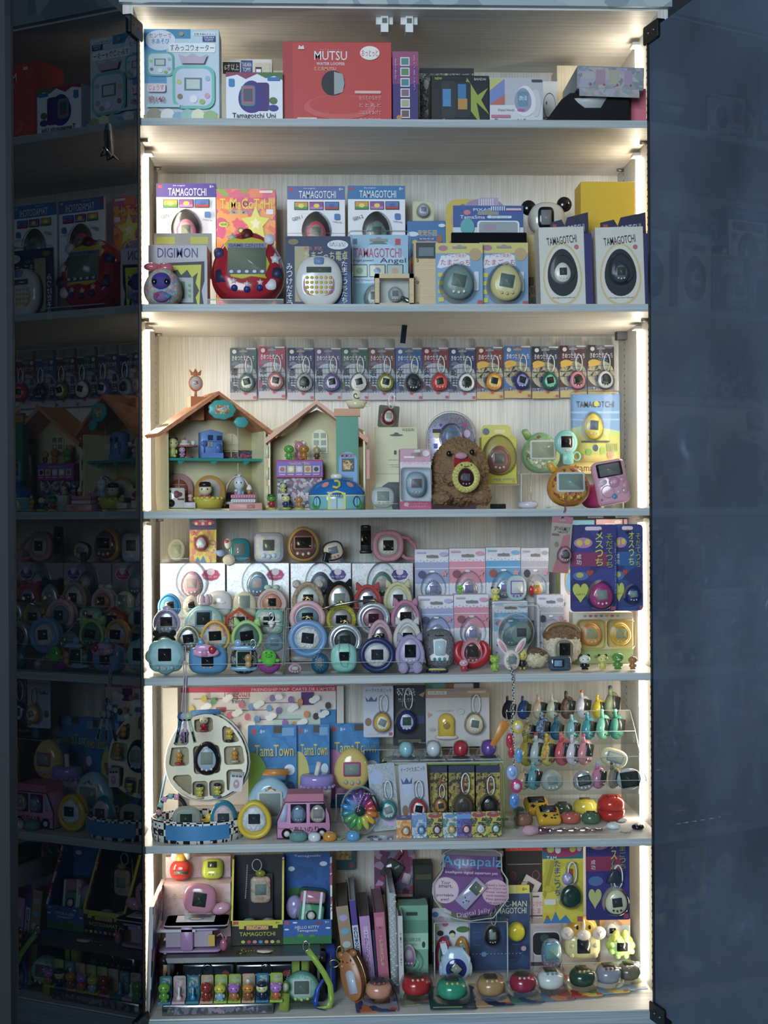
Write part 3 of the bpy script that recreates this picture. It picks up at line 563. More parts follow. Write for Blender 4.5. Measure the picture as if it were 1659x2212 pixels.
part('bow', t, (ball((-.017, -.006, h*1.02), .013, .007, .007), 'e0707c:s'), (ball((.005, -.006, h*.99), .012, .007, .008), 'e0707c:s'), (ball((-.005, -.008, h*1.0), .005), 'd05a6a:s'))
# big red machine on its stand
x, zb, ww, h = fit(452, 494, 613, 656, .05, S)
t = thing('virtual_pet', 'giant red egg shaped game with yellow edged grey screen', 'virtual pet', x, .09, zb+.004, (-8, 0, 0))
part('body', t, (mv(puff(o_egg(ww, h), -.036, .03, .42, 6), 0, 0, h/2), 'a41c28:s'))
part('faceplate', t, (mv(puff(o_egg(ww*.92, h*.92), -.0375, -.01, .25, 3), 0, 0, h/2), 'b02430:s'))
part('screen_frame', t, (mv(slab([(a*ww*6.2, b*ww*7.2) for a, b in [(-.05, .032), (-.03, .043), (-.01, .04), (.01, .044), (.03, .04), (.046, .03), (.04, .012), (.05, -.008), (.04, -.03), (.043, -.036), (.01, -.032), (-.01, -.037), (-.035, -.032), (-.042, -.012), (-.038, .01)]], -.0395, -.03, .001), 0, 0, h*.56), 'cfc63c'))
MB().add(mv(slab(o_rr(ww*.52, h*.40, .003), -.0405, -.03), 0, 0, h*.57), '76826f:l').ops([('r', 0, .86, 1, 1, '8a7ab0:c'), ('t', .5, .93, .92, .1, '2a3a4a:c', 'GAME CENTER')]+[('q', .1+.2*i, .07, .15, .13, '4a5a8a:c') for i in range(5)]+[('e', .1+.2*i, .07, .1, .1, 'd0d4cc:c') for i in range(5)], ww*.52, h*.40, -.0405, 0, h*.37).build('screen', t)
for i in (-1, 0, 1): part('button', t, (ball((i*ww*.17, -.036, h*(.20-.02*(i == 0))), ww*.047, .007, ww*.047), '2a3c8c:s'))
part('stickers', t, *[(mv(slab(OUT[o](q*.8, q*.8), -.0386 if abs(a) < .25 and b < .8 else -.036, -.026), ww*a, 0, h*b), c) for o, q, a, b, c in (('star', .022, -.2, .86, 'c8c4b8:c'), ('soft', .02, -.38, .66, '3a3a6a:c'), ('star', .014, -.18, .29, 'e0d8d8:c'), ('star', .014, 0, .25, 'e0d8d8:c'), ('star', .014, .18, .27, 'e0d8d8:c'), ('rr', .026, -.34, .36, '26284a:c'), ('soft', .02, .3, .84, 'd8d4dc:c'), ('star', .026, .38, .58, 'd8d8e0:c'), ('soft', .022, .4, .4, '2a2c50:c'), ('soft', .022, .32, .25, 'e0dce0:c'), ('ell', .024, 0, .9, '5c1018:c'))])
x, zb, ww, h = fit(448, 600, 612, 657, .035, S)
t = thing('acrylic_stand', 'clear easel stand under the giant red game', 'display stand', x, .035, zb+G)
part('ledge', t, (bx(-ww/2, ww/2, 0, .003, 0, .012), ACR), (bx(-ww/2, ww/2, -.0006, .0036, .011, .0125), EDGE), smooth=False)
part('rest', t, (bx(-ww/2, ww/2, .003, .1, 0, .0025), ACR), (mv(bx(-ww/2, ww/2, 0, .0025, 0, .09), 0, .1, .0025, R(-12)), ACR), smooth=False)
# calculator card
t = card(617, 511, 758, 657, .06, S, 'dark blue card with a round white calculator and white lettering', '1f2e5c:c', [('r', .6, .0, 1, .5, '28508a:c'), ('r', .14, .1, .36, .86, 'b8a878:c'), ('t', .62, .73, .66, .13, 'd8d0a0:c', 'たまごっち電卓'), ('t', .42, .83, .3, .05, 'c86a7c:c', '発見'), ('e', .12, .92, .16, .08, '8a7a3c:c'), ('e', .8, .88, .32, .13, 'e4e8ee:c'), ('t', .8, .9, .26, .03, '3a3a4a:c', 'たまごっちと'), ('t', .8, .87, .24, .03, '3a3a4a:c', 'けいさん'), ('v', .06, .33, .09, .6, 'e8e8f0:c', 'みつけだそう'), ('v', .9, .33, .09, .66, 'e8e8f0:c', 'たまごっちたちを')], hole=False, strap=None, name='carded_calculator', cat='calculator', case_=.004)
x, zb, ww, h = fit(634, 556, 736, 657, .06, S)
c = part('calculator', t, (mv(puff(o_sup(ww, h, 2.3), -.022, 0, .35), .001, -.001, h/2), 'd9d7d2:s'))
part('display', c, (mv(slab(o_rr(ww*.52, h*.11, .001), -.0232, -.01), .001, 0, h*.71), '5c665c:l'))
part('sticker', c, (mv(slab(o_sup(ww*.66, h*.42, 3), -.0224, -.01), .001, 0, h*.42), 'd8a0b0:c'), (mv(slab(o_rr(.016, .012, .003), -.0226, -.01), .001, 0, h*.88), '7a94c0:c'))
for r_ in range(4):
    for q in range(6): part('key', c, (ball((.001+(q-2.5)*ww*.098, -.0225, h*(.56-.092*r_)), .0032, .002, .0028, 8, 5), 'd8b04a' if q < 5 else ('b86a8c' if r_ == 3 else 'cfa050')))
card(754, 508, 882, 657, .11, S, 'pale blue clamshell card with pink lettering and winged cartoon panels', '9cc4de:c', [('e', .55, .6, .8, .6, 'b4d4ea:c'), ('r', .06, .88, .14, .95, '4a6a8a:c'), ('r', .78, .87, .87, .95, 'c8485a:c'), ('p', [(.34, .88), (.5, .94), (.66, .88)], '6a7a74:c'), ('t', .48, .77, .8, .12, 'd0486c:c', 'TAMAGOTCHI'), ('t', .74, .665, .44, .08, '3a3a5a:c', 'Angel'), ('t', .24, .67, .34, .035, '3a3a5a:c', 'Angel power!')] + [q for i in range(3) for q in (('r', .04+.3*i, .46, .31+.3*i, .62, INK), ('r', .05+.3*i, .47, .3+.3*i, .61, ['c8d8b4:c', 'd8d4b0:c', 'b4c8bc:c'][i]), ('e', .175+.3*i, .54, .12, .08, ['8ab08a:c', '6a94b8:c', 'd0a48a:c'][i]))] + [('t', .35, .42, .5, .03, 'b04a7a:c', 'For virtual friendship'), ('r', .1, .02, .55, .38, '6aa4b0:c')], (.42, .2, .3, .36, '9aa4a8:g', 'b8bcc0', '6a6e6a:l'), strap=None, case_=.014)
x, zb, ww, h = fit(810, 592, 894, 657, .02, S)
t = thing('shadow_box', 'pale wooden shadow frame holding a small grey egg pet', 'picture frame', x, .02, zb+G)
part('frame', t, *[(g, wood('pine_frame', 'd8c08c', 'c0a470')) for g in (bx(-ww/2, -ww/2+.007, 0, .03, 0, h), bx(ww/2-.007, ww/2, 0, .03, 0, h), bx(-ww/2, ww/2, 0, .03, h-.007, h), bx(-ww/2, ww/2, 0, .03, 0, .004))], smooth=False)
part('backing', t, (bx(-ww/2+.006, ww/2-.006, .026, .029, .003, h-.006), 'a8aca4:c'), smooth=False)
dev(t, None, .023, .025, .012, '8c9298:s', 'a2a8ac', LCD, o='ell', x=.002, y=.018, z=h*.4, nm='pet')
part('watch_band', t, (tube([(.012, .018, h*.3), (.022, .016, h*.2), (.028, .016, h*.1)], .004), '9aa0a0:m'))
part('glass', t, (bx(-ww/2+.006, ww/2-.006, .003, .0045, .003, h-.006), CLEAR), smooth=False)
carton(880, 478, 963, 640, .2, S, 'sky blue box with rainbow and white cloud beside the white ones', '3f78b4:c', .05, upper([('e', .14, .78, .3, .08, 'd8e4f0:c'), ('t', .52, .8, .5, .1, 'e0c060:c', '宠宠乐园'), ('q', .5, .7, .44, .04, '4a4a7a:c'), ('t', .5, .7, .4, .026, WH, '宠物养成'), ('e', .2, .64, .14, .08, 'e0d040:c'), ('e', .55, .62, .22, .1, 'd080b0:c'), ('e', .84, .7, .16, .14, 'a06a4a:c'), ('p', [(0, .3), (.3, .55), (.6, .62), (1, .6), (1, .53), (.6, .54), (.35, .46), (0, .2)], 'd8a03c:c'), ('p', [(0, .2), (.35, .46), (.6, .54), (1, .53), (1, .46), (.6, .46), (.4, .38), (0, .1)], 'c05a3c:c'), ('e', .9, .92, .18, .06, 'd8e4f0:c')], .6))
x, zb, ww, h = fit(891, 435, 937, 481, .215, at(914, 480, .215).z)
card(891, 435, 937, 479, .215, None, 'little square cream pack standing on the sky blue box', 'c8c09c:c', [('q', .5, .5, .9, .9, 'd4cca4:c'), ('f', .5, .5, .5, .5, '9aa4b4:c')], (.5, .5, .55, .6, 'a4acba:s', 'b8bcc8', '8a909c:l'), strap=None, hole=False)
x, zb, ww, h = fit(895, 522, 947, 657, .045, S)
t = thing('wooden_case', 'upright light plywood case with a grey window at its top', 'case', x, .045, zb+G)
part('case_body', t, (mv(slab(o_rr(ww, h, .002), 0, .03, .001), 0, 0, h/2), wood('plywood_case', 'd8bc8c', 'c8a878')), smooth=False)
MB().add(mv(slab(o_rr(ww*.86, h*.24, .001), -.001, .002), 0, 0, h*.86), '55585a:l', False).add(mv(slab(o_rr(ww*.62, h*.13, .001), -.002, .002), 0, 0, h*.84), '7a868c:l', False).build('window', t)
for z in (.71, .38, .06): part('peg', t, (ball((-ww*.36, 0, h*z), .002, .001, .003), '9a7a4a:p'))
x, zb, ww, h = fit(975, 503, 1138, 657, .14, S)
t = thing('card_tray', 'black upright tray behind the two yellow topped cards', 'holder', x, .14, zb+G)
part('tray', t, (mv(slab(o_rr(ww, h, .002), 0, .003), 0, 0, h/2), '16181c:s'), (bx(-ww/2, ww/2, .077, .08, 0, h*.7), '16181c:s'), (bx(-ww/2, ww/2, .003, .08, 0, .003), '16181c:s'), smooth=False)
card(979, 445, 1131, 650, .155, S+.003, 'blue card with white striped header standing in the black tray', 'd0dcec:c', upper([('r', 0, .62, 1, 1, '3c5ca4:c'), ('t', .42, .93, .26, .045, WH, 'PIXAR'), ('t', .38, .8, .56, .06, WH, 'TamaSma Card'), ('e', .2, .88, .1, .09, 'd07a80:c')]+[('r', .54+.03*i, .91, .555+.03*i, .985, 'e8ecf2:c') for i in range(7)]+[('q', .66, .795, .34, .045, 'd4e0ec:c'), ('t', .66, .795, .24, .025, '3a4a6a:c', 'ピクサーフレンズ'), ('q', .86, .93, .22, .04, 'e4b8bc:c'), ('q', .64, .6, .6, .26, 'e8ecf0:c'), ('q', .64, .6, .55, .22, '9aa4ac:c'), ('e', .2, .62, .2, .3, '5ab0b0:c'), ('f', .52, .62, .2, .12, 'a890a8:c')], .52), strap=None, rad=.006)
card(985, 428, 1108, 640, .18, S+.003, 'arched lavender card just behind the blue striped one', 'a48cb4:c', [('r', .45+.04*0, .9, .75, 1, 'b49cc0:c')]+[('r', .4+.04*i, .9, .42+.04*i, .99, 'd8d8dc:c') for i in range(7)]+[('e', .62, .9, .26, .05, 'b0a44a:c')], rad=.045, strap=None, hole=False)
card(963, 431, 1087, 640, .2, S+.003, 'rounded yellow card rearmost in the black tray', 'd0b848:c', [('e', .15, .83, .14, .1, 'd89a7a:c'), ('e', .3, .93, .12, .06, '8a6ab0:c'), ('e', .5, .95, .3, .06, 'c8506a:c'), ('e', .12, .6, .16, .12, 'd0607a:c'), ('e', .3, .78, .1, .08, '5a6ab0:c')], rad=.02, strap=None, hole=False)
OPS_Y = [('r', 0, .84, 1, 1, 'd4c46c:c'), ('e', .16, .92, .2, .09, 'b07a8a:c'), ('p', [(.03, .62), (.12, .8), (.6, .84), (.72, .8), (.74, .64), (.4, .66), (.1, .6)], 'e4e0e6:c'), ('t', .42, .8, .46, .06, 'c85a4a:c', 'ゲームで発見!!'), ('t', .42, .7, .62, .09, 'b85a6a:c', 'たまごっち'), ('e', .84, .82, .26, .2, 'c0a070:c')] + [('q', .11, .5-.13*i, .12, .07, 'd0c84a:c') for i in range(4)] + [('r', .88, .02, .98, .1, 'c04a50:c'), ('q', .86, .4, .1, .3, 'd4dce4:c')]
card(941, 526, 1043, 656, .035, S, 'yellow topped blue card with a see-through aqua egg pet', '7fa4c4:c', OPS_Y, (.46, .36, .64, .72, 'a8c4c0:t', 'b4ccc8:t', '6c7c74:l', 12), strap=None)
card(1036, 525, 1141, 656, .045, S, 'yellow topped blue card with an opaque cream egg pet', '7fa4c4:c', OPS_Y, (.52, .36, .64, .74, 'd8c884:s', 'dcd09c', '6c7c74:l', 10, 'd8c07c'), strap=None)
carton(1132, 507, 1202, 657, .19, S, 'printed box under the panda shaped game', 'c8b06c:c', .055, [('r', 0, 0, 1, .8, 'bfa25c:c'), ('e', .85, .62, .7, .34, '3a78a8:c'), ('r', 0, 0, .3, .5, '6a5a48:c'), ('r', .1, .1, .9, .4, PR('8a7a58', 'b89c60', '5a6a70', sc=160))])
x, zb, ww, h = fit(1137, 442, 1232, 506, .205, None)
t = thing('virtual_pet', 'white panda shaped handheld with black round ears', 'virtual pet', x, .225, zb+G)
part('body', t, (mv(puff(o_sup(ww*.86, h*1.15, 2.3), -.018, .018, .45), 0, 0, h*.575), 'cfc9bc:s'))
for s, z in ((-1, .96), (1, 1.08)): part('ear', t, (ball((s*ww*.41, 0, h*z), .0135, .008, .0135), '15151a:s'))
part('bezel', t, (mv(slab(o_sup(ww*.36, h*.72, 4), -.0205, -.01, .001), -ww*.05, 0, h*.56), '101216:s'))
part('screen', t, (mv(slab(o_rr(ww*.23, h*.5, .002), -.0212, -.01), -ww*.05, 0, h*.56), '7a8288:l'))
part('button', t, (ball((-ww*.05, -.019, h*.12), .004), 'd8ccb0'))
carton(1255, 393, 1371, 640, .115, S, 'big plain yellow box near the bright side strip', 'e0b41c:c', .058, [('e', .18, .53, .13, .08, '1a1714:c'), ('e', .86, .54, .14, .08, '1a1714:c')])
EGGPIT = [('g', .5, .4, .86, .8, 'd4bc84:c'), ('g', .5, .4, .78, .74, 'd8d4c8:c'), ('g', .5, .42, .66, .6, '1b1e28:c'), ('t', .5, .83, .66, .1, '26243a:c', 'TAMAGOTCHI', 6), ('e', .82, .74, .1, .06, 'c06a6a:c'), ('t', .5, .1, .5, .022, '6a5a4a:c', 'The original virtual reality pet')]
for x0, x1, xi0, xi1, e, lb in ((1168, 1266, 1194, 1276, ('d8d4cc:s', 'e0dcd4'), 'cream box with a white egg pet and purple flap standing open'), (1290, 1394, 1302, 1400, ('5a6274:t', '8a92a0:t'), 'cream box with a smoky clear egg pet beside the side strip')):
    t = carton(x0, 492, x1, 656, .03, S, lb, 'd6d2c4:c', .05, EGGPIT, egg=(.5, .42, .36, .44, None, e[0], e[1], '4a4e48:l'), rot=(0, -1.5, 0))
    x, zb, ww, h = fit(xi0, 462, xi1, 640, .05, S); x -= t.location.x
    MB().add(mv(slab([(-ww/2, 0), (ww/2, 0), (ww/2, h), (-ww*.05, h*.95), (-ww*.12, h*.86), (-ww*.2, h*.93), (-ww/2, h*.9)], 0, .002), x, .02, 0, 0, 0), '2a2648:c', False).ops([('t', .5, .82, .8, .09, 'b8b4d0:c', 'TAMAGOTCHI', 6), ('r', .06, .82, .16, .88, 'b04050:c')], ww, h, .02, x).build('flap', t)
    part('side_flap', t, (bx((fit(x0, 492, x1, 656, .03, S)[2])/2, (fit(x0, 492, x1, 656, .03, S)[2])/2+.012, .0, .0015, .001, .115), '2c2c6a:c'), smooth=False)
# ---------------------------------------------------------------- third shelf
S = SZ[3]
def fuzz(c, rx, ry, rz, n=48, m=32, amp=.003, fr=160):
    v, f = ball((0, 0, 0), rx, ry, rz, n, m); V = []
    for p in v:
        q = Vector(p); k = noise.noise(q*fr+Vector(c)*50)*amp+noise.noise(q*fr*2.3)*amp*.6
        V.append(tuple(Vector(c)+q+q.normalized()*k))
    return V, f
KIM = [(497, 752, '3f5f68', '8fb0a8:t', 'd8dcd4', 'teal', '霞柱', 'a pale sea green pet'), (559, 749, 'a03a5e', 'e0a0a8:t', 'f0c8cc', 'crimson', '恋柱', 'a pink pet'), (621, 752, '26305c', 'd8dce0:t', '24282a', 'navy', '音柱', 'a black and white pet'), (680, 752, '5a4a80', '9a8cd0:t', 'c8c0e0', 'violet', '蟲柱', 'a lilac rimmed pet'), (738, 752, '2f5a4c', 'e0e0d8:s', 'd0d0c8', 'dark green', '風柱', 'a white pet'), (796, 752, '6a4038', 'b4b45a:t', 'd8d8b0', 'brown', '岩柱', 'a yellow green pet'), (855, 752, '2f5aa0', '4a5060:t', '3a4048', 'bright blue', '水柱', 'a dark smoky pet'), (912, 751, '7a2a34', 'c83a3c:s', 'e06a5a', 'dark red', '炎柱', 'a red pet'), (970, 752, '263a68', 'e8eaea:s', '2a2e30', 'deep navy', '蛇柱', 'a thick white rimmed pet'),
       (1029, 750, '7a3a30', 'e0903c:s', 'e8c060', 'rust', '', 'an orange pet'), (1089, 748, '3f70b8', '5a5aa0:t', '8a8ac8', 'light blue', '', 'a blue violet pet'), (1149, 749, '28303c', '4a9a84:t', '7ac0a8', 'black slate', '', 'a sea green pet'), (1209, 747, '4a2430', 'e08a9a:s', '5a2028', 'maroon', '', 'a pink and maroon pet'), (1269, 746, '2c2a34', 'd8dcdc:s', '1c1e22', 'charcoal', '', 'a black and white masked pet')]
for i, (x0, y0, cc, bd, fc, cn, kj, pt) in enumerate(KIM):
    pal = '8a8ab8' if i < 9 else 'c0a870'
    ops = [('r', 0, .62, 1, .66, cc+':c'), ('e', .5, .45, 1, .5, 'b8bcc8:c' if i < 9 else 'c4b890:c')] + [('r', .06+.11*q, .34, .068+.11*q, .68, '4a4e5c:c') for q in range(9)] + [('r', 0, v, 1, v+.008, '4a4e5c:c') for v in (.4, .5, .6)] + [('r', 0, 0, 1, .14, 'b4b0b8:c' if i < 9 else 'c0a868:c'), ('r', 0, .14, 1, .2, PR('6a6a84', '4a4a60', 'a8a0a8', sc=220))]
    if kj: ops += [('v', .17, .45, .24, .34, '17171d:c', kj), ('e', .2, .22, .18, .1, '3a3644:c')]
    else: ops += [('e', .24, .66, .46, .12, 'd8a83c:c'), ('e', .12, .61, .2, .08, 'd8a83c:c')]+[('p', [(.25, .5), (.25+.26*cos(a), .5+.1*sin(a)), (.25+.2*cos(a+.2), .5+.11*sin(a+.2))], '22242c:c') for a in (.2, 1, 2, 3, 4, 5)]+[('e', .34, .36, .2, .12, '5a5070:c')]
    ops += [('e', .17, .92, .16, .08, 'd8d8d8:c'), ('r', .62, .965, .97, .99, 'd4d4d8:c'), ('t', .5, .8, .84, .1, 'f0f0f4:c', 'きめつたまごっち'), ('t', .5, .725, .22, .025, 'd0d0dc:c', 'たまごっち'), ('r', .86, .02, .97, .07, 'b84a58:c'), ('e', .58, .12, .12, .05, 'c83a44:c')]
    t = card(x0, y0, x0+57.5, y0+113, .303, None, '%s card on the back wall holding %s' % (cn, pt), PR(cc, cc, cc, '6a6a84', sc=60), ops, (.64, .33, .58, .66, bd, fc, '2a3430:l', (-14, 12, 18, -10)[i % 4]), grp='hanging cards along the back wall', rad=.0015)
    xx, zb, ww, h = fit(x0, y0, x0+57.5, y0+113, .303); zt = at(x0, 731, .303).z-zb
    part('hanging_sleeve', t, (mv(slab(o_rr(ww*.96, zt, .006), .0018, .0024), 0, 0, zt/2), CLEAR))
# toy house
hp = at(361, 1101, .03); house = t = thing('toy_house', 'open cream toy house with orange roof, teal upper floor and green tower', 'toy house', hp.x, .03, S+G)
A, CREAM, ORG, TEAL = 22, 'ece2ae', 'd98454', '2f9a8c'
HW, HD, HE, HA = .166, .066, .138, .179
ro = lambda g: mv(g, 0, 0, 0, 0, 0, R(A))
part('back_wall', t, (ro(slab([(0, 0), (HW, 0), (HW, HE), (HW/2, HA), (0, HE)], HD-.004, HD)), CREAM))
part('side_wall', t, (ro(bx(0, .003, 0, HD, 0, HE)), 'e0d498'), smooth=False)
part('side_wall', t, (ro(bx(HW-.003, HW, 0, HD, 0, HE)), CREAM), smooth=False)
part('ground_floor', t, (ro(bx(.003, HW-.003, .0, HD-.004, 0, .003)), CREAM), smooth=False)
part('upper_floor', t, (ro(bx(.003, HW-.003, .006, HD-.004, .080, .084)), TEAL), *[(ro(mv(slab([(0, 0), (.012, 0), (.002, -.008)], 0, .004), x, .008, .080)), TEAL) for x in (.02, .075, .13)], smooth=False)
for s in (0, 1):
    xs = [(-.018, HE-.016), (HW/2, HA+.012), (HW/2, HA+.006), (-.014, HE-.021)]
    if s: xs = [(HW-x, z) for x, z in xs]
    part('roof', t, (ro(slab(xs, -.012, HD+.002)), PR('d98a5c', 'de9262', 'd07c50', sc=90)), smooth=False)
part('gable', t, (ro(slab([(HW*.22, HE+.012), (HW*.78, HE+.012), (HW/2, HA+.004)], HD-.012, HD-.005)), 'a8523a'), smooth=False)
px_, pz_ = HW*.36, HA-.002
part('chimney', t, (ro(bx(px_-.011, px_+.011, .03, .05, pz_-.03, pz_+.008)), ORG), smooth=False)
part('finial', t, (ro(tube([(px_, .04, pz_+.008), (px_, .04, pz_+.02)], .0025)), ORG), (ro(mv(slab(o_ell(.024, .026), -.003, .003, .001), px_, .04, pz_+.03)), ORG), (ro(mv(slab(o_ell(.019, .021), -.0036, 0), px_, .04, pz_+.03)), 'e0d8d0'), (ro(mv(slab([(-.008, 0), (.008, 0), (.01, .009), (.004, .004), (0, .011), (-.004, .004), (-.01, .009)], -.002, .002), px_, .04, pz_+.043)), ORG), (ro(mv(([(x*.008, 0, z*.006) for x, _, z in text('3')[0]], text('3')[1]), px_, .0363, pz_+.031)), 'b04a3a'))
part('sign', t, (ro(mv(slab(o_flower(.045, .032, 9), -.003, .003, .001), HW*.52, -.016, HA-.018)), '4cb0a8'), (ro(mv(slab(o_rr(.024, .014, .002), -.0038, 0), HW*.52, -.016, HA-.018)), PR('d8c050', '8ab0d0', 'e0e0d8', 'b86a5a', sc=320)))
part('fan_ornament', t, (ro(mv(slab(o_flower(.024, .018, 6), -.002, .004, .001), HW*.73, -.008, HE+.004)), '4cb0a8'))
part('window', t, (ro(mv(slab(o_arch(.026, .04), HD-.006, HD-.003), HW*.76, 0, .108)), 'e8d8b0'), *[(ro(bx(HW*.76-.012, HW*.76+.012, HD-.008, HD-.005, z-.001, z+.001)), CREAM) for z in (.098, .11)], (ro(bx(HW*.76-.001, HW*.76+.001, HD-.008, HD-.005, .088, .126)), CREAM), smooth=False)
part('window', t, (ro(mv(slab(o_arch(.026, .04), HD-.006, HD-.003), HW*.13, 0, .106)), 'd8b050'), (ro(mv(slab(o_arch(.021, .034), HD-.007, HD-.003), HW*.13, 0, .106)), 'e4dcc0'), smooth=False)
part('doorway', t, (ro(mv(slab(o_arch(.046, .062), HD-.005, HD-.003), HW*.42, 0, .112)), 'd8cbb0'), smooth=False)
part('mural', t, (ro(bx(HW*.66, HW-.004, HD-.006, HD-.004, .085, .1)), PR('b03a6a', '5a3a2c', 'c07a8a', '3a3a4a', sc=190)), (ro(bx(HW*.5, HW-.004, HD-.006, HD-.004, .004, .03)), PR('4a3a5a', '7a4a6a', '8a7a5a', '2a3a4a', sc=190)), smooth=False)
part('door', t, (ro(mv(slab(o_arch(.05, .058), HD-.014, HD-.004, .001), .034, 0, .032)), 'd89a98'), (ro(mv(slab(o_arch(.03, .026), HD-.0152, HD-.012), .034, 0, .038)), 'c06a48'), *[(ro(bx(.034-.013, .034+.013, HD-.0165, HD-.0145, z-.0008, z+.0008)), 'e8c8c4') for z in (.034, .042)], (ro(bx(.0332, .0348, HD-.0165, HD-.0145, .026, .051)), 'e8c8c4'))
# second half of the house
hx_, hy_ = HW*cos(R(A)), HW*sin(R(A)); W2 = .158; D2 = .05
m2 = lambda g: mv(g, hx_+.004, hy_, 0)
part('hinge', t, *[(mv(tube([(hx_+.002, hy_-.001, z), (hx_+.002, hy_-.001, z+.02)], .003), 0, 0, 0), CREAM) for z in (.02, .05, .085)])
part('back_wall', t, (m2(slab([(0, 0), (W2, 0), (W2, HE-.006), (W2/2, HA-.012), (0, HE-.006)], D2-.004, D2)), 'e4dcaa'))
part('side_wall', t, (m2(bx(0, .003, 0, D2, 0, HE-.006)), CREAM), smooth=False)
part('side_wall', t, (m2(bx(W2-.003, W2, 0, D2, 0, HE-.01)), CREAM), smooth=False)
part('ground_floor', t, (m2(bx(.003, W2-.003, 0, D2-.004, 0, .003)), CREAM), smooth=False)
for s in (0, 1):
    xs = [(-.006, HE-.022), (W2/2, HA), (W2/2, HA-.007), (-.004, HE-.03)]
    if s: xs = [(W2-x, z) for x, z in xs]
    part('roof', t, (m2(slab(xs, -.012, D2+.01)), 'dd9468'), smooth=False)
part('window', t, (m2(mv(slab(o_arch(.026, .04), D2-.007, D2-.003), W2*.53, 0, .114)), 'ddd6ac'), *[(m2(bx(W2*.53+a-.004, W2*.53+a+.004, D2-.0085, D2-.006, z-.004, z+.004)), '8a9478') for a in (-.006, .006) for z in (.1, .112, .124)], smooth=False)
part('tower', t, (m2(bx(W2*.70, W2*.93, -.016, -.001, .0, .152)), '2f8a68'), smooth=False)
part('tower_cap', t, (m2(bx(W2*.68, W2*.95, -.019, .003, .152, .164)), 'd08a54'), smooth=False)
part('arcade_sticker', t, (m2(mv(slab(o_arch(.03, .056), -.0172, -.015), W2*.82, 0, .066)), '7aa8d8:c'), (m2(bx(W2*.82-.010, W2*.82+.010, -.0182, -.017, .062, .083)), '4a4a40:c'), (m2(bx(W2*.82-.008, W2*.82+.008, -.0188, -.018, .065, .08)), PR('d8a050', 'e0c890', '4a3a2a', sc=250)), (m2(bx(W2*.82-.008, W2*.82+.008, -.0182, -.017, .044, .052)), '5a6a7a:c'), (m2(mv(([(x*.022, -.0185, z*.006) for x, _, z in text('MEMORY')[0]], text('MEMORY')[1]), W2*.82, 0, .088)), 'c0503a:c'), smooth=False)
part('side_flap', t, (m2(bx(W2+.002, W2+.007, -.006, .0, .05, .098)), 'e08a84'), smooth=False)
p = at(769, 872, .10); zt = S+.1655
c = thing('toy_cup', 'cream cup with a spiral steam ornament on the green tower', 'toy cup', p.x, hp.y+hy_-.008, zt)
part('cup', c, (lathe([(.012, 0), (.018, .012), (.016, .012), (.010, .003)], 24), 'e8dcb0:s'), (tube([(.016, 0, .009), (.022, 0, .008), (.021, 0, .004), (.014, 0, .004)], .0016, 6), 'e8dcb0:s'))
part('spiral', c, (mv(slab(o_ell(.017, .019), -.001, .001), 0, .002, .021), 'ece2c4'), (tube([(cos(a)*.0012*a, -.0003, .022+sin(a)*.0012*a) for a in [i*.4 for i in range(15)]], .0007, 5), '2a2420'))
def inhouse(px, py, yl):                              # a spot on a floor of the front half
    return at(px, py, .03+yl)
# furnishings of the toy house
x, zb, ww, h = fit(428, 926, 477, 988, .055); zu = S+.084+.001
t = thing('toy_building', 'little blue two storey toy building on the teal floor', 'toy house', x, .075, zu, (0, 0, A))
part('facade', t, (slab([(-ww/2, 0), (ww/2, 0), (ww/2, h*.9), (.0, h), (-ww/2, h*.9)], -.008, .008, .001), '6a90cc'))
for a, b in ((-.003, h*.72), (.012, h*.7), (-.004, h*.48)): part('window', t, (bx(a-.004, a+.004, -.0095, -.007, b-.004, b+.004), '2c3a5a'), smooth=False)
part('shutter', t, *[(bx(a-.0006, a+.0006, -.0105, -.009, h*.48-.004, h*.48+.004), 'd8dcd8') for a in (-.007, -.004, -.001)], smooth=False)
part('balcony', t, (bx(-ww*.4, ww*.45, -.011, -.007, h*.58, h*.62), '5a80c0'), (bx(-ww/2, ww/2, -.011, -.008, 0, h*.18), '6a8ad0'), smooth=False)
part('tree', t, (ball((-ww*.38, -.010, h*.5), .005, .002, .005), '4a6ab0'), (tube([(-ww*.38, -.010, h*.18), (-ww*.38, -.010, h*.5)], .001), '4a6ab0'))
part('door', t, (mv(slab(o_arch(.01, .016), -.0095, -.007), ww*.3, 0, h*.34), '5074b8'))
p = at(402, 983, .06)
t = thing('toy_table', 'tiny brown pedestal table beside the blue toy building', 'toy table', p.x, .068, zu)
part('top', t, (mv(lathe([(.018, 0), (.018, .0025)], 24), 0, 0, .018), 'b06a5a'))
part('pedestal', t, (lathe([(.012, 0), (.010, .003), (.003, .006), (.003, .018)], 16), 'a0604e'))
tag(part('toy_cake', None, (mv(lathe([(.010, 0), (.010, .003), (.006, .004), (.006, .008), (.002, .009)], 20), p.x-.003, .068, zu+.0207), 'e8d8d0:s'), (ball((p.x-.003, .068, zu+.0310), .002), 'c05050')), 'miniature white cake on the tiny brown table', 'toy food')
tag(part('toy_cup', None, (mv(lathe([(.003, 0), (.004, .007), (.0034, .007), (.0026, .001)], 14), p.x+.011, .066, zu+.0207), 'd8dce0:s')), 'miniature white cup on the tiny brown table', 'toy cup')
fig(359, 941, 384, 983, .045, zu, 'yellow figure with black ear buns on the teal floor', 'd8d48a', 'd0d070', 'ears', '1a1a20', rot=(0, 0, A))
part('facing', fig(386, 966, 400, 984, .05, zu, 'tiny lilac figure beside the table on the teal floor', 'c8a0c0', 'b890b8'), (ball((0, -.004, .006), .001), '8a6a8a'))
zg = S+.0045
x, zb, ww, h = fit(360, 1055, 398, 1099, .05)
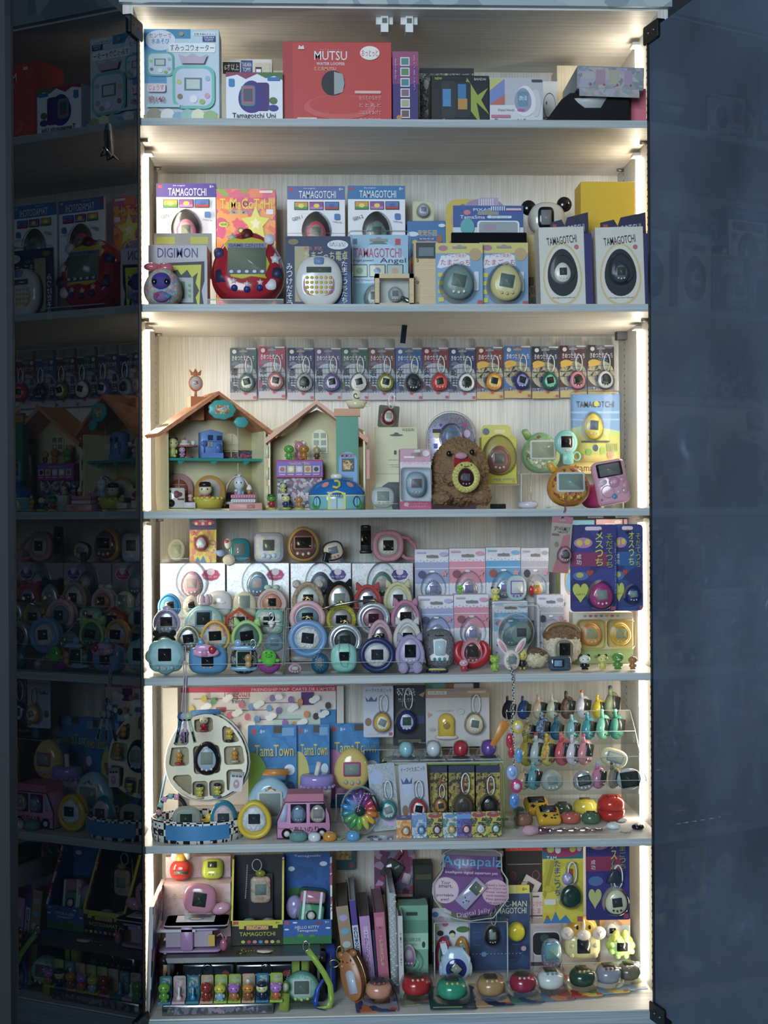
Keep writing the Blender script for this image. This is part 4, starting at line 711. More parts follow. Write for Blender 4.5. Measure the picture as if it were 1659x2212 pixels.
t = thing('toy_washer', 'white toy washing machine with red badge by the pink door', 'toy appliance', x, .055, zg, (0, 0, 12))
part('casing', t, (mv(slab(o_rr(ww, h, .003), -.009, .009, .0012), 0, 0, h/2), 'dcd6c8:s'))
part('drum_door', t, (mv(slab(o_ell(.011, .012), -.0105, -.008), -ww*.3, 0, h*.25), '26282e:s'))
part('badge', t, (mv(slab(o_flower(.014, .012, 3, .3), -.0098, -.008), .002, 0, h*.68), '9a5060:c'), (bx(.002, .012, -.0098, -.008, h*.4, h*.48), '8a4a50:c'))
part('dial', t, (ball((-ww*.36, -.009, h*.82), .002), '26282e'))
x, zb, ww, h = fit(396, 1087, 422, 1101, .035)
tag(part('toy_box', None, (mv(slab(o_rr(ww, h*.9, .001), 0, .014, .0006), x, .036, zg+h*.45), 'd8ccc8')), 'small white block under the apple headed toy', 'toy block')
fig(402, 1068, 419, 1089, .036, zg+h*.9+.001, 'tiny pale red apple shaped toy on a white block', 'e0b8a8', 'c89a8c')
x, zb, ww, h = fit(424, 1078, 472, 1101, .03)
t = thing('toy_basket', 'round yellow tub seat with pleated rim', 'toy seat', x, .055, zg)
part('tub', t, (lathe([(.020, 0), (.024, .012), (.0235, .016), (.020, .016), (.018, .006)], 28), 'c8b83c'))
part('rim', t, *[(ball((.022*cos(a), .022*sin(a), .0155), .0042, .0042, .003, 8, 5), 'cfc04a') for a in [i*pi/8 for i in range(16)]])
part('seat_back', t, (mv(slab(o_arch(.05, .05), -.002, .002, .001), 0, .022, .028), 'c08a3c'), (mv(slab(o_arch(.034, .03), -.003, 0), 0, .022, .032), 'cfc8b8'))
fig(427, 1040, 457, 1082, .038, zg+.0068, 'large headed figure in a black cap sitting in the yellow tub', 'd8cc9c', 'b0504c', 'cap', '1c1a1c', tall=.62)
x, zb, ww, h = fit(494, 1087, 566, 1102, .03)
t = thing('toy_counter', 'pink toy plinth with a small drawer', 'toy furniture', x, .04, S+G)
part('block', t, (mv(slab(o_rr(ww, .0115, .001), 0, .03, .0008), 0, 0, .00575), 'dc9a90'))
part('drawer', t, (mv(slab(o_rr(.012, .006, .001), -.0008, .003), .008, 0, .006), 'cc8a82'))
for i, (z, c) in enumerate(((.0125, 'd8d4d4'), (.0195, 'd88aa0'))):
    tag(part('toy_bed', None, (mv(slab(o_rr(.038, .0062, .002), 0, .022, .001), x-.004, .042, S+z+.0031), c), *[(ball((x-.004-.018+.004*k, .042, S+z+.0031), .002, .0012, .003, 8, 5), c) for k in range(10)]), ('white quilted slab on the pink toy plinth', 'pink quilted slab on top of the white one')[i], 'toy bed')
fig(498, 1056, 521, 1080, .045, S+.0262, 'tiny white and pink figure lying place on the pink quilted slab'.replace('lying place ', 'seated '), 'e4dcdc', 'd86a8a', 'tuft', 'd86a8a')
p = at(538, 1080, .045)
t = thing('toy_ice_cream', 'tiny white ice cream cone on the pink quilted slab', 'toy food', p.x, .052, S+.0262)
part('cone', t, (lathe([(.003, 0), (.0042, .007)], 14), 'a87a4a')); part('swirl', t, (lathe([(.0048, .007), (.0044, .010), (.003, .013), (.0008, .016)], 14), 'ece8e4:s'))
p = at(513, 1085, .075)
t = thing('toy_swing', 'pale pink hoop swing hanging over the pink plinth', 'toy swing', p.x, .085, S+.0045)
part('pull_cord', house, (tube([(p.x-hp.x, .085+.008-.03, .0846), (p.x-hp.x, .085+.008-.03, HE+.004)], .0006, 5), 'c8c8b8'))
part('hoop', t, *[(tube([(-.022*cos(a), .008*sin(a)+d, .008+.044*sin(pi*i/14)+.0) for i, a in [(i, pi*i/14) for i in range(15)]], .0018, 6), 'cfa8a0') for d in (-.004, .004)])
part('seat', t, (mv(lathe([(.022, 0), (.022, .004)], 24), 0, 0, .006), 'c8c4bc')); part('hub', t, (ball((0, .008, .0515), .006, .005, .003), 'b05a48')); part('cord', t, (tube([(0, .008, .054), (0, .008, .0735)], .0007, 5), 'c8c8b8')); part('foot', t, (lathe([(.012, 0), (.005, .002), (.004, .007)], 16), 'c8c4bc'))
fig(504, 1022, 528, 1052, .078, S+.0155, 'white and blue rabbit like toy riding the hoop swing', 'd0d8dc', '9ab0c4', 'tuft', 'c8d4dc')
zs = S+G
t = carton(596, 994, 698, 1030, .088, zs+.052, 'magenta menu counter picturing five cakes', 'b03a7c:c', .03, [('r', .02, .1, .98, .9, '7a60c0:c'), ('t', .5, .8, .44, .14, 'e0c050:c', 'TamaCafe MENU')]+[q for i in range(5) for q in (('r', .06+.18*i, .28, .21+.18*i, .66, 'd8c850:c' if i % 2 else 'c0b0c8:c'), ('e', .135+.18*i, .47, .1, .26, ['c05a5a:c', 'e8e8e0:c', 'e0d8c8:c', 'd06a8a:c', '2a2a30:c'][i]), ('r', .07+.18*i, .14, .2+.18*i, .22, 'd8a0b8:c'))], name='menu_counter', cat='toy furniture')
xx, zb, ww, h = fit(596, 1030, 698, 1101, .09)
part('cabinet_base', t, (bx(-ww/2+.002, ww/2-.002, .006, .028, -.0482, 0), PR('8a4a6a', 'b8a0a8', '4a4a50', 'c8c0b8', '6a7a8a', sc=170)), smooth=False)
fig(610, 962, 638, 994, .09, zs+.0818, 'green round headed figure on the menu counter', '6ab04a:s', '62a844:s')
t = fig(645, 953, 668, 994, .09, zs+.0818, 'orange ball headed figure with a white swirl on the menu counter', 'c88034:s', 'b8742c', 'curl', 'e0dcd4')
fig(676, 962, 693, 994, .092, zs+.0818, 'tiny tan figure on a brown block on the menu counter', 'b8a878', '6a3a2c', 'tuft', 'b8a06a')
x, zb, ww, h = fit(634, 946, 652, 985, .115)
fig(636, 948, 656, 984, .118, zs+.0818, 'pink bow eared figure behind the green one', 'd08a98', 'c07a88', 'ears', 'd08a98')
fig(599, 1042, 624, 1066, .07, zs+.0155+.012, 'black capped figure standing on a small white block inside the house', 'd8d08a', 'c8c468', 'ears', '1c1e24')
x, zb, ww, h = fit(599, 1066, 624, 1100, .07, zs)
tag(part('toy_box', None, (mv(slab(o_rr(ww, .0265, .001), 0, .014, .0006), x, .072, zs+.0135), 'd4d0c8')), 'white block carrying the black capped figure inside the house', 'toy block')
fig(574, 1066, 598, 1104, .02, zs, 'green and red figure on a lime disc by the house hinge', '5a9a3c', 'a82c34', 'cap', '3a5a2c', 'a8b04c')
fig(604, 1066, 630, 1104, .02, zs, 'yellow figure with navy bun ears on a lime disc', 'd8d890', '2a3a6a', 'ears', '1c2444', 'a8b04c')
fig(634, 1066, 658, 1104, .02, zs, 'orange figure with white swirl on a lime disc', 'c88a44', 'c0823c', 'curl', 'd8d4cc', 'a8b04c')
# blue dome house
x, zb, ww, h = fit(665, 1023, 790, 1101, .014, S); r_ = ww/2
t = thing('toy_dome_house', 'shiny round house with a royal blue dome and white knob', 'toy house', x, .014+r_*.62, S+G)
sq = lambda g: ([(a, b*.62, c) for a, b, c in g[0]], g[1])
part('drum', t, (sq(lathe([(r_*.92, 0), (r_*.97, .003), (r_, h*.36), (r_*.99, h*.38)], 48)), '7ab8bc:s'))
part('rim', t, (sq(lathe([(r_*1.01, h*.37), (r_*1.01, h*.40), (r_*.98, h*.41)], 48)), 'd8d8b8:s'))
part('dome', t, (sq(lathe([(r_*.99, h*.41)]+[(r_*.99*cos(a), h*.41+h*.47*sin(a)) for a in [i*pi/22 for i in range(1, 11)]]+[(.003, h*.88)], 48)), '2470c0:s'))
part('knob', t, (sq(lathe([(.009, h*.86), (.010, h*.94), (.008, h*.99), (.002, h)], 20)), 'e6e2cc:s'))
def onwall(o, ang, z, lift, c):                       # a shape laid on the drum
    return ([((r_+lift)*sin(ang+q/r_), -(r_+lift)*.62*cos(ang+q/r_), z+v) for q, v in o], [tuple(range(len(o)))]), c
for w_ in (-.75, .75): part('window', t, *[onwall(o_ell(a, b), w_, h*.22, l, c) for a, b, l, c in ((.015, .018, .0008, '284a8c'), (.011, .014, .0012, '8ac8d8'))], onwall([(-.0005, -.008), (.0005, -.008), (.0005, .008), (-.0005, .008)], w_, h*.22, .0016, '284a8c'))
part('door', t, onwall([(-.014, -.014), (.014, -.014), (.014, .012), (0, .016), (-.014, .012)], 0, h*.25, .0008, 'd8d03c'), onwall([(-.011, -.013), (.011, -.013), (.011, .003), (-.011, .003)], 0, h*.25, .0013, '9ac0c0'), onwall([(-.0004, -.013), (.0004, -.013), (.0004, .003), (-.0004, .003)], 0, h*.25, .0018, '2a3a3a'), (([((r_+.0018)*sin(q*.02/r_), -(r_+.0018)*.62*cos(q*.02/r_), h*.25+.0075+v*.004) for q, _, v in text('BAKERY')[0]], text('BAKERY')[1]), '2a2a20'))
part('bush', t, *[onwall(o_flower(.018, .014, 6), w_, .008, .001, '4a9a3c') for w_ in (-.8, .85)])
def ondome(u, el, w_, c, lift=.0007):                 # a spot on the dome
    V = []
    for q, v in o_ell(w_, w_*.8): 
        a, b = u+q/r_, el+v/(h*.5); rr = r_*.99*cos(b)+lift
        V.append((rr*sin(a), -rr*.62*cos(a)-lift, h*.41+h*.47*sin(b)+lift))
    return (V, [tuple(range(len(V)))]), c
part('spots', t, ondome(-.5, .62, .014, 'd8908a'), ondome(.6, .62, .014, 'd8908a'), ondome(.1, .9, .008, '24489a'))
def dl(pts): 
    V = []
    for q, v in pts:
        a, b = .0+q/r_, .66+v/(h*.5); rr = r_*.99*cos(b)+.001
        V.append((rr*sin(a), -rr*.62*cos(a)-.001, h*.41+h*.47*sin(b)+.001))
    return V
part('emblem', t, (tube(dl([(-.006, .006), (.002, .007), (.006, .003), (.005, -.005), (.0, -.008), (-.007, -.006)]), .0022, 6), 'd8c83c'))
# middle of the third shelf
x, zb, ww, h = fit(800, 1045, 866, 1101, .03, S)
pet(802, 1052, 853, 1097, .032, S+.002, 'pale grey egg pet on a clear stand beside the blue dome house', 'b4bcb8:s', 'c0c6c0', '8f9a90:l', o='soft', d=.014, rot=(-8, 0, 0), btn='c8b85a', sw=.5, sh=.44)
t = thing('acrylic_stand', 'clear easel stand under the pale grey egg pet', 'display stand', x, .024, S+G)
part('ledge', t, (bx(-ww*.4, ww*.4, 0, .0015, 0, .009), ACR), (bx(-ww*.4, ww*.4, -.0003, .0018, .0085, .0093), EDGE), (bx(-ww*.4, ww*.4, 0, .028, 0, .0015), ACR), smooth=False)
part('rest', t, (bx(-ww*.4, ww*.4, .028, .0295, 0, .042), ACR), smooth=False)
carton(811, 923, 902, 1101, .16, S, 'tall pale cream card pack with black puddle shaped picture', 'd4d0a8:c', .03, [('r', 0, 0, 1, .43, 'd8d4b0:c'), ('r', 0, .425, 1, .435, 'b8b48c:c'), ('t', .78, .965, .28, .035, '2a2a24:c', 'HUDSON'), ('e', .5, .9, .32, .025, '5a5a50:c'), ('e', .5, .915, .12, .035, '5a5a50:c'), ('q', .47, .69, .06, .05, '4a4a44:c'), ('t', .46, .6, .3, .014, '6a6a5c:c', 'hello little angel'), ('t', .46, .54, .34, .014, '6a6a5c:c', 'I really wish you'), ('t', .46, .515, .26, .014, '6a6a5c:c', 'to be happy'), ('p', [(.15, .28), (.3, .33), (.6, .33), (.9, .34), (1, .3), (1, .0), (.4, .0), (.3, .2), (.2, .22)], '2a2e3a:c')])
p = at(837, 921, .17)
card(815, 878, 860, 921, .168, S+.1372, 'dark red egg pet in a clear pouch standing on the cream pack', '8a8c84:t', [], (.5, .46, .62, .8, '7a2028:s', 'c8c0bc', 'a8b0a0:l', -6), rot=(-6, 5, 0), hole=False)
t = carton(864, 970, 931, 1100, .045, S, 'pink window box with a steel blue pet inside', 'd09aa8:c', .035, [('r', 0, 0, 1, .13, 'c84a70:c'), ('r', 0, .13, 1, .68, 'b8c0cc:c'), ('r', 0, .68, 1, .78, 'e0d0d4:c'), ('q', .5, .9, .3, .06, '9a8a84:c'), ('q', .3, .86, .34, .03, 'f0e4e8:c'), ('t', .5, .78, .86, .08, 'e8a8c0:c', 'メルヘンたま'), ('f', .84, .92, .24, .1, 'e8dce0:c'), ('t', .56, .09, .7, .025, 'f0d0d8:c', 'たまごっちコネクション'), ('t', .56, .045, .7, .025, 'f0d0d8:c', 'オリジナルカラー'), ('e', .2, .08, .16, .07, 'd8b0b8:c')], name='window_box')
xx, zb, ww, h = fit(864, 970, 931, 1100, .045, S)
dev(t, None, ww*.66, h*.42, .02, '7a98ac:s', '8ca8ba', '6a6c70:l', 'd8c8cc', 'soft', 0, -.012, h*.41, 'pet', .86, .5, .34, frame='c0a8b0')
part('blister', t, (mv(slab(o_rr(ww*.98, h*.56, .006), -.026, -.001, .003), 0, 0, h*.41), CLEAR))
part('tag', t, (bx(-.003, .006, -.026, -.024, h*.93, h*.97), 'd8d0c0'), smooth=False)
xx, zb, ww, h = fit(922, 892, 1028, 1100, .21, S)
t = thing('clamshell_pack', 'arched violet glitter pack behind the brown plush toy', 'carded toy', xx, .21, S+G)
MB().add(mv(slab(o_arch(ww, h), 0, .012, .002), 0, 0, h/2), '8a84b8:g').ops([('r', .04, 0, .96, .46, 'a89cc0:c'), ('r', 0, .46, 1, .49, 'c8c4d0:c'), ('t', .3, .36, .5, .1, '1c1c24:c', 'Nano'), ('e', .2, .78, .14, .09, 'd8cf8a:c'), ('r', .12, .79, .28, .83, '1f2024:c'), ('r', .14, .63, .22, .68, '2f4ac0:c'), ('r', .74, .85, .82, .89, 'c83a6a:c'), ('r', .26, .86, .31, .885, '6a3aa0:c'), ('e', .82, .78, .14, .08, 'd8b0c8:c')], ww, h, 0).build('backing_card', t)
dev(t, None, ww*.43, ww*.5, .02, '7a64b4:g', '8aa8c8:t', '6a7488:l', 'b0c8d8', 'egg', 0, -.012, h*.745, 'pet', .84)
part('blister', t, (mv(puff(o_ell(ww*.5, ww*.58), -.026, 0, .3, 4, True), 0, 0, h*.745), CLEAR))
part('outer_shell', t, (mv(slab(o_arch(ww*1.04, h*1.02), -.003, .016, .002), 0, 0, h*.51), CLEAR))
# brown plush
xx, zb, ww, h = fit(932, 953, 1065, 1101, .04, S)
t = thing('plush_toy', 'big shaggy brown plush with pink nose wearing a red bow', 'plush toy', xx, .085, S+.0065)
BR = PR('8a6846', '7c5c3c', '96744e', '80603e', sc=420, ro=1)
part('body', t, (fuzz((0, 0, h*.5), ww*.46, .040, h*.5, 150, 110, .0048, 230), BR), (fuzz((0, .0, h*.22), ww*.49, .042, h*.22, 130, 60, .0046, 230), BR))
for s in (-1, 1):
    part('foot', t, (fuzz((s*ww*.32, -.030, h*.11), ww*.17, .02, h*.11, 44, 30, .004, 170), BR))
    part('arm', t, (fuzz((s*ww*.2, -.044, h*.40), ww*.10, .014, h*.10, 36, 24, .004, 170), BR))
    part('eye', t, (ball((s*ww*.19-.002, -.042, h*.77+s*.001), .0045, .003, .0045), '15120f:s'))
part('nose', t, (ball((-.0015, -.045, h*.725), ww*.1, .005, h*.052, 18, 10), 'd89ab0:f'))
part('bow', t, *[(mv(puff([(0, -.003), (s*.013, -.008), (s*.013, .007), (0, .004)], -.004, .004, .4), 0, -.047, h*.635), 'b81c28:f') for s in (-1, 1)], (ball((0, -.05, h*.635), .004), 'a01822:f'))
tt = thing('cased_pet', 'small maroon pet in a yellow crocheted ring held by the brown plush', 'virtual pet case', xx+.0045, .026, S+.004+h*.225)
q = ww*.43; part('cover', tt, (mv(ring(o_ell(q*.8, q*.92), 0, q*.13, 10), 0, 0, q*.53), PR('dcd070', 'd0c464', 'e4d97c', sc=300, ro=1)), *[(ball((q*.42*cos(a), -q*.05, q*.53+q*.47*sin(a)), q*.1, q*.1, q*.1, 8, 6), 'd9cc6a:f') for a in [i*pi/11 for i in range(22)]])
dev(tt, None, q*.66, q*.74, q*.3, '3a1c26:s', '5a2c38:t', '5a5c60:l', 'c8a0a0', 'egg', 0, 0, q*.5, 'device', .86)
for s in (-1, 1): part('eye', tt, (ball((s*q*.18, -q*.17, q*.98), .0012), '15120f'))
part('mouth', tt, (tube([(-.004, -q*.18, q*.92), (0, -q*.19, q*.93), (.005, -q*.18, q*.94)], .0005, 5), '15120f'))
def riser(x0, x1, y, Y0, Y1, S, label, base=None):
    a, b = at(x0, y, Y0), at(x1, y, Y0); zt = a.z/2+b.z/2-S
    t = thing('acrylic_riser', label, 'display stand', (a.x+b.x)/2, Y0, S+G); hw = (b.x-a.x)/2; d = Y1-Y0
    part('top_plate', t, (bx(-hw, hw, 0, d, zt-.002-G, zt-2*G), ACR), (bx(-hw, hw, -.0004, 0, zt-.002, zt-2*G), EDGE), smooth=False)
    for s in (-1, 1): part('side_plate', t, (bx(s*hw-.001, s*hw+.001, 0, d, 0, zt-.002), ACR), (bx(s*hw-.001, s*hw+.001, -.0004, 0, 0, zt-.002), EDGE), smooth=False)
    return S+zt
z1 = riser(1072, 1124, 1046, .19, .29, S, 'clear riser under the yellow box with the brown egg')
t = carton(1040, 944, 1116, 1046, .2, z1, 'lime yellow box with a copper brown egg pet in its window', 'c9c43c:c', .03, [('q', .5, .5, .96, .96, 'cfc940:c'), ('t', .64, .1, .6, .07, '7a7ab0:c', 'egg color'), ('r', .88, .03, .96, .09, 'b8a03c:c')], egg=(.5, .52, .66, .78, 'b0a048:c', '8a5a52:s', '9a6a60', '7a7c74:l'), name='window_box')
xx, zb, ww, h = fit(1040, 904, 1104, 946, .215)
part('hang_tab', t, (mv(slab(o_rr(ww, h*1.1, .008), .012, .0135), -.003, 0, .084), 'cdc95a:c'), (mv(slab(o_ell(.012, .012), .0112, .013), -.021, 0, .091), 'a8acb4:m'), (mv(slab(o_rr(.02, .006, .003), .0112, .013), .003, 0, .091), 'dcd8a0:c'), smooth=False)
z2 = riser(1126, 1300, 1022, .18, .29, S, 'clear riser under the green egg game')
pet(1130, 933, 1214, 1021, .19, z2, 'large pearl green egg game with cream framed screen and antenna', '7fae7a:s', PR('7fae7a', '86b07c', '9a9a5c', '7a5a44', 'c8c0a0', '7fae7a', sc=170), 'a3a98c:l', d=.045, ant='8aa85c', sw=.56, sh=.38, sz=.06, frame='dcdcd0', bz=-.25, fy=.05, fs=.86)
xx, zb, ww, h = fit(1197, 930, 1248, 998, .175)
t = thing('virtual_pet', 'mint green wristwatch style pet on a clear post', 'virtual pet', xx, .175, z2+G)
hb = zb-z2; part('post', t, (bx(-.001, .001, -.001, .001, 0, hb), ACR), (bx(-.012, .012, -.008, .008, 0, .0015), ACR), smooth=False)
part('strap', t, (mv(slab(o_rr(.018, .022, .004), -.005, .003, .001), .003, 0, hb+.006), '7cc0b4'), (loop(.018, 0, hb+.002, .012, .014, .0016), '7cc0b4'))
dev(t, t, ww, ww*1.08, .014, '7cc0b4', 'a8c4c0', DARK, 'd8a0c0', 'ell', 0, 0, hb+h*.6, sw=.46, sh=.44, fs=.72, nb=1)
xx, zb, ww, h = fit(1232, 998, 1342, 1022, .215)
carton(1232, 998, 1343, 1023, .225, z2, 'flat amber box lettered tamato under the clamshell card', 'd4b860:c', .05, [('t', .42, .42, .6, .5, '5a3a2c:c', 'tamatow'), ('e', .1, .5, .05, .5, 'a05a4a:c'), ('e', .75, .8, .2, .3, 'a88a5a:c')])
riser(1302, 1346, 1023, .22, .29, S, 'clear riser next to the bright side strip')
card(1233, 852, 1339, 998, .235, S+.0785+.0005, 'sky blue and meadow card with a yellow bracelet pet in a large clamshell', '6a94c4:c', [('r', 0, 0, 1, .42, 'b8b858:c'), ('r', 0, 0, 1, .12, 'd0b860:c'), ('p', [(0, .5), (.3, .56), (1, .46), (1, .42), (0, .42)], 'a8bc78:c'), ('r', 0, .72, 1, .75, '8ab0d8:c'), ('r', 0, .62, 1, .64, '8ab0d8:c'), ('t', .5, .85, .76, .09, '4a3a34:c', 'TAMAGOTCHI'), ('e', .52, .86, .1, .08, 'b8b83c:c'), ('q', .5, .31, .58, .03, '4a4a3a:c'), ('e', .36, .16, .12, .1, '7aa84c:c'), ('e', .5, .22, .1, .1, '3a4a6a:c'), ('e', .64, .18, .1, .1, '8ab04c:c'), ('e', .2, .1, .12, .1, 'a8a05a:c'), ('e', .8, .12, .14, .12, 'b88a6a:c')]+[('r', .72+.04*i, .17, .73+.04*i, .28, '3a4a3a:c') for i in range(6)], (.44, .53, .38, .52, 'd0b040:s', 'dcc050', '5a6670:l', 4), strap=None, case_=.02, hole=False)
pet(1187, 1004, 1280, 1096, .035, S+.002, 'large orange egg game with stubby yellow antenna', 'cf8a32:s', PR('cf8a32', 'd0903c', '7a4634', 'a8a04c', 'cf8a32', 'c8603c', sc=170), '7f948a:l', d=.046, rot=(-6, 0, 0), ant='d8a83c', sw=.56, sh=.38, sz=.05, frame='d8dcd8', bz=-.3, btn='d0c040', fs=.86)
riser(1190, 1262, 1093, .03, .085, S, 'low clear plate under the orange egg game')
xx, zb, ww, h = fit(1291, 1000, 1372, 1096, .035, S)
t = thing('handheld_game', 'pink handheld console with round keys leaning beside the side strip', 'handheld game', xx+.003, .062, S+.007, (-8, -10, 0))
part('body', t, (mv(slab(o_rr(ww*.88, h*.98, .008), -.012, .008, .004), 0, 0, h*.49), 'd09ab0:s'))
part('screen', t, (mv(slab(o_rr(ww*.68, h*.31, .002), -.0135, -.01), 0, 0, h*.76), '1c1e24:s'), (mv(slab(o_rr(ww*.56, h*.26, .001), -.0142, -.01), 0, 0, h*.76), '6a6e70:l'))
part('joystick', t, (mv(ball((0, 0, 0), .009, .003, .009), .004, -.012, h*.47), 'c08aa0:s'), (mv(ball((0, 0, 0), .0055, .004, .0045), .004, -.014, h*.47), 'd8a8bc:s'))
for a, b, r_, c in ((.3, .5, .005, 'c88aa0'), (.32, .36, .004, 'd0a0b0'), (.3, .25, .0055, 'b8909c'), (.12, .24, .0035, 'd0b0bc'), (.0, .15, .0045, '5a8ab8'), (-.36, .12, .002, 'a87a8c')): part('button', t, (ball((ww*a, -.012, h*b), r_, .0025, r_), c+':s'))
part('slider', t, (mv(slab(o_rr(.017, .007, .0034), -.0135, -.01), -ww*.26, 0, h*.48, 0, R(-25)), 'e0c8d0'))
part('speaker_ring', t, (mv(ring(o_ell(.02, .02), -.0124, .0007, 5), -ww*.16, 0, h*.28), 'b8889c'))
xx, zb, ww, h = fit(1262, 1046, 1312, 1097, .09, S)
t = thing('pouch', 'magenta zip pouch between the orange game and pink handheld', 'pouch', xx, .115, S+G)
part('pouch_body', t, (mv(puff(o_sup(ww, h, 3), -.018, .018, .4), 0, 0, h/2), 'a02c6c:f'))
part('zipper', t, (tube([(-ww*.42, -.006, h*.86), (0, -.008, h*.96), (ww*.42, -.006, h*.98)], .0012, 6), 'b8a04c:m'))
xx, zb, ww, h = fit(1122, 1082, 1166, 1101, .1, S)
t = thing('virtual_pet', 'pale lavender round pet lying flat with lilac studs', 'virtual pet', xx, .118, S+G)
part('body', t, (lathe([(ww*.36, 0), (ww*.5, h*.35), (ww*.48, h*.7), (ww*.3, h*.95)], 28), 'c8c8d8:s'))
for i in range(3): part('button', t, (ball(((i-1)*.007, -.011, h*.86), .002), 'c09ab0'))
tag(part('antenna_rod', None, (tube([(at(1150, 1083, .12).x, .135, S+.001), (at(1150, 1083, .12).x, .135, at(1150, 1022, .12).z)], .0004, 5), 'a8a8a4:m')), 'thin wire rod rising behind the flat lavender pet', 'rod')
tag(part('stylus', None, (tube([(at(1060, 1096, .07).x, .075, S+.0045), (at(1093, 1096, .07).x, .075, S+.0045)], .004, 10), '1a1c22:f')), 'short black rod lying behind the brown plush', 'rod')
# ---------------------------------------------------------------- fourth shelf
S = SZ[4]; GS = S+G
def rack(name, label, x0, x1, tiers, S, lip=.016, dep=.036, cut=0):
    "stepped clear display rack; tiers = (pixel row of the tread, depth)"
    zs = [at(830, y, Y).z for y, Y in tiers]; Y0, Y1 = tiers[0][1], tiers[-1][1]+dep
    a, b = at(x0, 1300, Y0), at(x1, 1300, Y0); t = thing(name, label, 'display rack', (a.x+b.x)/2, Y0, 0); hw = (b.x-a.x)/2
    for i, ((y, Y), z) in enumerate(zip(tiers, zs)):
        q = Y-Y0
        part('tread', t, (bx(-hw, hw, q, q+dep, z-.0016, z-.0003), ACR), smooth=False)
        part('lip', t, (bx(-hw, hw, q-.0016, q, z-.0016, z+lip), ACR), (bx(-hw, hw, q-.002, q+.0004, z+lip, z+lip+.0007), EDGE), smooth=False)
    for s in (-1, 1):
        o = [(-.002, S+G)]+[p for (y, Y), z in zip(tiers, zs) for p in ((Y-Y0-.002, z+lip*.9), )]+[(Y1-Y0, zs[-1]+lip), (Y1-Y0, S+G)]
        n = len(o); V = [(s*hw+d, u, v) for d in (-.0008, .0008) for u, v in o]
        part('side_plate', t, ((V, [tuple(range(n)), tuple(range(n, 2*n))]), ACR), (tube([(s*hw, u, v) for u, v in o[1:-1]], .0007, 5), EDGE), smooth=False)
    return [z+.0002 for z in zs]
T1 = [(1453, .018), (1408, .062), (1370, .103), (1332, .142)]
Z1 = rack('display_rack', 'clear stepped rack at the end of the fourth shelf with blue flower pet in front', 322, 610, T1, S)
T2 = [(1452, .018), (1421, .062), (1374, .103), (1334, .142)]
Z2 = rack('display_rack', 'clear stepped rack in the middle of the fourth shelf holding round cases', 614, 918, T2, S)
y4, y3, y2, y1 = (b+.004 for a, b in T1)
z4, z3, z2, z1 = Z1
# foil boxes and what stands on them
for x0, x1, ec, fc, stk, lb in ((346, 487, 'c88098:g', 'd8a0a8', 'c83a6a:c', 'rainbow silver foil box with a pink pet and pink cloud badge'), (490, 625, '4a7a94:g', '5a88a0', 'c83a6a:c', 'silver foil box with a blue pet and pink cloud badge'),
                            (628, 759, '6a7088:t', '7c8296', '4a3a94:c', 'silver foil box with a smoky pet and violet cloud badge'), (761, 893, '7a9a90:t', '8aa49a', '4a3a94:c', 'silver foil box with a sea green pet and violet cloud badge')):
    carton(x0, 1217, x1, 1420, .215, S, lb, 'c8c8cc:h', .05, [('f', .78, .88, .3, .13, 'e8e0e4:c'), ('f', .78, .88, .27, .115, stk), ('e', .78, .91, .12, .07, 'd8c8d4:c'), ('t', .78, .86, .2, .016, 'f0d8e0:c', 'MAGIC SET')], egg=(.49, .79, .34, .40, None, ec, fc, 'b8a8a8:l'), name='foil_box', grp=None)
zb_ = at(620, 1217, .215).z+.0005; yb = .225
pet(360, 1163, 400, 1210, yb, zb_+.002, 'clear ring shaped pet on a little clear stand above the pink badge box', 'd8dcc8:t', 'c8ccb0:t', '8f9684:l', o='ell', d=.012, rot=(-8, 0, 0), btn=None, sw=.46, sh=.4, sz=0)
for x0, x1, lb in ((349, 407, 'short clear easel under the clear ring pet'), (490, 540, 'short clear easel under the teal ring pet')):
    xx, zb, ww, h = fit(x0, 1180, x1, 1216, .218)
    t = thing('acrylic_stand', lb, 'display stand', xx, .218, zb_+.0003)
    part('ledge', t, (bx(-ww/2, ww/2, 0, .0012, 0, .009), ACR), (bx(-ww/2, ww/2, -.0003, .0015, .0085, .0092), EDGE), (bx(-ww/2, ww/2, 0, .03, 0, .0012), ACR), smooth=False)
card(409, 1120, 467, 1213, .24, zb_, 'yellow splash card with a magenta pet above the foil boxes', PR('d8c83c', 'd0a83a', 'c87a6a', 'd8cc5a', sc=130), [('r', 0, .8, 1, 1, '3a4a6a:c'), ('e', .52, .9, .84, .14, 'b8406a:c'), ('e', .25, .88, .12, .07, 'd8d0a8:c'), ('e', .5, .88, .12, .07, 'd0c8d8:c'), ('e', .76, .88, .12, .07, 'd8d0a0:c'), ('r', 0, .74, 1, .8, '4a4a7a:c'), ('v', .2, .6, .16, .24, 'b04a4a:c', 'たま'), ('p', [(.2, 0), (.3, .14), (.4, .02), (.5, .16), (.6, 0)], '4a8ac0:c')], (.45, .44, .5, .56, 'a03a5a:s', '9ac0d0', 'c8d8d8:l'), strap=None, rot=(-5, 0, 0))
pet(494, 1163, 540, 1208, yb, zb_+.002, 'teal ring shaped pet with a plain round screen', '1f8a94:s', None, '7a8484:l', o='sup', d=.013, rot=(-8, 0, 0), btn=None, sw=.52, sh=.5, sz=0)
xx, zb, ww, h = fit(468, 1164, 506, 1222, .205)
t = thing('charm', 'dangling charm of white doll, blue bird and cream ball', 'charm', xx, .208, zb+.002)
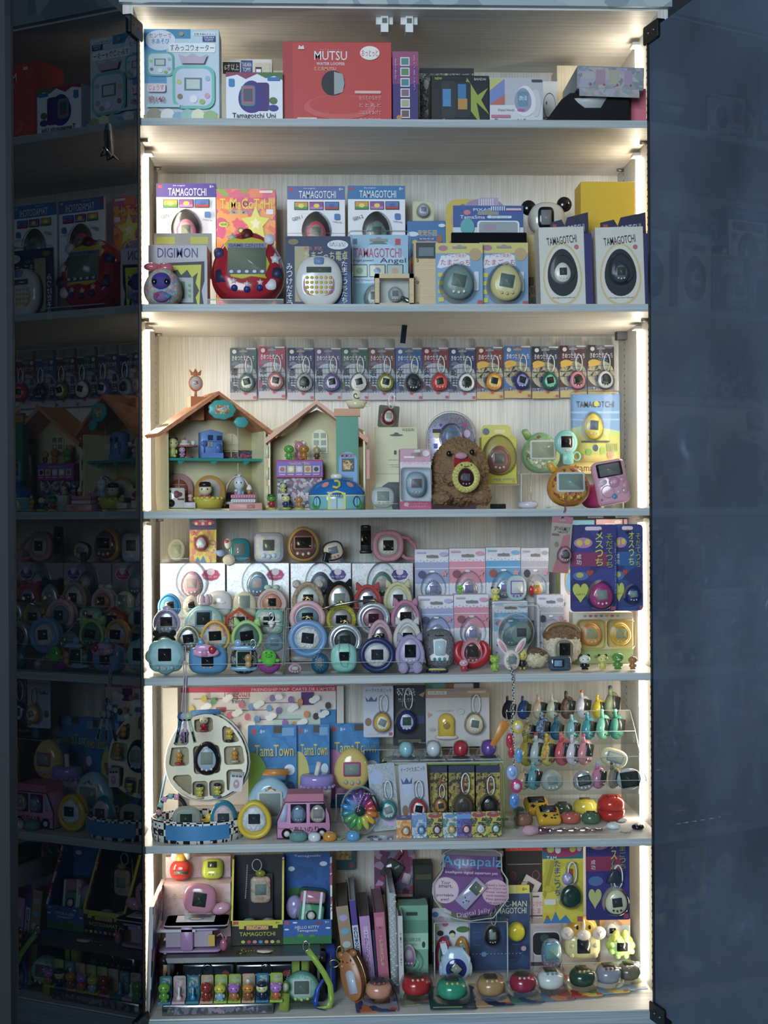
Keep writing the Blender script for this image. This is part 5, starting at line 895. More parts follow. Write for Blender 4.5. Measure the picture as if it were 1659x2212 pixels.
part('doll', t, (ball((.004, 0, h*.78), .006, .004, .009), 'd8d0c0'), (ball((.002, -.003, h*.86), .004, .003, .003), 'c85a5a')); part('bird', t, (ball((-.008, 0, h*.42), .008, .004, .006), '7a94b8'), (ball((-.015, 0, h*.47), .004, .002, .003), '8aa4c4')); part('pompom', t, (fuzz((.006, 0, h*.17), .011, .006, .0095, 24, 16, .0012, 400), 'ddd4bc:f')); part('cord', t, (tube([(.006, 0, h*.25), (.007, .002, h*.6), (.014, .008, h*.95)], .0008, 5), 'b8b4a8:m'))
pet(548, 1151, 613, 1213, yb, zb_, 'pale lavender square game with three sky blue buttons', 'c0c4dc:s', PR('c8bcc8', 'd8d8a0', 'b0c8b8', 'c8c4d8', sc=230), '5e6260:l', 'b4cce4', 'rr', .018, fs=.86, sw=.38, sh=.36, sz=.08, br=.085, bz=-.27)
pet(620, 1138, 690, 1213, yb, zb_, 'big amber egg game with brown face and a cut out heart', 'd8a85c:s', '6e4a48:s', '1a1a1e:l', 'e0d0a0', 'egg', .03, fs=.84, sw=.5, sh=.3, sz=.05, frame='a07a6a', bz=-.25)
pet(702, 1169, 748, 1210, yb, zb_+.003, 'small black and cream pet tilted on a clear block', '3a3438:s', 'c8c0a8', '7a8a94:l', 'c86a5a', 'soft', .013, rot=(0, -14, 0), fs=.88)
xx, zb, ww, h = fit(704, 1206, 753, 1216, .22)
tag(part('acrylic_block', None, (bx(xx-ww/2, xx+ww/2, .222, .25, zb_+.0006, zb_+.0030), ACR), smooth=False), 'thin clear block under the black and cream pet', 'display stand')
xx, zb, ww, h = fit(693, 1186, 712, 1212, .2)
t = thing('charm', 'black cube charm beside the black and cream pet', 'charm', xx, .218, zb_+.0003, (0, 14, 20)); part('cube', t, (mv(slab(o_rr(ww*.7, h*.8, .001), -.004, .004, .0008), 0, 0, h*.46), '1e1c20:s'))
xx, zb, ww, h = fit(777, 1134, 804, 1196, yb)
t = thing('watch_band', 'black fitness band standing on a clear post', 'wristband', xx, yb+.01, zb_)
hb = zb-zb_; part('post', t, (bx(-.012, .012, -.006, .006, 0, .002), ACR), (bx(-.009, .009, -.004, .004, .002, hb), ACR), smooth=False)
part('band', t, (mv(slab(o_rr(ww*.84, h, .004), -.003, .003, .001), 0, 0, hb+h/2), '15171b'), (mv(slab(o_rr(ww*.8, h*.5, .002), -.0036, 0), 0, 0, hb+h*.55), '0c0d10:s'), (mv(slab(o_rr(ww, h*.12, .002), -.004, .004, .001), 0, 0, hb+h*.06), '17191d'), (mv(([(x*.006, -.0032, z*.0022) for x, _, z in text('Bip')[0]], text('Bip')[1]), 0, 0, hb+h*.93), 'a8a8a8'))
t = case(806, 1146, 872, 1214, yb, zb_, 'fuzzy pink cased pet with a padded pink wrist ring', 'd898a4', 'b8bca8', '1c1e22:l', o='soft', d=.022, inner=.6, th=.16, sw=.5, sh=.5)
xx, zb, ww, h = fit(866, 1158, 905, 1214, yb); xx -= t.location.x
part('strap', t, (tube([(xx-ww*.5, 0, h*.95), (xx-ww*.1, 0, h*.9), (xx+ww*.3, 0, h*.6), (xx+ww*.42, 0, h*.3), (xx+ww*.2, 0, h*.09), (xx-ww*.2, 0, h*.12), (xx-ww*.46, 0, h*.26)], .0033, 8), 'd88a98:f'))
# pastel window boxes
def pastel(x0, y0, x1, Y, label, c, c2, mot, pc, lit='e0dce4:c', base=S, dp=.035, scr='8a88b0:l', pf=None):
    carton(x0, y0, x1, 1440, Y, ZU+.0005 if y0 < 1240 else base, label, lit, dp, [('r', 0, .735, 1, .82, c), ('r', 0, .5, 1, .725, c), ('r', 0, .0, 1, .5, 'dcdce6:c')]+[('e', .04+.115*i, .5, .13, .05, 'dcdce6:c') for i in range(9)]+[('*', .05+.1*i, .835+.012*(i % 2), .06, .018, c2) for i in range(10)]+[('f', .2, .65, .24, .11, mot), ('f', .84, .93, .26, .06, c2), ('q', .17, .955, .26, .022, c2), ('e', .5, .69, .16, .03, 'f0eef4:c'), ('*', .86, .66, .22, .1, 'd08a94:c'), ('q', .5, .9, .34, .035, '7c7872:c'), ('e', .5, .91, .12, .03, '7c7872:c'), ('*', .12, .3, .09, .03, mot), ('*', .9, .26, .09, .03, 'b06a7a:c'), ('*', .1, .18, .08, .03, mot)],
           egg=(.53, .44, .5, .58, None, pc, pf or pc, scr), name='window_box')
ZU = riser(894, 1188, 1343, .21, .262, S, 'long clear riser behind the lower pastel boxes')
pastel(897, 1187, 970, .215, 'lavender window box in the upper row of pastel boxes', '9aa0c8:c', 'b0b0d8:c', '4a4a70:c', '8a9cd0:g')
pastel(971, 1185, 1049, .213, 'rose window box in the upper row of pastel boxes', 'd8889c:c', 'd89aae:c', '8a4a5a:c', 'c0a8b8:g')
pastel(1050, 1183, 1125, .215, 'sky blue window box in the upper row of pastel boxes', '5a9ccc:c', '7ab0dc:c', 'a04a4a:c', '8ab8c8:g')
pastel(1126, 1184, 1186, .216, 'pale grey window box in the upper row of pastel boxes', 'b8b0b8:c', 'b0a8b8:c', '3a3a4a:c', 'd8c8b0:s', scr='b8902c:l')
pastel(904, 1288, 980, .145, 'lavender window box behind the furry grey case', '9aa0c8:c', 'b0b0d8:c', '4a4a70:c', '8a9cd0:g')
pastel(981, 1285, 1056, .145, 'rose window box behind the red crescent case', 'd8889c:c', 'd89aae:c', '8a4a5a:c', 'c0a8c0:g')
pastel(1064, 1300, 1140, .155, 'sky blue window box behind the clear dome pack', '6aa4cc:c', '8ab4d8:c', 'a04a4a:c', '9ac0b8:t')
pastel(1160, 1286, 1218, .165, 'pale grey window box behind the owl like case', 'b4aeb4:c', 'b0a8b4:c', '3a3a4a:c', 'b8b8b8:s')
xx, zb, ww, h = fit(1060, 1303, 1168, 1436, .115, S)
t = thing('dome_pack', 'clear blister pack with a big bulging dome over a smoky pet', 'carded toy', xx, .115, GS)
part('tray', t, (mv(slab(o_rr(ww, h, .01), -.004, .012, .003), 0, 0, h/2), CLEAR), (mv(ring(o_rr(ww*.9, h*.92, .008), -.005, .0012, 6), 0, 0, h/2), M('e8eef0:t')))
part('dome', t, (mv(puff(o_ell(ww*.72, ww*.72), -.034, -.004, .5, 6, True), 0, 0, h*.54), CLEAR), (mv(ring(o_ell(ww*.72, ww*.72), -.004, .001, 6), 0, 0, h*.54), M('e8eef0:t')))
dev(t, None, ww*.42, ww*.46, .02, '9ab8b0:t', 'a8b8b4:t', '4a5052:l', None, 'egg', .006, -.016, h*.54, 'pet')
# little things perched on the lower boxes
zl = at(990, 1288, .15).z+.0006
fig(984, 1266, 1006, 1296, .148, at(1018, 1285, .145).z+.0006, 'tiny lime figure perched on the rose window box', '7ac03c:s', '72b83a:s', beak='5a9a2c')
fig(1060, 1266, 1082, 1300, .157, at(1100, 1300, .155).z+.0006, 'yellow figure with black ear buns perched by the clear dome pack', 'dcd48a', 'd8c850', 'ears', '1a1a20')
pet(1095, 1244, 1139, 1296, .158, at(1100, 1300, .155).z+.0006, 'pale aqua pet with lilac framed screen above the clear dome', 'a8d0cc:s', 'c0b8dc', 'd0d8d4:l', '5a74a0', 'soft', .014, frame='6a5aa0', sw=.54, sh=.46, fs=.8)
xx, zb, ww, h = fit(1139, 1262, 1162, 1296, .16); zz = at(1189, 1286, .165).z+.0006
t = thing('charm', 'orange and red bead charm with a silver chain', 'charm', xx+.006, .172, zz-.0006); part('bead', t, (ball((.003, 0, .008), .0075, .005, .007), 'd8843a:s')); part('bow', t, (ball((-.006, -.001, .008), .005, .003, .0085), 'b82c34:s')); part('chain', t, (chain([(0, 0, .015), (-.003, 0, .022), (-.011, -.004, .027)], .0009, .002), 'b8bcbe:m'))
# rack with the flower pet
case(340, 1283, 390, 1336, y1, z1, 'metallic blue cased pet at the top corner of the stepped rack', '2a7cb4', '3a8cc0', DARK, k='s', inner=.74, th=.1, sroll=-4)
pet(393, 1287, 432, 1334, y1, z1, 'cream rimmed pet half hidden behind the crowned game', 'd8cbb4:s', 'b8a090', DARK, sroll=-14)
xx, zb, ww, h = fit(444, 1277, 501, 1332, y1, z1)
t = thing('plush_cover', 'glossy white mushroom shaped dome with faint cheeks', 'toy', xx, y1+.014, z1+G)
part('dome', t, (mv(puff(o_sup(ww, h, 2.5), -.014, .014, .5), 0, 0, h/2), 'e0ddd8:s'))
for s in (-1, 1): part('cheek', t, (ball((s*ww*.17, -.0135, h*.56), .0045, .0015, .0025), 'd4d0cc'))
pet(502, 1279, 553, 1334, y1, z1, 'pale cream game with a tall grey screen', 'd4caa8:s', None, '7a8c80:l', None, 'arch', .014, sw=.48, sh=.5, sz=.1)
case(555, 1272, 619, 1336, y1, z1, 'pale pink plush cased pet with tiny mint ears', 'e0c4bc', 'b87a5a', DARK, ears='bun', ec='b8dcc8', sw=.42, sh=.42, inner=.62, d=.026)
case(330, 1316, 388, 1376, y2, z2, 'lilac cased pet with a flip clip at its top', 'b4a8d4', '7a90b8:g', DARK, k='s', th=.1, inner=.76, clip='b8b0d0:s', sw=.52, sh=.42)
crowned = pet(397, 1308, 482, 1374, y2, z2, 'mint arched game wearing a pearly pink crown', '94d0c8:s', PR('a0c0d0', 'c8b8d0', 'a8d0c8', 'd0d4b0', sc=190), '1f3030:l', None, 'arch', .02, fs=.84, sw=.34, sh=.42, sz=.06, frame='6a9aac')
xx, zb, ww, h = fit(424, 1284, 458, 1310, y2)
t = crowned; zc = at(440, 1308, y2).z-z2-G
part('crown', t, *[(ball((xx-t.location.x+.0085*cos(a), .006*sin(a), zc+.009), .0045, .0045, .009, 10, 7), 'd8c0c4:s') for a in [i*pi/3 for i in range(6)]], (lathe([(.009, 0), (.011, .004), (.008, .005)], 20, (xx-t.location.x, 0, zc)), 'ccb4b8:s'))
pet(485, 1313, 548, 1374, y2, z2, 'red roofed house shaped pet in the stepped rack', 'b8482c', PR('8a5a4a', 'c8b8a0', '6a3a34', 'b08a7a', sc=230), '22282a:l', None, 'hex', .018, fs=.78, sw=.4, sh=.34, sz=.0)
pet(551, 1318, 612, 1374, y2, z2, 'mint framed square pet behind the white floppy eared charm', '74c0a4:s', PR('b8a8b0', 'c8d0a8', 'a0b8b8', sc=220), '1c2224:l', None, 'rr', .016, fs=.84, sw=.42, sh=.4)
xx, zb, ww, h = fit(566, 1317, 606, 1357, y2-.008)
t = thing('charm', 'white floppy eared charm hooked in front of the mint square pet', 'charm', xx, y2-.005, zb); part('head', t, (ball((0, 0, h*.28), ww*.2, .005, h*.14), 'e8e6e4')); part('ear', t, *[(ball((s*ww*.32, 0, h*.36), ww*.18, .003, h*.06), 'e8e6e4') for s in (-1, 1)]); part('body', t, (ball((0, 0, h*.12), ww*.12, .004, h*.12), 'e8e6e4')); part('hook', t, (loop(0, 0, h*.42, .007, h*.42, .0011), 'b8b8b4:m'))
case(328, 1366, 380, 1412, y3, z3, 'black bear eared cased pet behind the blue flower', '1d1d20', '3a3830', DARK, ears='bear')
case(381, 1352, 432, 1412, y3, z3, 'glittery olive cased pet with a bowed top', '9a9a3a', '5a5a2c:g', DARK, k='g', sroll=-8, th=.1, inner=.78)
case(432, 1341, 497, 1412, y3, z3, 'marigold cased pet with a bear face above its screen', 'd8a034', PR('c89a90', 'd8b050', '8ac0c0', 'b07aa0', sc=190), DARK, k='p', th=.1, inner=.74, sroll=-3)
case(499, 1341, 567, 1412, y3, z3, 'lime cat eared silicone cased pet', '9cc870', '7aa08c:t', DARK, k='p', ears='cat', th=.12, inner=.74, sroll=-8)
pet(571, 1370, 613, 1412, y3, z3, 'see-through blue pet cover at the end of the third tier', '9ab8c8:t', None, '6a8088:l', None, 'egg', .014)
pet(312, 1380, 400, 1463, .026, GS, 'aqua flower shaped game with three pastel buttons', '8cc4c4:s', 'a4d4d4', '1a1d22:l', 'b0b8c8', 'flower', .024, fs=.84, sw=.32, sh=.34, sz=.06, br=.055)
pet(405, 1396, 491, 1463, .026, GS, 'sky blue cupcake shaped game with pink cream top', '5f98c8:s', None, '181b20:l', 'd098a8', 'sup', .026, sw=.3, sh=.38, sz=-.02, nb=2, bz=-.2)
xx, zb, ww, h = fit(416, 1379, 474, 1424, .02)
t = thing('toy_topping', 'pink whipped cream cover with a red berry on the cupcake game', 'toy cover', xx, .021, zb+.001); part('swirl', t, (mv(puff(o_sup(ww, h*.42, 2.4), -.009, .006, .4), 0, 0, h*.28), 'd8a0c4:s'), (mv(puff(o_sup(ww*.66, h*.4, 2.2), -.008, .006, .4), -.004, 0, h*.52), 'd8a0c4:s'), (mv(lathe([(.008, 0), (.003, .008), (.001, .012)], 12), -.008, 0, h*.66), '6aa0d0:s')); part('berry', t, (ball((ww*.24, -.008, h*.44), .006, .004, .007), 'b02c3c:s')); part('keypad', t, (mv(slab(o_rr(.010, .010, .002), -.0105, -.006), -.002, 0, h*.3), 'c88ab4'))
pet(497, 1397, 556, 1463, .026, GS, 'black patterned pet wearing a pale blue goggle strap', PR('1e2024', '2c3030', '7a8a84', '16181c', sc=240), None, '20302c:l', None, 'soft', .018, band='8ab4d8:s', frame='b8c8a8', sw=.46, sh=.5, sz=.06)
xx, zb, ww, h = fit(495, 1384, 560, 1416, .018); t = thing('toy_goggles', 'pale blue goggles with a brown bear charm on the black patterned pet', 'charm', xx, .0185, zb); part('strap', t, (mv(puff(o_sup(ww*.9, h*.34, 2.6), -.004, .004, .4), 0, 0, h*.5), '8ab0d4:s'), (ball((-ww*.2, -.002, h*.85), .006, .004, .006), '8ab0d4:s')); part('bear_charm', t, (ball((ww*.14, -.006, -.004), .006, .004, .007), 'b0844c'), (ball((ww*.14, -.006, -.013), .005, .004, .006), 'c09a6a')); part('clip', t, (loop(ww*.3, -.005, h*.5, .008, .014, .001), 'b8bcc0:m'))
t = pet(556, 1406, 606, 1463, .026, GS, 'magenta egg case with a bright green toy clinging to it', 'b03a8c:s', None, 'b03a8c:s', '3a6ac0', 'egg', .018, sw=.1, sh=.1)
xx, zb, ww, h = fit(562, 1413, 600, 1446, .012)
part('green_toy', t, (ball((0, -.012, .026), .0125, .007, .014), '5cc03c:s'), (ball((0, -.018, .030), .006, .004, .003), '4cb030:s'), (ball((-.014, -.012, .022), .004, .003, .003), '5cc03c:s'), (ball((.014, -.012, .022), .004, .003, .003), '5cc03c:s'), (ball((-.004, -.019, .035), .001), '101010'), (ball((.004, -.019, .035), .001), '101010'))
# middle rack of round cases
_, _, _, _ = Z2; z4, z3, z2, z1 = Z2
case(631, 1258, 700, 1336, y1, z1, 'beige woolly cased pet with small white ears', 'c8b08c', 'b8c0b8', DARK, k='F', ears='bear', ec='e0dcd0', d=.026, sw=.44, sh=.36, th=.15)
case(703, 1256, 764, 1336, y1, z1, 'black cat eared cased pet with an orange inner rim', '141416', 'b8c0c8:g', '7a8a80:l', k='f', ears='cat', d=.026, dbody='c07a3c', inner=.72, th=.1)
case(765, 1264, 825, 1336, y1, z1, 'coral red cat eared cased pet', 'cc4c4c', 'a890b0:g', '26303a:l', ears='cat', d=.026, inner=.68)
case(829, 1258, 891, 1336, y1, z1, 'cream yellow cat eared cased pet', 'dcd4a0', 'ccd0c8', '2a3036:l', ears='cat', d=.026, inner=.62)
def roundcase(x0, y0, x1, y1_, Y, base, label, c, face, scr=DARK, k='p', inner=.60, **q): return case(x0, y0, x1, y1_, Y, base, label, c, face, scr, o='ell', k=k, th=.15, inner=inner, d=.024, sw=.46, sh=.42, clip='c8b070:m', **q)
roundcase(625, 1298, 703, 1376, y2, z2, 'pink leather round case with gold clasp', 'd8a8ac', '9ab8c0:t', dbody='7aa4b0')
case(705, 1306, 770, 1376, y2, z2, 'fluffy lemon yellow ring case with gold chain', 'd8d040', '8a8478', DARK, o='ell', k='F', d=.026, clip='c0a860:m')
roundcase(771, 1302, 843, 1376, y2, z2, 'iridescent round case with a pink tag inside', 'b8c4cc', '8a5a6a', '3a2028:l', k='h')
case(845, 1297, 908, 1376, y2, z2, 'rose pink cat eared plush case with glitter face', 'd08aac', 'a89aa0:g', '1e1e22:l', ears='cat', d=.026, inner=.7)
roundcase(622, 1340, 707, 1422, y3, z3, 'light blue leather round case with white speckled face', '6f9ac8', PR('b8c0c4', 'd8d8d4', 'c8c0a0', 'a0a8b4', sc=280), '2a2e36:l', sroll=6)
roundcase(709, 1348, 782, 1422, y3, z3, 'silver iridescent round case with a dark face', 'b4bcc4', '5a6468:t', '2c3436:l', k='h', sroll=-4)
case(795, 1340, 848, 1412, y3, z3, 'pale pink rabbit plush case with a dark bow', 'dcb0bc', '5a4a6a:g', '1a1a20:l', d=.024, inner=.6, th=.16)
case(850, 1338, 911, 1412, y3, z3, 'white cat plush case with a red edged hood', 'e0dcd8', 'b8b0a8', '1c1c20:l', ears='cat', d=.024, inner=.6, th=.16)
pet(622, 1434, 653, 1464, .03, GS, 'tiny pale pink pet with rose screen surround', 'e0b0b8:s', 'b8607c', 'c8c4c4:l', 'f0ece8', 'egg', .014, fs=.72)
pet(672, 1411, 711, 1463, .026, GS, 'small dark teal pet with a ball chain draped over it', '1f5a78:s', '2a6a84', '7a8890:l', '4a6ab0', 'egg', .016)
tag(part('ball_chain', None, (chain([at(690, 1410, .02), at(683, 1425, .021), at(682, 1440, .02), at(692, 1445, .019), at(697, 1432, .02), at(692, 1418, .02)], .0009, .0026), 'c0c4c4:m')), 'silver ball chain looped on the small dark teal pet', 'chain')
t = pet(714, 1392, 773, 1464, .028, GS, 'mint silicone egg cover with a dark round opening', '8fd0c0:p', None, '15181a:l', None, 'soft', .024, sw=.36, sh=.3, sz=.08)
part('chain', t, (chain([(-.008, -.013, .05), (-.009, -.014, .03), (-.004, -.014, .012), (.004, -.014, .010), (.009, -.014, .03), (.006, -.013, .05)], .0008, .0024), 'c0c4c4:m'))
case(776, 1378, 854, 1463, .022, GS, 'navy leather round case with a speckled pale pet', '232f62', PR('b8bcc0', 'd0ccc8', 'a8b0bc', 'c8c0b0', sc=280), '2c323a:l', o='ell', k='p', th=.15, inner=.64, d=.026, sw=.46, sh=.42, clip='a8a080:m')
t = case(855, 1373, 918, 1464, .018, GS, 'lilac cat plush case with two dangling paws', 'b4a4cc', 'b0a8c8', '17181c:l', ears='cat', d=.026, inner=.68, th=.15, eh=.0, dz=.06, sw=.5, sh=.46, nb=3)
for s in (-1, 1): part('paw', t, (fuzz((s*.011, -.014, .009), .0085, .007, .0095, 24, 16, .0008, 300), 'b4a4cc:f'))
tag(part('metal_strap', None, (tube([at(697, 1316, .094), at(730, 1306, .088), at(770, 1299, .088), at(808, 1297, .092)], .0022, 8), 'a8aaa8:m')), 'silver band lying across the round cases', 'strap')
# front of the shelf, right half
xx, zb, ww, h = fit(914, 1362, 985, 1446, .05, S)
t = thing('cased_pet', 'furry grey cased pet with white framed opening and teal buttons', 'virtual pet case', xx, .075, GS)
part('cover', t, (mv(puff([(a*(1+.02*noise.noise(Vector((a*300, b*300, 0)))), b) for a, b in o_sup(ww, h, 3)], -.022, .022, .45), 0, 0, h/2), '86868a:F'))
part('frame', t, (mv(slab([(-.014, -.018), (.014, -.018), (.016, -.010), (.010, -.006), (.012, .014), (.004, .018), (-.01, .016), (-.009, -.006), (-.016, -.010)], -.0245, -.01, .001), 0, 0, h*.52), 'dfe6e8'), (mv(slab(o_rr(.017, .024, .003), -.0255, -.01), .001, 0, h*.56), 'b8ccd4:l'))
for i in (-1, 0, 1): part('button', t, (ball((i*.008, -.0245, h*.29), .0026, .002, .0026), '3a8a94:s'))
part('mouth', t, (tube([(-.007, -.0215, h*.87), (-.003, -.0222, h*.855), (0, -.0225, h*.87), (.003, -.0222, h*.855), (.007, -.0215, h*.87)], .0009, 6), '1a1a1c'))
for s in (-1, 1): part('eye', t, (ball((s*.018, -.0205, h*.88), .0012), '1a1a1c'))
xx, zb, ww, h = fit(983, 1374, 1060, 1446, .05, S)
t = thing('cased_pet', 'shiny pink pet held in a red crescent shaped cradle', 'virtual pet case', xx, .07, GS)
part('cradle', t, (tube([(ww*.42*cos(a), 0, h*.53+h*.34*sin(a)) for a in [R(125)+i*R(290)/24 for i in range(25)]], [.002+.0085*sin(pi*i/24)**.6 for i in range(25)], 10), 'b8222c'))
dev(t, None, ww*.62, h*.74, .022, 'd88a98:s', 'c89aa0:m', '3a3230:l', 'd8a0a8', 'egg', 0, -.004, h*.52, 'pet', .78, sw=.5, sh=.42)
t = fig(986, 1427, 1020, 1459, .025, GS, 'red and pink tumbling figure in front of the red cradle', 'd8b0b8:s', 'b83a50:s', tall=.6, beak='d890a4')
xx, zb, ww, h = fit(922, 1446, 970, 1461, .018, S)
t = thing('rubber_charm', 'flat yellow and white rubber charm with navy scalloped rim', 'charm', xx, .034, GS); part('base', t, (mv(slab([(a, b) for a, b in o_flower(ww, .026, 14, .05)], -.002, .002), 0, 0, .002, R(90)), '1f2a5c')); part('relief', t, (mv(slab(o_sup(ww*.8, .010, 3), -.001, .001), 0, -.005, .0048, R(90)), 'd8c03c'), (mv(slab(o_sup(ww*.7, .008, 3), -.001, .001), 0, .006, .0048, R(90)), 'd8dce0'))
t = fig(1050, 1414, 1091, 1458, .022, GS, 'lime green long muzzled soft figure', '9ac43c', '94be3a', 'ears', '8ab434', beak='a4cc4c', tall=.5)
t = pet(1088, 1405, 1124, 1448, .032, GS, 'white pet wearing long pink lined rabbit ears', 'ddd8d0:s', PR('b89a84', 'c8c4bc', '7a6a5a', sc=260), '7a8a8c:l', 'b8a080', 'ell', .014)
for s in (-1, 1): part('ear', t, (mv(ball((0, 0, .014), .0055, .003, .016), s*.007, 0, .027, 0, R(32*s)), 'e0d8d4'), (mv(ball((0, -.002, .014), .003, .002, .011), s*.007, 0, .027, 0, R(32*s)), 'd8909c'))
fig(1118, 1404, 1140, 1449, .045, GS, 'dark bodied toy bird with yellow beak and feet', 'cfc460', '22262a', feet='d8a838', beak='d8c040')
xx, zb, ww, h = fit(1136, 1405, 1190, 1455, .04, S)
t = thing('plush_ball', 'round brown and cream plush ball', 'plush toy', xx, .062, S+.003); part('body', t, (fuzz((0, 0, h*.45), ww*.47, .02, h*.46, 48, 32, .002, 300), PR('c8b898', 'd4c8ac', 'bfae8c', sc=300, ro=1)), (fuzz((0, .002, h*.6), ww*.44, .02, h*.36, 44, 30, .002, 300), PR('6e5440', '806248', '5c4434', sc=300, ro=1)))
xx, zb, ww, h = fit(1176, 1348, 1264, 1448, .07, S)
t = thing('cased_pet', 'brown and cream furry cased pet with a leather carry handle', 'virtual pet case', xx, .095, S+.003); FUR1, FUR2 = PR('7a5a3c', '8a6a48', '6a4c34', sc=320, ro=1), PR('cfc0a4', 'd8ccb4', 'c0b090', sc=320, ro=1)
part('cover', t, (fuzz((0, 0, h*.42), ww*.46, .022, h*.42, 64, 44, .003, 260), FUR2), (fuzz((0, .003, h*.66), ww*.46, .022, h*.26, 60, 36, .003, 260), FUR1)); part('handle', t, (tube([(ww*.4*cos(a), -.004, h*.74+h*.2*sin(a)) for a in [i*pi/14 for i in range(15)]], .004, 8), '8a683e'))
dev(t, None, ww*.5, h*.5, .012, 'c0b89c', 'a8a890:t', '16191c:l', None, 'soft', 0, -.019, h*.38, 'device', .9, .52, .56)
xx, zb, ww, h = fit(1189, 1421, 1236, 1453, .03, S)
t = thing('virtual_pet', 'small slate blue rectangular game in front of the furry case', 'virtual pet', xx, .045, GS); part('body', t, (mv(slab(o_rr(ww, h, .004), -.008, .008, .003), 0, 0, h/2), '3f5868:s')); part('screen', t, (mv(slab(o_rr(ww*.52, h*.6, .002), -.0088, -.005), -.003, 0, h*.54), '24303a:s'), (mv(slab(o_rr(ww*.36, h*.44, .001), -.0094, -.005), -.004, 0, h*.54), '7aa0b4:l')); part('button', t, (ball((ww*.38, -.008, h*.6), .0022), '31454f')); part('button', t, (ball((ww*.38, -.008, h*.35), .0022), '31454f'))
xx, zb, ww, h = fit(1238, 1322, 1370, 1444, .135, S)
t = carton(1238, 1324, 1368, 1444, .135, S, 'cream twin pack box with two orange pets and green base', 'd8d0b0:c', .04, [('r', 0, 0, 1, .28, '9ab068:c'), ('r', 0, .88, 1, 1, 'e0d8c8:c')]+[('e', .2+.09*i, .935, .06, .045, ['9ab88a:c', 'c86a5a:c', 'd07a8a:c', '5ab0a0:c', 'd8b050:c', 'c86a7a:c'][i % 6]) for i in range(7)]+[('t', .5, .14, .6, .06, '6a7a4a:c', 'たまごっち')], name='window_box')
for u, c, f in ((.28, 'd08a54:s', 'd8a07a'), (.76, 'd8b84c:s', 'd8a048')):
    dev(t, None, ww*.34, ww*.38, .016, c, f, 'a0a890:l', 'e0d0a0', 'egg', (u-.5)*ww, -.01, h*.58, 'pet', .8, .52, .42)
    part('blister', t, (mv(slab(o_rr(ww*.46, h*.56, .008), -.022, -.001, .003), (u-.5)*ww, 0, h*.58), M('f8f4e0', 'k')))
fig(1250, 1412, 1281, 1449, .03, GS, 'black and white toy bear with a tiny horn', 'e0dcd8:s', '1c1c20:s', 'ears', '1a1a1e:s', tall=.6)
fig(1287, 1412, 1322, 1449, .03, GS, 'yellow figure with a black two bump hat by the toy bear', 'd8d478', 'd0c060', 'ears', '181a1e')
fig(1323, 1412, 1350, 1449, .03, GS, 'green figure with a long white striped muzzle', '5f9a40:s', '5a943c:s', beak='d8d4cc')
fig(1355, 1412, 1383, 1448, .03, GS, 'brown orange figure with a white bead on its head', 'b07a48:s', 'a87040', 'curl', 'd8d4cc')
# tall cards hanging at the end of the shelf
carton(1231, 1124, 1285, 1440, .22, S, 'sky blue cloud printed pack behind the hanging cards', '7ab8dc:c', .03, [('e', .3, .95, .4, .04, WH), ('e', .75, .9, .4, .04, WH), ('r', 0, .0, 1, .6, 'e0d8e0:c'), ('q', .5, .55, .7, .2, 'c86a8a:c')])
carton(1286, 1122, 1356, 1320, .24, at(1320, 1320, .24).z if 0 else S, 'pale pink pack beside the sky blue one', 'e0b0bc:c', .03, [('q', .5, .96, .4, .02, 'f0dce0:c'), ('e', .7, .98, .2, .03, 'f4e4e8:c')])
carton(1211, 1228, 1236, 1440, .20, S, 'narrow white pack with rainbow stripe at the shelf end', 'e4e0e8:c', .04, [('e', .8, .86, .9, .3, 'd88a5a:c'), ('e', .8, .85, .8, .26, 'd8d070:c'), ('e', .8, .84, .7, .22, '7ab0d8:c'), ('h', .3, .6, .3, .06, '7a9ac8:c'), ('h', .3, .4, .4, .08, 'd88aa0:c')], side='d8d080:c')
def mesu(x0, y0, x1, y1_, Y, label, c, c2, w1, body, face, base=None, full=True):
    ops = [('e', .28, .79, .4, .12, 'c07aa8:c'), ('e', .2, .79, .13, .07, 'd0c04a:c'), ('e', .37, .8, .13, .07, 'd0c04a:c'), ('r', 0, .52, .8, .68, c2), ('e', .22, .41, .34, .1, '4a6aa8:c'), ('e', .2, .42, .16, .06, 'b8b04a:c'), ('h', .42, .44, .16, .08, 'b83a3a:c'), ('v', .84, .7, .15, .4, '9aa03c:c', 'そだてっち'), ('v', .62, .72, .17, .4, 'd0c840:c', w1), ('v', .97, .5, .03, .6, '8a9ac8:c', 'たまごっちのなかま'), ('v', .18, .6, .11, .13, 'e0d0d0:c', '成功'), ('h', .21, .21, .34, .24, 'c0c44c:c'), ('t', .21, .2, .2, .02, '4a5a2a:c', 'GET!'), ('r', .86, .02, .96, .06, 'b04a58:c'), ('e', .5, .1, .6, .1, '2a3a7a:c')]
    t = card(x0, y0, x1, y1_, Y, base, label, c, ops, (.64, .19, .50, .55, body, face, '8a9690:l', -8), strap=None, rad=.006, hole=False)
    xx, zb, ww, h = fit(x0, y0, x1, y1_, Y, base)
    part('hang_slot', t, (mv(slab(o_rr(ww*.36, .006, .003), -.0007, -.0004), 0, 0, h*.955), 'e0c8cc:c'), smooth=False)
    return t
for px in (1289, 1349):
    p = at(px, 1112, .03)
    t = thing('hook', 'white adhesive hook under the shelf holding the %s hanging card' % ('outer' if px > 1300 else 'inner'), 'hook', p.x, .04, SZ[3]-TH)
    part('base_plate', t, (bx(-.011, .011, -.008, .008, -.0032, -.0003), 'e8e6e4'), smooth=False); part('rod', t, (tube([(0, 0, -.003), (0, 0, -.02), (0, -.008, -.026), (0, -.03, -.026), (0, -.033, -.022)], .0011, 6), '8a8478:m'))
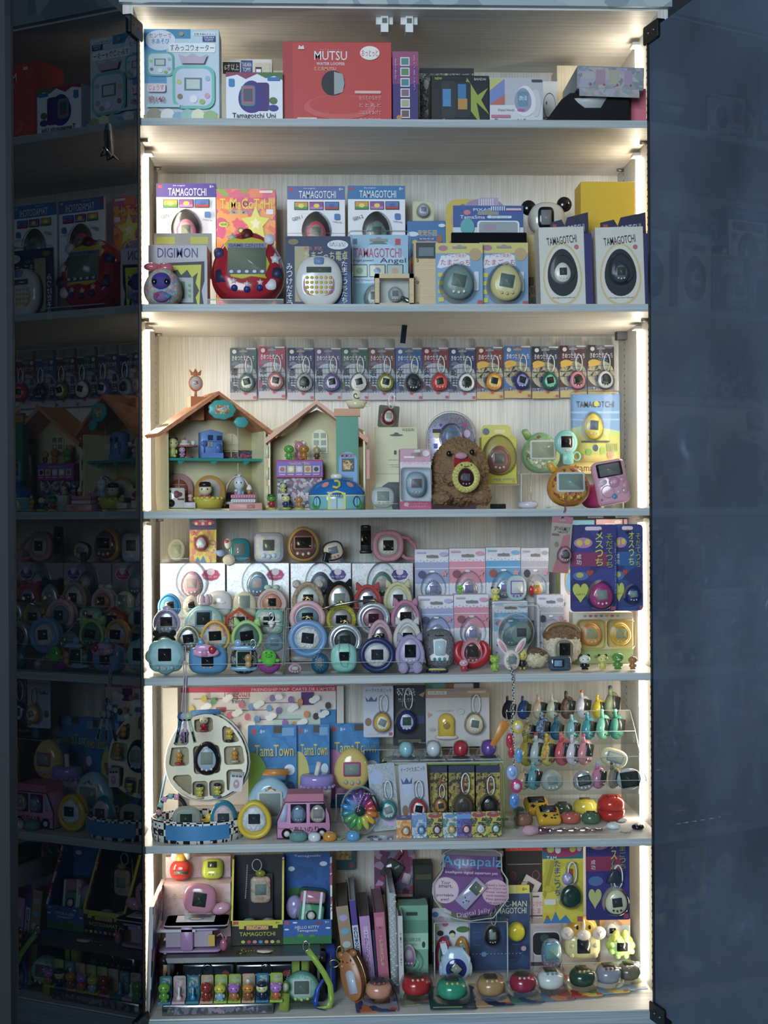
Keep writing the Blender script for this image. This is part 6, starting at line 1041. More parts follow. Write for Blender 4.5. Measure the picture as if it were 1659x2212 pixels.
mesu(1232, 1134, 1332, 1322, .012, 'big purple blue hanging card with a magenta pet', PR('33307a', '2c2a6c', '3a3a88', sc=40), '8a2a5a:c', 'メスっち', 'b03a78:s', 'a83870')
mesu(1322, 1133, 1389, 1320, .022, 'blue hanging card with a navy pet beside the side strip', PR('283a80', '2a4a8c', '24306c', sc=40), '2a5a9a:c', 'オスっち', '1f2f6a:s', '26387a')
t = card(1183, 1118, 1228, 1240, .004, None, 'hanging beige card with a pink blister and red cord', 'a89c8c:c', [('r', 0, .88, 1, 1, 'b86a7c:c'), ('t', .52, .78, .76, .08, '2a2226:c', 'SPY×FAMILY'), ('t', .55, .72, .5, .03, '3a3034:c', 'TAMAGOTCHI'), ('r', .05, .65, .4, .69, '8a5a50:c'), ('p', [(.2, 0), (.6, .66), (.9, .7), (.95, 0)], 'b86a72:c'), ('e', .3, .5, .2, .1, '8a7a70:c')], (.72, .33, .62, .72, 'c88a98:s', '3a3438', '6a7070:l', -20), rot=(0, 5, 0), strap=None)
part('cord', t, (tube([(-.002, -.001, .085), (.001, -.006, .1), (.001, -.0065, .112), (-.001, -.006, .122), (.002, .004, .1265)], .0007, 5), 'a03a4a'), (tube([(.0, -.001, .085), (.003, -.006, .1), (.002, -.0065, .112), (.003, -.006, .122), (.003, .004, .1265)], .0007, 5), 'a03a4a'))
tag(part('paper_scrap', None, (bx(at(1255, 1451, .012).x, at(1275, 1451, .012).x, .006, .012, GS, GS+.0006), 'd89aa0:c'), smooth=False), 'scrap of pink paper at the front edge under the toy bear', 'paper')
# ---------------------------------------------------------------- fifth shelf
S = SZ[5]; GS = S+G
def yb5(py): return 714*DIST/(py-CY)-DIST             # depth at which this shelf's top shows at a pixel row
card(385, 1484, 726, 1720, .30, S, 'large friendship map poster on the back wall', 'dcdad8:c', [('r', 0, .955, 1, 1, 'c83a60:c'), ('t', .37, .94, .17, .1, 'c83a50:c', 'Tamagotchi'), ('t', .38, .88, .08, .04, '3a3a4a:c', 'friends'), ('t', .73, .975, .53, .026, 'f0d8e0:c', 'FRIENDSHIP MAP  CARTE DE L\'AMITIE'), ('r', 0, 0, .02, 1, 'd8d8dc:c'), ('r', .45, 0, 1, .56, '2f80c0:c'), ('r', .9, .56, 1, .8, '2f80c0:c'), ('r', .6, .58, .9, .76, 'b4d4c8:c'), ('r', .78, .84, .86, .95, '5a2a7a:c'), ('r', .24, .79, .3, .83, 'c84a54:c')]
     + [('r', a, b, a+c, b+.006, '8a4a5a:c') for a, b, c in ((.1, .9, .35), (.5, .86, .26), (.3, .8, .3), (.05, .7, .2), (.5, .72, .3))]
     + [q for i in range(26) for q in (('e', .05+(i*.137) % .92, .62+(i*.071) % .3, .036, .06, ['c8b84a:c', '5a9a5a:c', 'c86a8a:c', '6a9ac8:c', '8a6ab0:c', 'd8905a:c', '3a3a44:c'][i % 7]), ('e', .09+(i*.137) % .88, .63+(i*.071) % .3, .05, .05, 'e8ecee:c'))], name='poster', cat='poster', hole=False, rad=.002)
struct_ = tag(part('white_board', None, (bx(at(728, 1600, .29).x, at(743, 1600, .29).x, .29, .30, GS, at(733, 1482, .29).z), 'd8d6d0:c'), smooth=False), 'narrow white board standing beside the friendship map', 'board')
tag(part('white_board', None, (bx(at(352, 1600, .25).x, at(384, 1600, .25).x, .25, .262, GS, at(366, 1486, .25).z), 'dcdad4:c'), smooth=False), 'tall pale board standing behind the egg shaped display case', 'board')
def town(x0, y0, x1, Y, label, c, blob, toy):
    t = card(x0, y0, x1, 1712, Y, S, label, PR('2f78b8', '2a70b0', '3480c0', sc=90), [('r', .08, .9, .17, .96, 'c04a54:c'), ('t', .3, .93, .1, .04, 'd8e4f0:c', '8+'), ('r', .7, .88, .95, .97, '6aa0d0:c'), ('t', .54, .71, .82, .14, '1c2a4a:c', 'TamaTown'), ('t', .535, .715, .8, .13, 'd8c858:c', 'TamaTown'), ('e', .05, .4, .7, .6, blob), ('e', .85, .5, .22, .12, 'd0e0f0:c'), ('e', .86, .3, .2, .14, '1f3a6a:c')], hole=False, rad=.003)
    w_, h_ = fit(x0, y0, x1, 1712, Y, S)[2:]
    part('hang_notch', t, (mv(slab(o_rr(w_*.2, h_*.08, .002), -.0006, .0), w_*.12, 0, h_*.95), '4a4238:c'), smooth=False)
    part('toy', t, (ball((.002, -.012, h_*.24), .013, .008, .014), toy), (ball((.002, -.013, h_*.12), .010, .007, .007), toy), *[(ball((.002+s*.005, -.0195, h_*.27), .0015), '1a1a18') for s in (-1, 1)])
    part('bubble', t, (mv(puff(o_ell(.044, .042), -.028, -.001, .5, 5, True), .002, 0, h_*.22), CLEAR))
    return t
t = town(536, 1567, 641, .215, 'blue card with a green toy under an orange banner', '', '6a9a3c:c', '6aa83a:s')
part('banner', t, (mv(slab([(-.02, -.006), (.022, -.006), (.026, .008), (-.014, .008)], -.03, -.024), .002, 0, .075), 'c8843c'), (mv(slab(o_rr(.042, .008, .001), -.0305, -.027), .002, 0, .068), '5a8ac0:c'))
town(640, 1566, 712, .225, 'blue card with a striped yellow toy behind the lavender cup', '', 'c8c06a:c', 'd0c84a:s')
town(707, 1563, 820, .262, 'blue card with pink scenery behind the yellow egg game', '', 'c87ab0:c', 'c87ab0:s')
# egg shaped display case
xx, zb, ww, h = fit(358, 1541, 540, 1733, .10)
t = thing('egg_case', 'open egg shaped carrying case with cream compartments and chequered black and white shell', 'carrying case', xx, .10, GS)
CHK = CHECK('15161c', 'dcdcd8', 95)
zc = zb-S+h/2; oe = o_egg(ww, h)
ins = [(a*.96, b*.96) for a, b in oe]
LEAN = lambda g: mv(g, 0, 0, zb-S, R(-7), R(-2.5))
part('lid_shell', t, (LEAN(mv(slab(oe, .0185, .05, .003), 0, 0, h/2)), CHK))
part('rim_piping', t, (LEAN(mv(ring(oe, .018, .0018, 6), 0, 0, h/2)), 'd8d8d0'))
cells = [(-.02, .36, .24, .17), (.3, .24, .22, .2), (-.3, .24, .2, .2), (-.33, .02, .26, .22), (0, -.03, .34, .33), (.33, .0, .26, .22), (-.3, -.3, .24, .24), (-.09, -.36, .2, .2), (.11, -.36, .2, .2), (.33, -.28, .22, .26)]
tray = MB(); tray.add(LEAN(mv(slab(ins, .0142, .018), 0, 0, h/2)), 'c0b694')
def clip_egg(p, q=.9):
    a, b = p
    while True:
        c = b/(h/2*q)
        if abs(c) < .99 and abs(a) < ww/2*q*math.sqrt(1-c*c)*(1-.13*c): return a, b
        a, b = a*.97, b*.97
hol = [[clip_egg((u*ww+a, v*h+b)) for a, b in o_rr(cw*ww*.93, ch*h*.95, .006, 3)] for u, v, cw, ch in cells]
tray.add(LEAN(mv(holed(ins, hol, .002, .014), 0, 0, h/2)), 'ded5b4', False)
tray.build('compartment_tray', t)
part('zip_edge', t, (LEAN(tube([(a*1.01, .024, b*1.01+h/2) for a, b in oe], .0014, 5, True)), '22262c'))
part('top_tab', t, (LEAN(mv(slab(o_rr(.05, .008, .003), .006, .036), 0, 0, h*1.0)), '4a8ac0'))
part('carry_strap', t, (tube([(-ww*.52, .03, zb-S+h*.3), (-ww*.58, .02, zb-S), (-ww*.6, .01, .02)], .002, 6), '4a90c8'))
def bas(ang, rx, ry): return (rx*cos(ang), ry*sin(ang))
bw, bh, by = .072, .034, .010
b_c = at(425, 1790, .045).x-xx
def bask(r, z): return [(b_c+r*bw*cos(2*pi*k/48), -.052+by+r*.052*sin(2*pi*k/48), z) for k in range(48)]
part('basket_shell', t, (sweep([bask(1, 0), bask(1.03, bh*.5), bask(1.03, bh), bask(.97, bh), bask(.96, .006), bask(.5, .005)]), CHK))
bv, bf = sweep([bask(1.045, bh*.16), bask(1.055, bh*.5), bask(1.045, bh*.84)], False)
part('basket_band', t, ((bv, [f for i, f in enumerate(bf) if 31 <= i % 48 <= 41]), '3f86bc'))
part('basket_lining', t, (sweep([bask(.955, .0075), bask(.3, .0076)]), 'd8cfc0'))
bz = S+.0096
def incell(u, v, dz=0):                               # world spot on the lower lip of a compartment
    p = Vector((u*ww, .008, h/2+v*h)); q = Matrix.Translation((0, 0, zb-S)) @ Matrix.Rotation(R(-2.5), 4, 'Y') @ Matrix.Rotation(R(-7), 4, 'X') @ p
    return xx+q.x, .10+q.y, GS+q.z
def cfig(u, v, s, label, *a, **k):
    X, Y, Z = incell(u, v-.09)
    f = fig(0, 0, 1, 1, 0, 0, label, *a, **k); f.location = (X, Y-.006, Z); return f
_fit = fit
def fixed(w_, h_):
    global fit
    fit = lambda *a: (0, 0, w_, h_)
fixed(.0155, .024)
cfig(-.02, .38, 1, 'figure with a cream heart head in the topmost compartment', 'd8cba8:s', 'a8243c', 'n', base_c='b03a5c')
cfig(.28, .25, 1, 'yellow toy bird with red crest in the egg case', 'd8c03c:s', 'd0b83a:s', 'tuft', 'b85a6a', base_c='26333c')
cfig(-.33, .03, 1, 'orange winking figure with white bead on a red foot in the egg case', 'd89a34:s', 'c8862c', 'curl', 'd8d0c4', base_c='b02c44')
cfig(.33, .02, 1, 'orange smiling figure with white swirl on a pale foot in the egg case', 'd89434:s', 'c8822c', 'curl', 'd8d0c8', base_c='b8b0a4')
cfig(-.10, -.36, 1, 'yellow figure with navy cap on a cream base in the egg case', 'd8d060:s', 'd0c84c', 'cap', '1c2450', base_c='c8b890')
cfig(.11, -.36, 1, 'yellow figure with navy cap on a smoky base in the egg case', 'd4cc5c:s', 'ccc448', 'cap', '1a2048', base_c='5a8a94')
fixed(.016, .022); cfig(-.26, .26, 1, 'purple crystal like trinket in the egg case', 'a88ac8:t', '8a6ab0:t'); fit = _fit
X, Y, Z = incell(0, -.20)
fit = lambda *a: (0, 0, .044, .056)
t2 = pet(0, 0, 1, 1, 0, 0, 'black pet with blue faceplate in the central compartment', '1b1a20:s', 'a0b4c4', '8a9a90:l', 'd0d8e0', 'egg', .016); t2.location = (X, Y-.008, Z); fit = _fit
X, Y, Z = incell(.33, -.42)
t2 = thing('toy_box', 'miniature grey pet box leaning in the lowest compartment', 'box', X, Y-.006, Z+.0035, (-6, 5, 0)); MB().add(mv(slab(o_rr(.021, .032, .0008), -.003, .004, .0005), 0, 0, .016), 'a8a4a4:c').ops([('r', 0, 0, 1, .82, 'd0cccc:c'), ('r', .1, .72, .35, .82, '4a4648:c'), ('r', .4, .72, .6, .82, '4a4648:c'), ('r', .65, .72, .9, .82, '4a4648:c'), ('g', .5, .38, .46, .46, 'b08a8c:c'), ('r', .42, .34, .58, .46, 'd0d0c8:c')], .021, .032, -.003).build('carton', t2)
# in the basket
yk = .055
xx2, zb, w2, h2 = fit(343, 1715, 400, 1790, .06)
t = thing('bead_bracelet', 'black bracelet with pink, blue and mint square beads standing in the basket', 'bracelet', at(372, 1750, .062).x, .064, bz)
part('band', t, (mv(ring(o_ell(.044, .052), 0, .0034, 8), 0, 0, .03), '1a1a1e'))
for i in range(7): part('bead', t, (mv(slab(o_rr(.008, .008, .001), -.007, -.001, .0008), .021*cos(R(70+i*27)), 0, .03+.026*sin(R(70+i*27)), 0, R(10*i)), ['d8a0b8', '7ac0c8', 'd8a8c0', '8ad0c8', 'd090a8', '7ac0b8', 'c890a8'][i]))
pet(370, 1744, 434, 1796, .04, bz, 'clear egg pet in a clear stand inside the basket', 'c8d0c8:t', 'b8c8b8:t', '26342c:l', '8ac0d0', 'soft', .016, sw=.4, sh=.42)
pet(453, 1731, 512, 1797, .042, bz, 'teal egg game with open top lying in the basket', '2f7c94:s', PR('c0a8a0', 'c8b0a8', '9a9aa8', 'b8a0b0', sc=240), '34404a:l', None, 'egg', .02, fs=.76, sw=.42, sh=.34, sz=-.06)
t = thing('toy_chick', 'flat yellow duck shaped accessory in the basket', 'toy', at(443, 1770, .055).x, .075, bz); part('body', t, (ball((0, 0, .008), .016, .006, .008), 'd8b830'), (ball((.006, -.002, .018), .007, .005, .007), 'd8b830'), (ball((.014, -.004, .017), .004, .002, .002), 'd0782c'))
tag(part('paper_craft', None, (bx(at(385, 1800, .02).x, at(420, 1800, .02).x, .014, .03, bz, bz+.004), PR('d8a07a', '7ab0d0', 'd8d070', 'e0d8d0', sc=260)), smooth=False), 'small pastel printed blocks lying at the front of the basket', 'toy')
# things around it
p = yb5(1822)
case(512, 1733, 586, 1822, .024, GS, 'yellow open ringed case holding a cream pet', 'd4b42c', PR('b8c0c8', 'a8b4c4', 'd0d0c0', sc=200), '2c323a:l', k='p', inner=.66, th=.15, d=.03, dbody='d8d4b4', sw=.46, sh=.36, dz=.03)
pet(534, 1683, 632, 1780, .105, GS, 'large pale blue egg game with dark heart at its top', '9cc4d8:s', PR('9cc4d8', 'a4c8dc', '9cc4d8', '5a7a5a', '8a5a4a', 'd0c890', sc=170), '8a9c98:l', None, 'egg', .03, sw=.46, sh=.46, sz=-.02, frame='d0dcdc')
xx, zb, ww, h = fit(648, 1682, 721, 1790, .115, S)
t = thing('toy_cup', 'lavender lidded drink cup with a white straw', 'toy cup', xx, .145, GS); sq = lambda g: ([(a, b*.8, c) for a, b, c in g[0]], g[1])
part('cup', t, (sq(lathe([(ww*.36, 0), (ww*.46, h*.82)], 28)), PR('d8b8c0', 'e0d8dc', 'c8a8b8', sc=140))); part('lid', t, (sq(lathe([(ww*.5, h*.76), (ww*.5, h*.95), (ww*.46, h), (ww*.1, h)], 28)), '9a8cd0:s')); part('scallop', t, *[(ball((ww*.49*cos(a), ww*.39*sin(a), h*.77), .004, .004, .003, 8, 5), 'a094d4:s') for a in [i*pi/9 for i in range(18)]]); part('straw', t, (tube([(-.001, 0, h*.99), (.004, .004, h*1.26)], .0042, 10), 'dcd6c8'))
xx, zb, ww, h = fit(598, 1716, 724, 1807, .03, S)
t = thing('toy_bus', 'pink cardboard bus with two pets behind its windows', 'toy bus', xx, .03, GS)
side = [(-ww/2, h*.02), (ww*.40, h*.02), (ww*.42, h*.3), (ww*.40, h*.55), (ww*.3, h*.82), (-ww*.36, h*.82), (-ww/2, h*.4)]
part('body', t, (slab(side, 0, .045, .001), 'd08ab4:c')); part('outline', t, (tube([(a, -.0005, b) for a, b in side], .0009, 5, True), '1c181c'))
part('roof', t, (slab([(-ww*.36, h*.82), (ww*.3, h*.82), (ww*.3, h), (-ww*.32, h)], .0002, .0448), 'c07088:c'), smooth=False)
for u in (-.13, .2):
    part('window', t, (mv(slab(o_rr(ww*.27, h*.42, .001), -.0012, .001), u*ww, 0, h*.57), '2a2a34:s')); dev(t, None, .024, .028, .008, '5a6a84:s' if u < 0 else 'a89a94:s', None, '7a98b0:l' if u < 0 else '8a8a88:l', 'c8c8c8', 'egg', u*ww, -.004, h*.57, 'pet', sw=.6, sh=.5)
part('windscreen', t, (mv(slab([(-.008, -.012), (.004, -.012), (.006, .014), (0, .014)], -.0012, .001), -ww*.38, 0, h*.56), 'b0c0e0:c'))
for u in (-.33, .27): part('wheel', t, (mv(slab(o_ell(.017, .017), -.0016, .002), u*ww, 0, .0088), '1a181c'), (mv(slab(o_ell(.009, .009), -.002, 0), u*ww, 0, .0088), 'd8d0d4'))
MB().add(([(x*.04+.0, -.0012, z*.009+h*.22) for x, _, z in text('あいのり')[0]], text('あいのり')[1]), '1c1820:c', False).add(([(x*.024-.033, -.0012, z*.003+h*.24) for x, _, z in text('Tamago the')[0]], text('Tamago the')[1]), '6a2a4a:c', False).build('lettering', t)
pet(722, 1619, 799, 1712, .155, at(760, 1712, .155).z, 'big yellow egg game with magenta star framed screen', 'd8bc6c:s', None, '8a9a90:l', 'a8a49a', 'egg', .03, sw=.4, sh=.26, sz=.03, frame='b84a94', bz=-.27, br=.07)
zz = riser(726, 806, 1713, .148, .2, S, 'clear riser under the big yellow egg game')
xx, zb, ww, h = fit(737, 1706, 820, 1800, .03, S)
t = thing('flower_case', 'round clear case holding a rainbow petal flower toy', 'toy', xx, .047, GS+.001, (-6, 0, 0))
part('case_shell', t, (mv(puff(o_ell(ww, h), -.016, .016, .4), 0, 0, h/2), CLEAR), (mv(ring(o_ell(ww*.97, h*.97), 0, .0016, 6), 0, 0, h/2), EDGE))
for i, c in enumerate(('6a3a90', '7a3a7c', 'b83a5c', 'c0483c', 'd07838', 'd8a83c', 'c8c04c', '6ab048', '3f9a4c', '5aa060', '3a8a9a', '3f88c0', '2f68b0', '4a3c90')):
    a = pi/2-.05-i*2*pi/14; part('petal', t, (mv(ball((0, 0, .020), .0052, .005, .013, 12, 8), 0, -.002, h/2, 0, pi/2-a), c+':s'))
part('center', t, (mv(slab(o_ell(.019, .019), -.009, .004, .001), 0, 0, h/2), 'c8ccd0:m'), (mv(slab(o_ell(.016, .016), -.0098, 0), 0, 0, h/2), '2a3a3a:s'))
t = thing('strap_charm', 'black padded strap with beads hanging by the flower case', 'charm', at(820, 1730, .04).x, .038, at(820, 1752, .04).z, (0, -24, 0)); part('strap', t, (mv(slab(o_rr(.008, .028, .003), -.002, .002, .001), 0, 0, .014), '1a1c20')); part('beads', t, (chain([(0, 0, .03), (-.010, 0, .036), (-.024, .0, .026), (-.034, 0, .012)], .0013, .003), 'c8a0b0'))
def disc(x0, y0, x1, y1_, label, c, face='8a8a88', name='virtual_pet', d=.85, btn='e8e4dc'):
    Y = max(.006, yb5(y1_)); xx, zb, ww, h = fit(x0, y0, x1, y1_, Y, S); r_ = ww/2; h = max(h, .008)
    t = thing(name, label, 'virtual pet', xx, Y+r_*d, GS)
    q = lambda g: ([(a, b*d, c_) for a, b, c_ in g[0]], g[1])
    part('body', t, (q(lathe([(r_*.72, 0), (r_*.96, h*.22), (r_, h*.45), (r_*.92, h*.72), (r_*.7, h*.9), (r_*.1, h*.96)], 26)), c))
    part('screen', t, (mv(slab(o_rr(r_*.9, r_*.6*d, .001), -.0006, .0006), 0, r_*.12, h*.95, R(-80)), face))
    for i in (-1, 0, 1): part('button', t, (ball((i*r_*.36, -r_*.62*d, h*.80), r_*.1, r_*.08, r_*.08, 8, 5), btn))
    return t
for a in ((624, 1800, 664, 1826, 'bagged aqua pet lying before the pink bus', '8ac8c0:t'), (665, 1801, 693, 1824, 'white pet lying before the pink bus', 'd0d8e0:s', 'a8a0a4'), (697, 1800, 728, 1823, 'orange pet lying beside the pink bus', 'd08a34:s', 'c0a89a'), (747, 1798, 778, 1821, 'sky blue pet lying with a green screen', '5aa0d0:s', '8ab0a0')): disc(*a)
tag(part('key_chain', None, (chain([(at(a, 1820, .02).x, b, GS+.0022) for a, b in ((727, .02), (735, .014), (741, .022), (747, .026))], .0018, .0034), '7aa84c')), 'short green bead chain between the orange and sky blue pets', 'chain')
tag(part('foil_packet', None, (bx(at(793, 1815, .02).x, at(846, 1815, .02).x, .014, .034, GS, GS+.003), PR('4a4a6a', '8a8aa0', 'a8b0b8', sc=150, ro=.15)), smooth=False), 'thin shiny foil packet lying flat near the front edge', 'packet')
def nano(x0, y0, x1, y1_, Y, base, label, cs, ops, egg, **k): return card(x0, y0, x1, y1_, Y, base, label, cs, ops, egg, **k)
EV = [('t', .5, .92, .86, .07, '2a2a30:c', 'イーブイたまごっち'), ('e', .26, .64, .3, .3, 'b4c0dc:c'), ('p', [(.06, .8), (.16, .72), (.26, .8), (.36, .72), (.46, .8), (.44, .7), (.1, .7)], '4a5a8a:c'), ('e', .16, .3, .22, .16, '8a6a50:c'), ('r', .84, .03, .96, .09, 'b84a50:c'), ('t', .4, .06, .6, .02, '8a8a98:c', 'バンダイ')]
zt = riser(786, 1060, 1617, .19, .25, S, 'long clear riser carrying the tall cards')
card(785, 1483, 850, 1586, .20, zt+.0185, 'pale card with a golden pet above the others like it', 'c0c4d4:c', EV, (.62, .3, .54, .62, 'd8a838:s', 'd8d8d4', '8a9690:l', 24), hole=False)
xq = fit(785, 1483, 850, 1586, .2)[0]; tag(part('acrylic_block', None, (bx(xq-.012, xq+.012, .196, .212, zt+.0004, zt+.0186), ACR), smooth=False), 'clear block lifting the pale card with the golden pet', 'display stand')
card(849, 1481, 920, 1616, .215, zt+.0005, 'black starry card with a navy and white pet', '1c1e2a:c', [('t', .4, .92, .56, .06, 'e0e0e4:c', 'STAR'), ('t', .4, .86, .56, .06, 'e0e0e4:c', 'WARS'), ('t', .42, .77, .5, .03, 'a8a8b0:c', 'R2-D2'), ('t', .42, .735, .5, .018, '8a8a94:c', 'TAMAGOTCHI'), ('p', [(.78, .84), (.98, .9), (.92, .8)], 'a8884c:c'), ('q', .5, .08, .7, .05, '6a6248:c'), ('t', .88, .05, .2, .025, 'c8c8d0:c', 'Disney'), ('r', .55, .36, .95, .5, '2a346a:c')], (.40, .42, .58, .68, '2c3070:s', 'b8c0d0', '4a5650:l', 0, 'e0e0e4'), hole=False)
t = card(920, 1488, 1057, 1616, .2, zt+.0005, 'wide beige card with an arched yellow cover and cream pet', 'c0bcb8:c', [('r', 0, .84, 1, 1, 'a88a70:c'), ('t', .52, .74, .92, .08, 'd8c8a0:c', 'ぐでたまっちカバーセット'), ('q', .18, .93, .3, .06, 'd0c8bc:c'), ('t', .18, .93, .24, .03, '3a3a34:c', 'いろんな'), ('q', .8, .94, .3, .045, 'c0a890:c'), ('t', .8, .94, .26, .022, 'f0e8e0:c', 'かわいいカバー'), ('e', .55, .6, .12, .1, '8a8a88:c'), ('e', .55, .6, .11, .09, 'c0bcb8:c'), ('t', .3, .62, .28, .03, '5a5a5a:c', 'シリコンカバー'), ('p', [(.03, .6), (.1, .56), (.03, .5)], 'c88a7a:c'), ('e', .1, .3, .1, .06, 'a8a4a0:c'), ('e', .9, .34, .1, .06, 'a8a4a0:c'), ('r', .88, .03, .98, .1, 'b84a50:c')], (.76, .40, .27, .31, 'd4c49c:s', 'd8ccb0', '6a7a78:l', 10), name='blister_card')
xx, zb, ww, h = fit(920, 1488, 1057, 1616, .2, zt)
part('silicone_cover', t, (mv(puff(o_arch(.029, .042), -.012, 0, .35, 4, True), -ww*.18, -.001, h*.37), 'cfae3c:s'), (mv(puff(o_ell(.019, .022), -.0135, -.006, .3, 3, True), -ww*.18, 0, h*.38), 'a07c40:s'), (mv(puff(o_sup(.040, .009, 2.4), -.010, 0, .4, 3, True), -ww*.18, -.001, h*.17), 'd0ccc0:s'))
carton(921, 1476, 1036, 1617, .262, S, 'flat teal and brown boxes rearmost behind the beige card', '8a6a50:c', .035, [('r', 0, .9, .36, 1, '5aa09a:c'), ('q', .7, .97, .36, .05, 'd0c8c4:c'), ('r', .9, .5, 1, 1, '1c1e22:c')])
# wire frame with its cards
zw = at(960, 1650, .085).z
t = thing('wire_stand', 'lime green wire table frame with a clear top', 'display stand', 0, 0, 0)
xl, xr = at(831, 1700, .085).x, at(1088, 1700, .085).x
for Y in (.085, .15): part('wire_leg', t, (tube([(xl-.014, Y-.004, GS+.0016), (xl, Y, GS+.0016), (xl, Y, zw-.004), (xl+.004, Y, zw), (xr-.004, Y, zw), (xr, Y, zw-.004), (xr, Y, GS+.0016), (xr+.016, Y-.004, GS+.0016)], .0016, 8), '7a9a3c:s'))
part('top_plate', t, (bx(xl, xr, .083, .152, zw+.0016, zw+.0032), ACR), (bx(xl, xr, .0826, .083, zw+.0016, zw+.0032), EDGE), smooth=False)
part('cap', t, (mv(tube([(-.006, 0, 0), (.004, 0, .002)], .004, 8), xl, .085, zw), '17181a'))
zp = zw+.0036
for x0, x1, c, lb in ((845, 905, '8ac0cc:s', 'blister dome with a pale blue ball'), (908, 962, 'c8d0d4:s', 'blister dome with a white ball'), (967, 1022, 'b82c3c:s', 'blister dome with a red ball'), (1026, 1084, '6a4aa0:s', 'blister dome with a purple ball')):
    xx, zb, ww, h = fit(x0, 1608, x1, 1648, .095); w_ = ww; 
    t = thing('blister_pack', lb+' on the green wire table', 'carded toy', xx, .118, zp)
    part('card', t, (bx(-w_/2, w_/2, -.02, .022, 0, .001), PR('a8b0b4', '8a9498', 'c0c0c8', sc=200)), smooth=False)
    part('ball', t, (ball((.003, 0, .0155), .0125, .0125, .0135, 18, 12), c)); part('tray', t, (sweep([[(a, b*.8, .0012) for a, b in o_rr(w_*.9, .045, .006)], [(a*.7, b*.6, .014) for a, b in o_rr(w_*.9, .045, .006)]], False), CLEAR)); part('dome', t, (mv(puff(o_ell(.03, .03), -.03, -.001, .5, 5, True), .003, 0, 0, R(-90)), CLEAR))
card(806, 1652, 864, 1766, .07, GS, 'iridescent card with a teal pet beside the green wire leg', 'b8c8d4:h', [('e', .3, .8, .5, .2, 'a8b8d8:c'), ('e', .7, .16, .5, .2, 'c0a8d0:c')], (.62, .32, .62, .72, '2f8a88:s', 'b8c4c4', '8a9a94:l', -12), rot=(0, -5, 0), hole=False)
card(868, 1652, 929, 1757, .076, GS, 'pale card with a red pet under the wire table', 'b4b8c8:c', EV, (.62, .33, .58, .66, 'b8343c:s', 'd8d8d8', '22262a:l', 12), rot=(0, -3, 0), hole=False)
YEL = lambda a: PR('b09a3c', '3a3428', '8a7a34', 'a8904a', sc=170)
for x0, x1, bd, fc, lb in ((929, 969, 'a8703c:s', 'b8843c', 'a bronze'), (966, 1028, '7a7258:t', '6a6450:t', 'a smoky olive'), (1025, 1080, '14181c:s', '1c2226', 'a black')):
    card(x0, 1654, x1, 1752, .098, GS, 'dark yellow card with %s pet under the wire table' % lb, YEL(0), [('r', 0, .88, 1, 1, '2a3450:c'), ('v', .42, .62, .16, .4, '1c2030:c', 'たまごっち'), ('r', .5, .55, .6, .8, 'a83a34:c'), ('p', [(.1, 0), (.2, .16), (.3, .04), (.45, .18), (.6, 0)], '3a6aa0:c'), ('r', .78, .02, .94, .09, 'b0444c:c')], (.55, .36, .66, .76, bd, fc, '4a4a44:l', -8), hole=False)
for i, (x0, y0, x1, cs, ops, bd, fc, lb) in enumerate((
    (856, 1763, 889, ('c8803c', 'd89a4c', 'c06a34', 'd8c08a'), [('r', 0, .8, 1, 1, '4a3a7a:c')], 'c8843c', 'd8c8b0', 'orange miniature card with a tan pet'),
    (890, 1758, 922, ('a8b4c0', '5a8ac0', 'd8d4c8', '4a7ab0'), [('r', 0, .74, 1, .92, '6a90c0:c')], '3a78c0', '5a94d0', 'silver and blue miniature card with a blue pet'),
    (923, 1757, 956, ('b8a83c', '2c2a28', 'c8b84c', '4a6a4a'), [('e', .5, .88, .9, .2, 'a03a44:c')], '6a2a3a', 'c8c0d0', 'yellow and black miniature card with a plum pet'),
    (957, 1757, 987, ('b0c0b8', '4a8a7a', 'c8d0d0', '3a7a74'), [('e', .5, .86, .8, .16, '4a8ac0:c'), ('t', .5, .72, .6, .1, 'c85a5a:c', 'たま')], 'd8903c', 'd8a060', 'teal arched miniature card with an orange pet'),
    (987, 1756, 1019, ('4a4a98', '3a3a80', '8a5a8a', '5a6ab0'), [('r', 0, .74, 1, .92, '5a90d0:c')], 'a82c40', 'c8d0d8', 'indigo miniature card with a red pet'),
    (1018, 1755, 1050, ('b8a83c', '2c2a28', 'c8b84c', '5a5a3a'), [('e', .5, .88, .9, .2, 'a03a44:c')], 'd0d4d4', 'c0c8c8', 'yellow and black miniature card with a white pet'),
    (1050, 1754, 1083, ('b8a83c', '2c2a28', 'c0b044', '4a6a3a'), [('e', .5, .88, .9, .2, 'a03a44:c')], '2a7a6a', 'c0d0cc', 'yellow and black miniature card with a green pet'))):
    card(x0, y0, x1, 1815, .022, GS, lb+' in the front row', PR(*cs, sc=220), ops, (.62, .34, .5, .56, bd+':s', fc, 'c8d0d0:l', (i % 3-1)*8), strap=None, grp='miniature cards in the front row', rot=(-5, 0, 0), rad=.001)
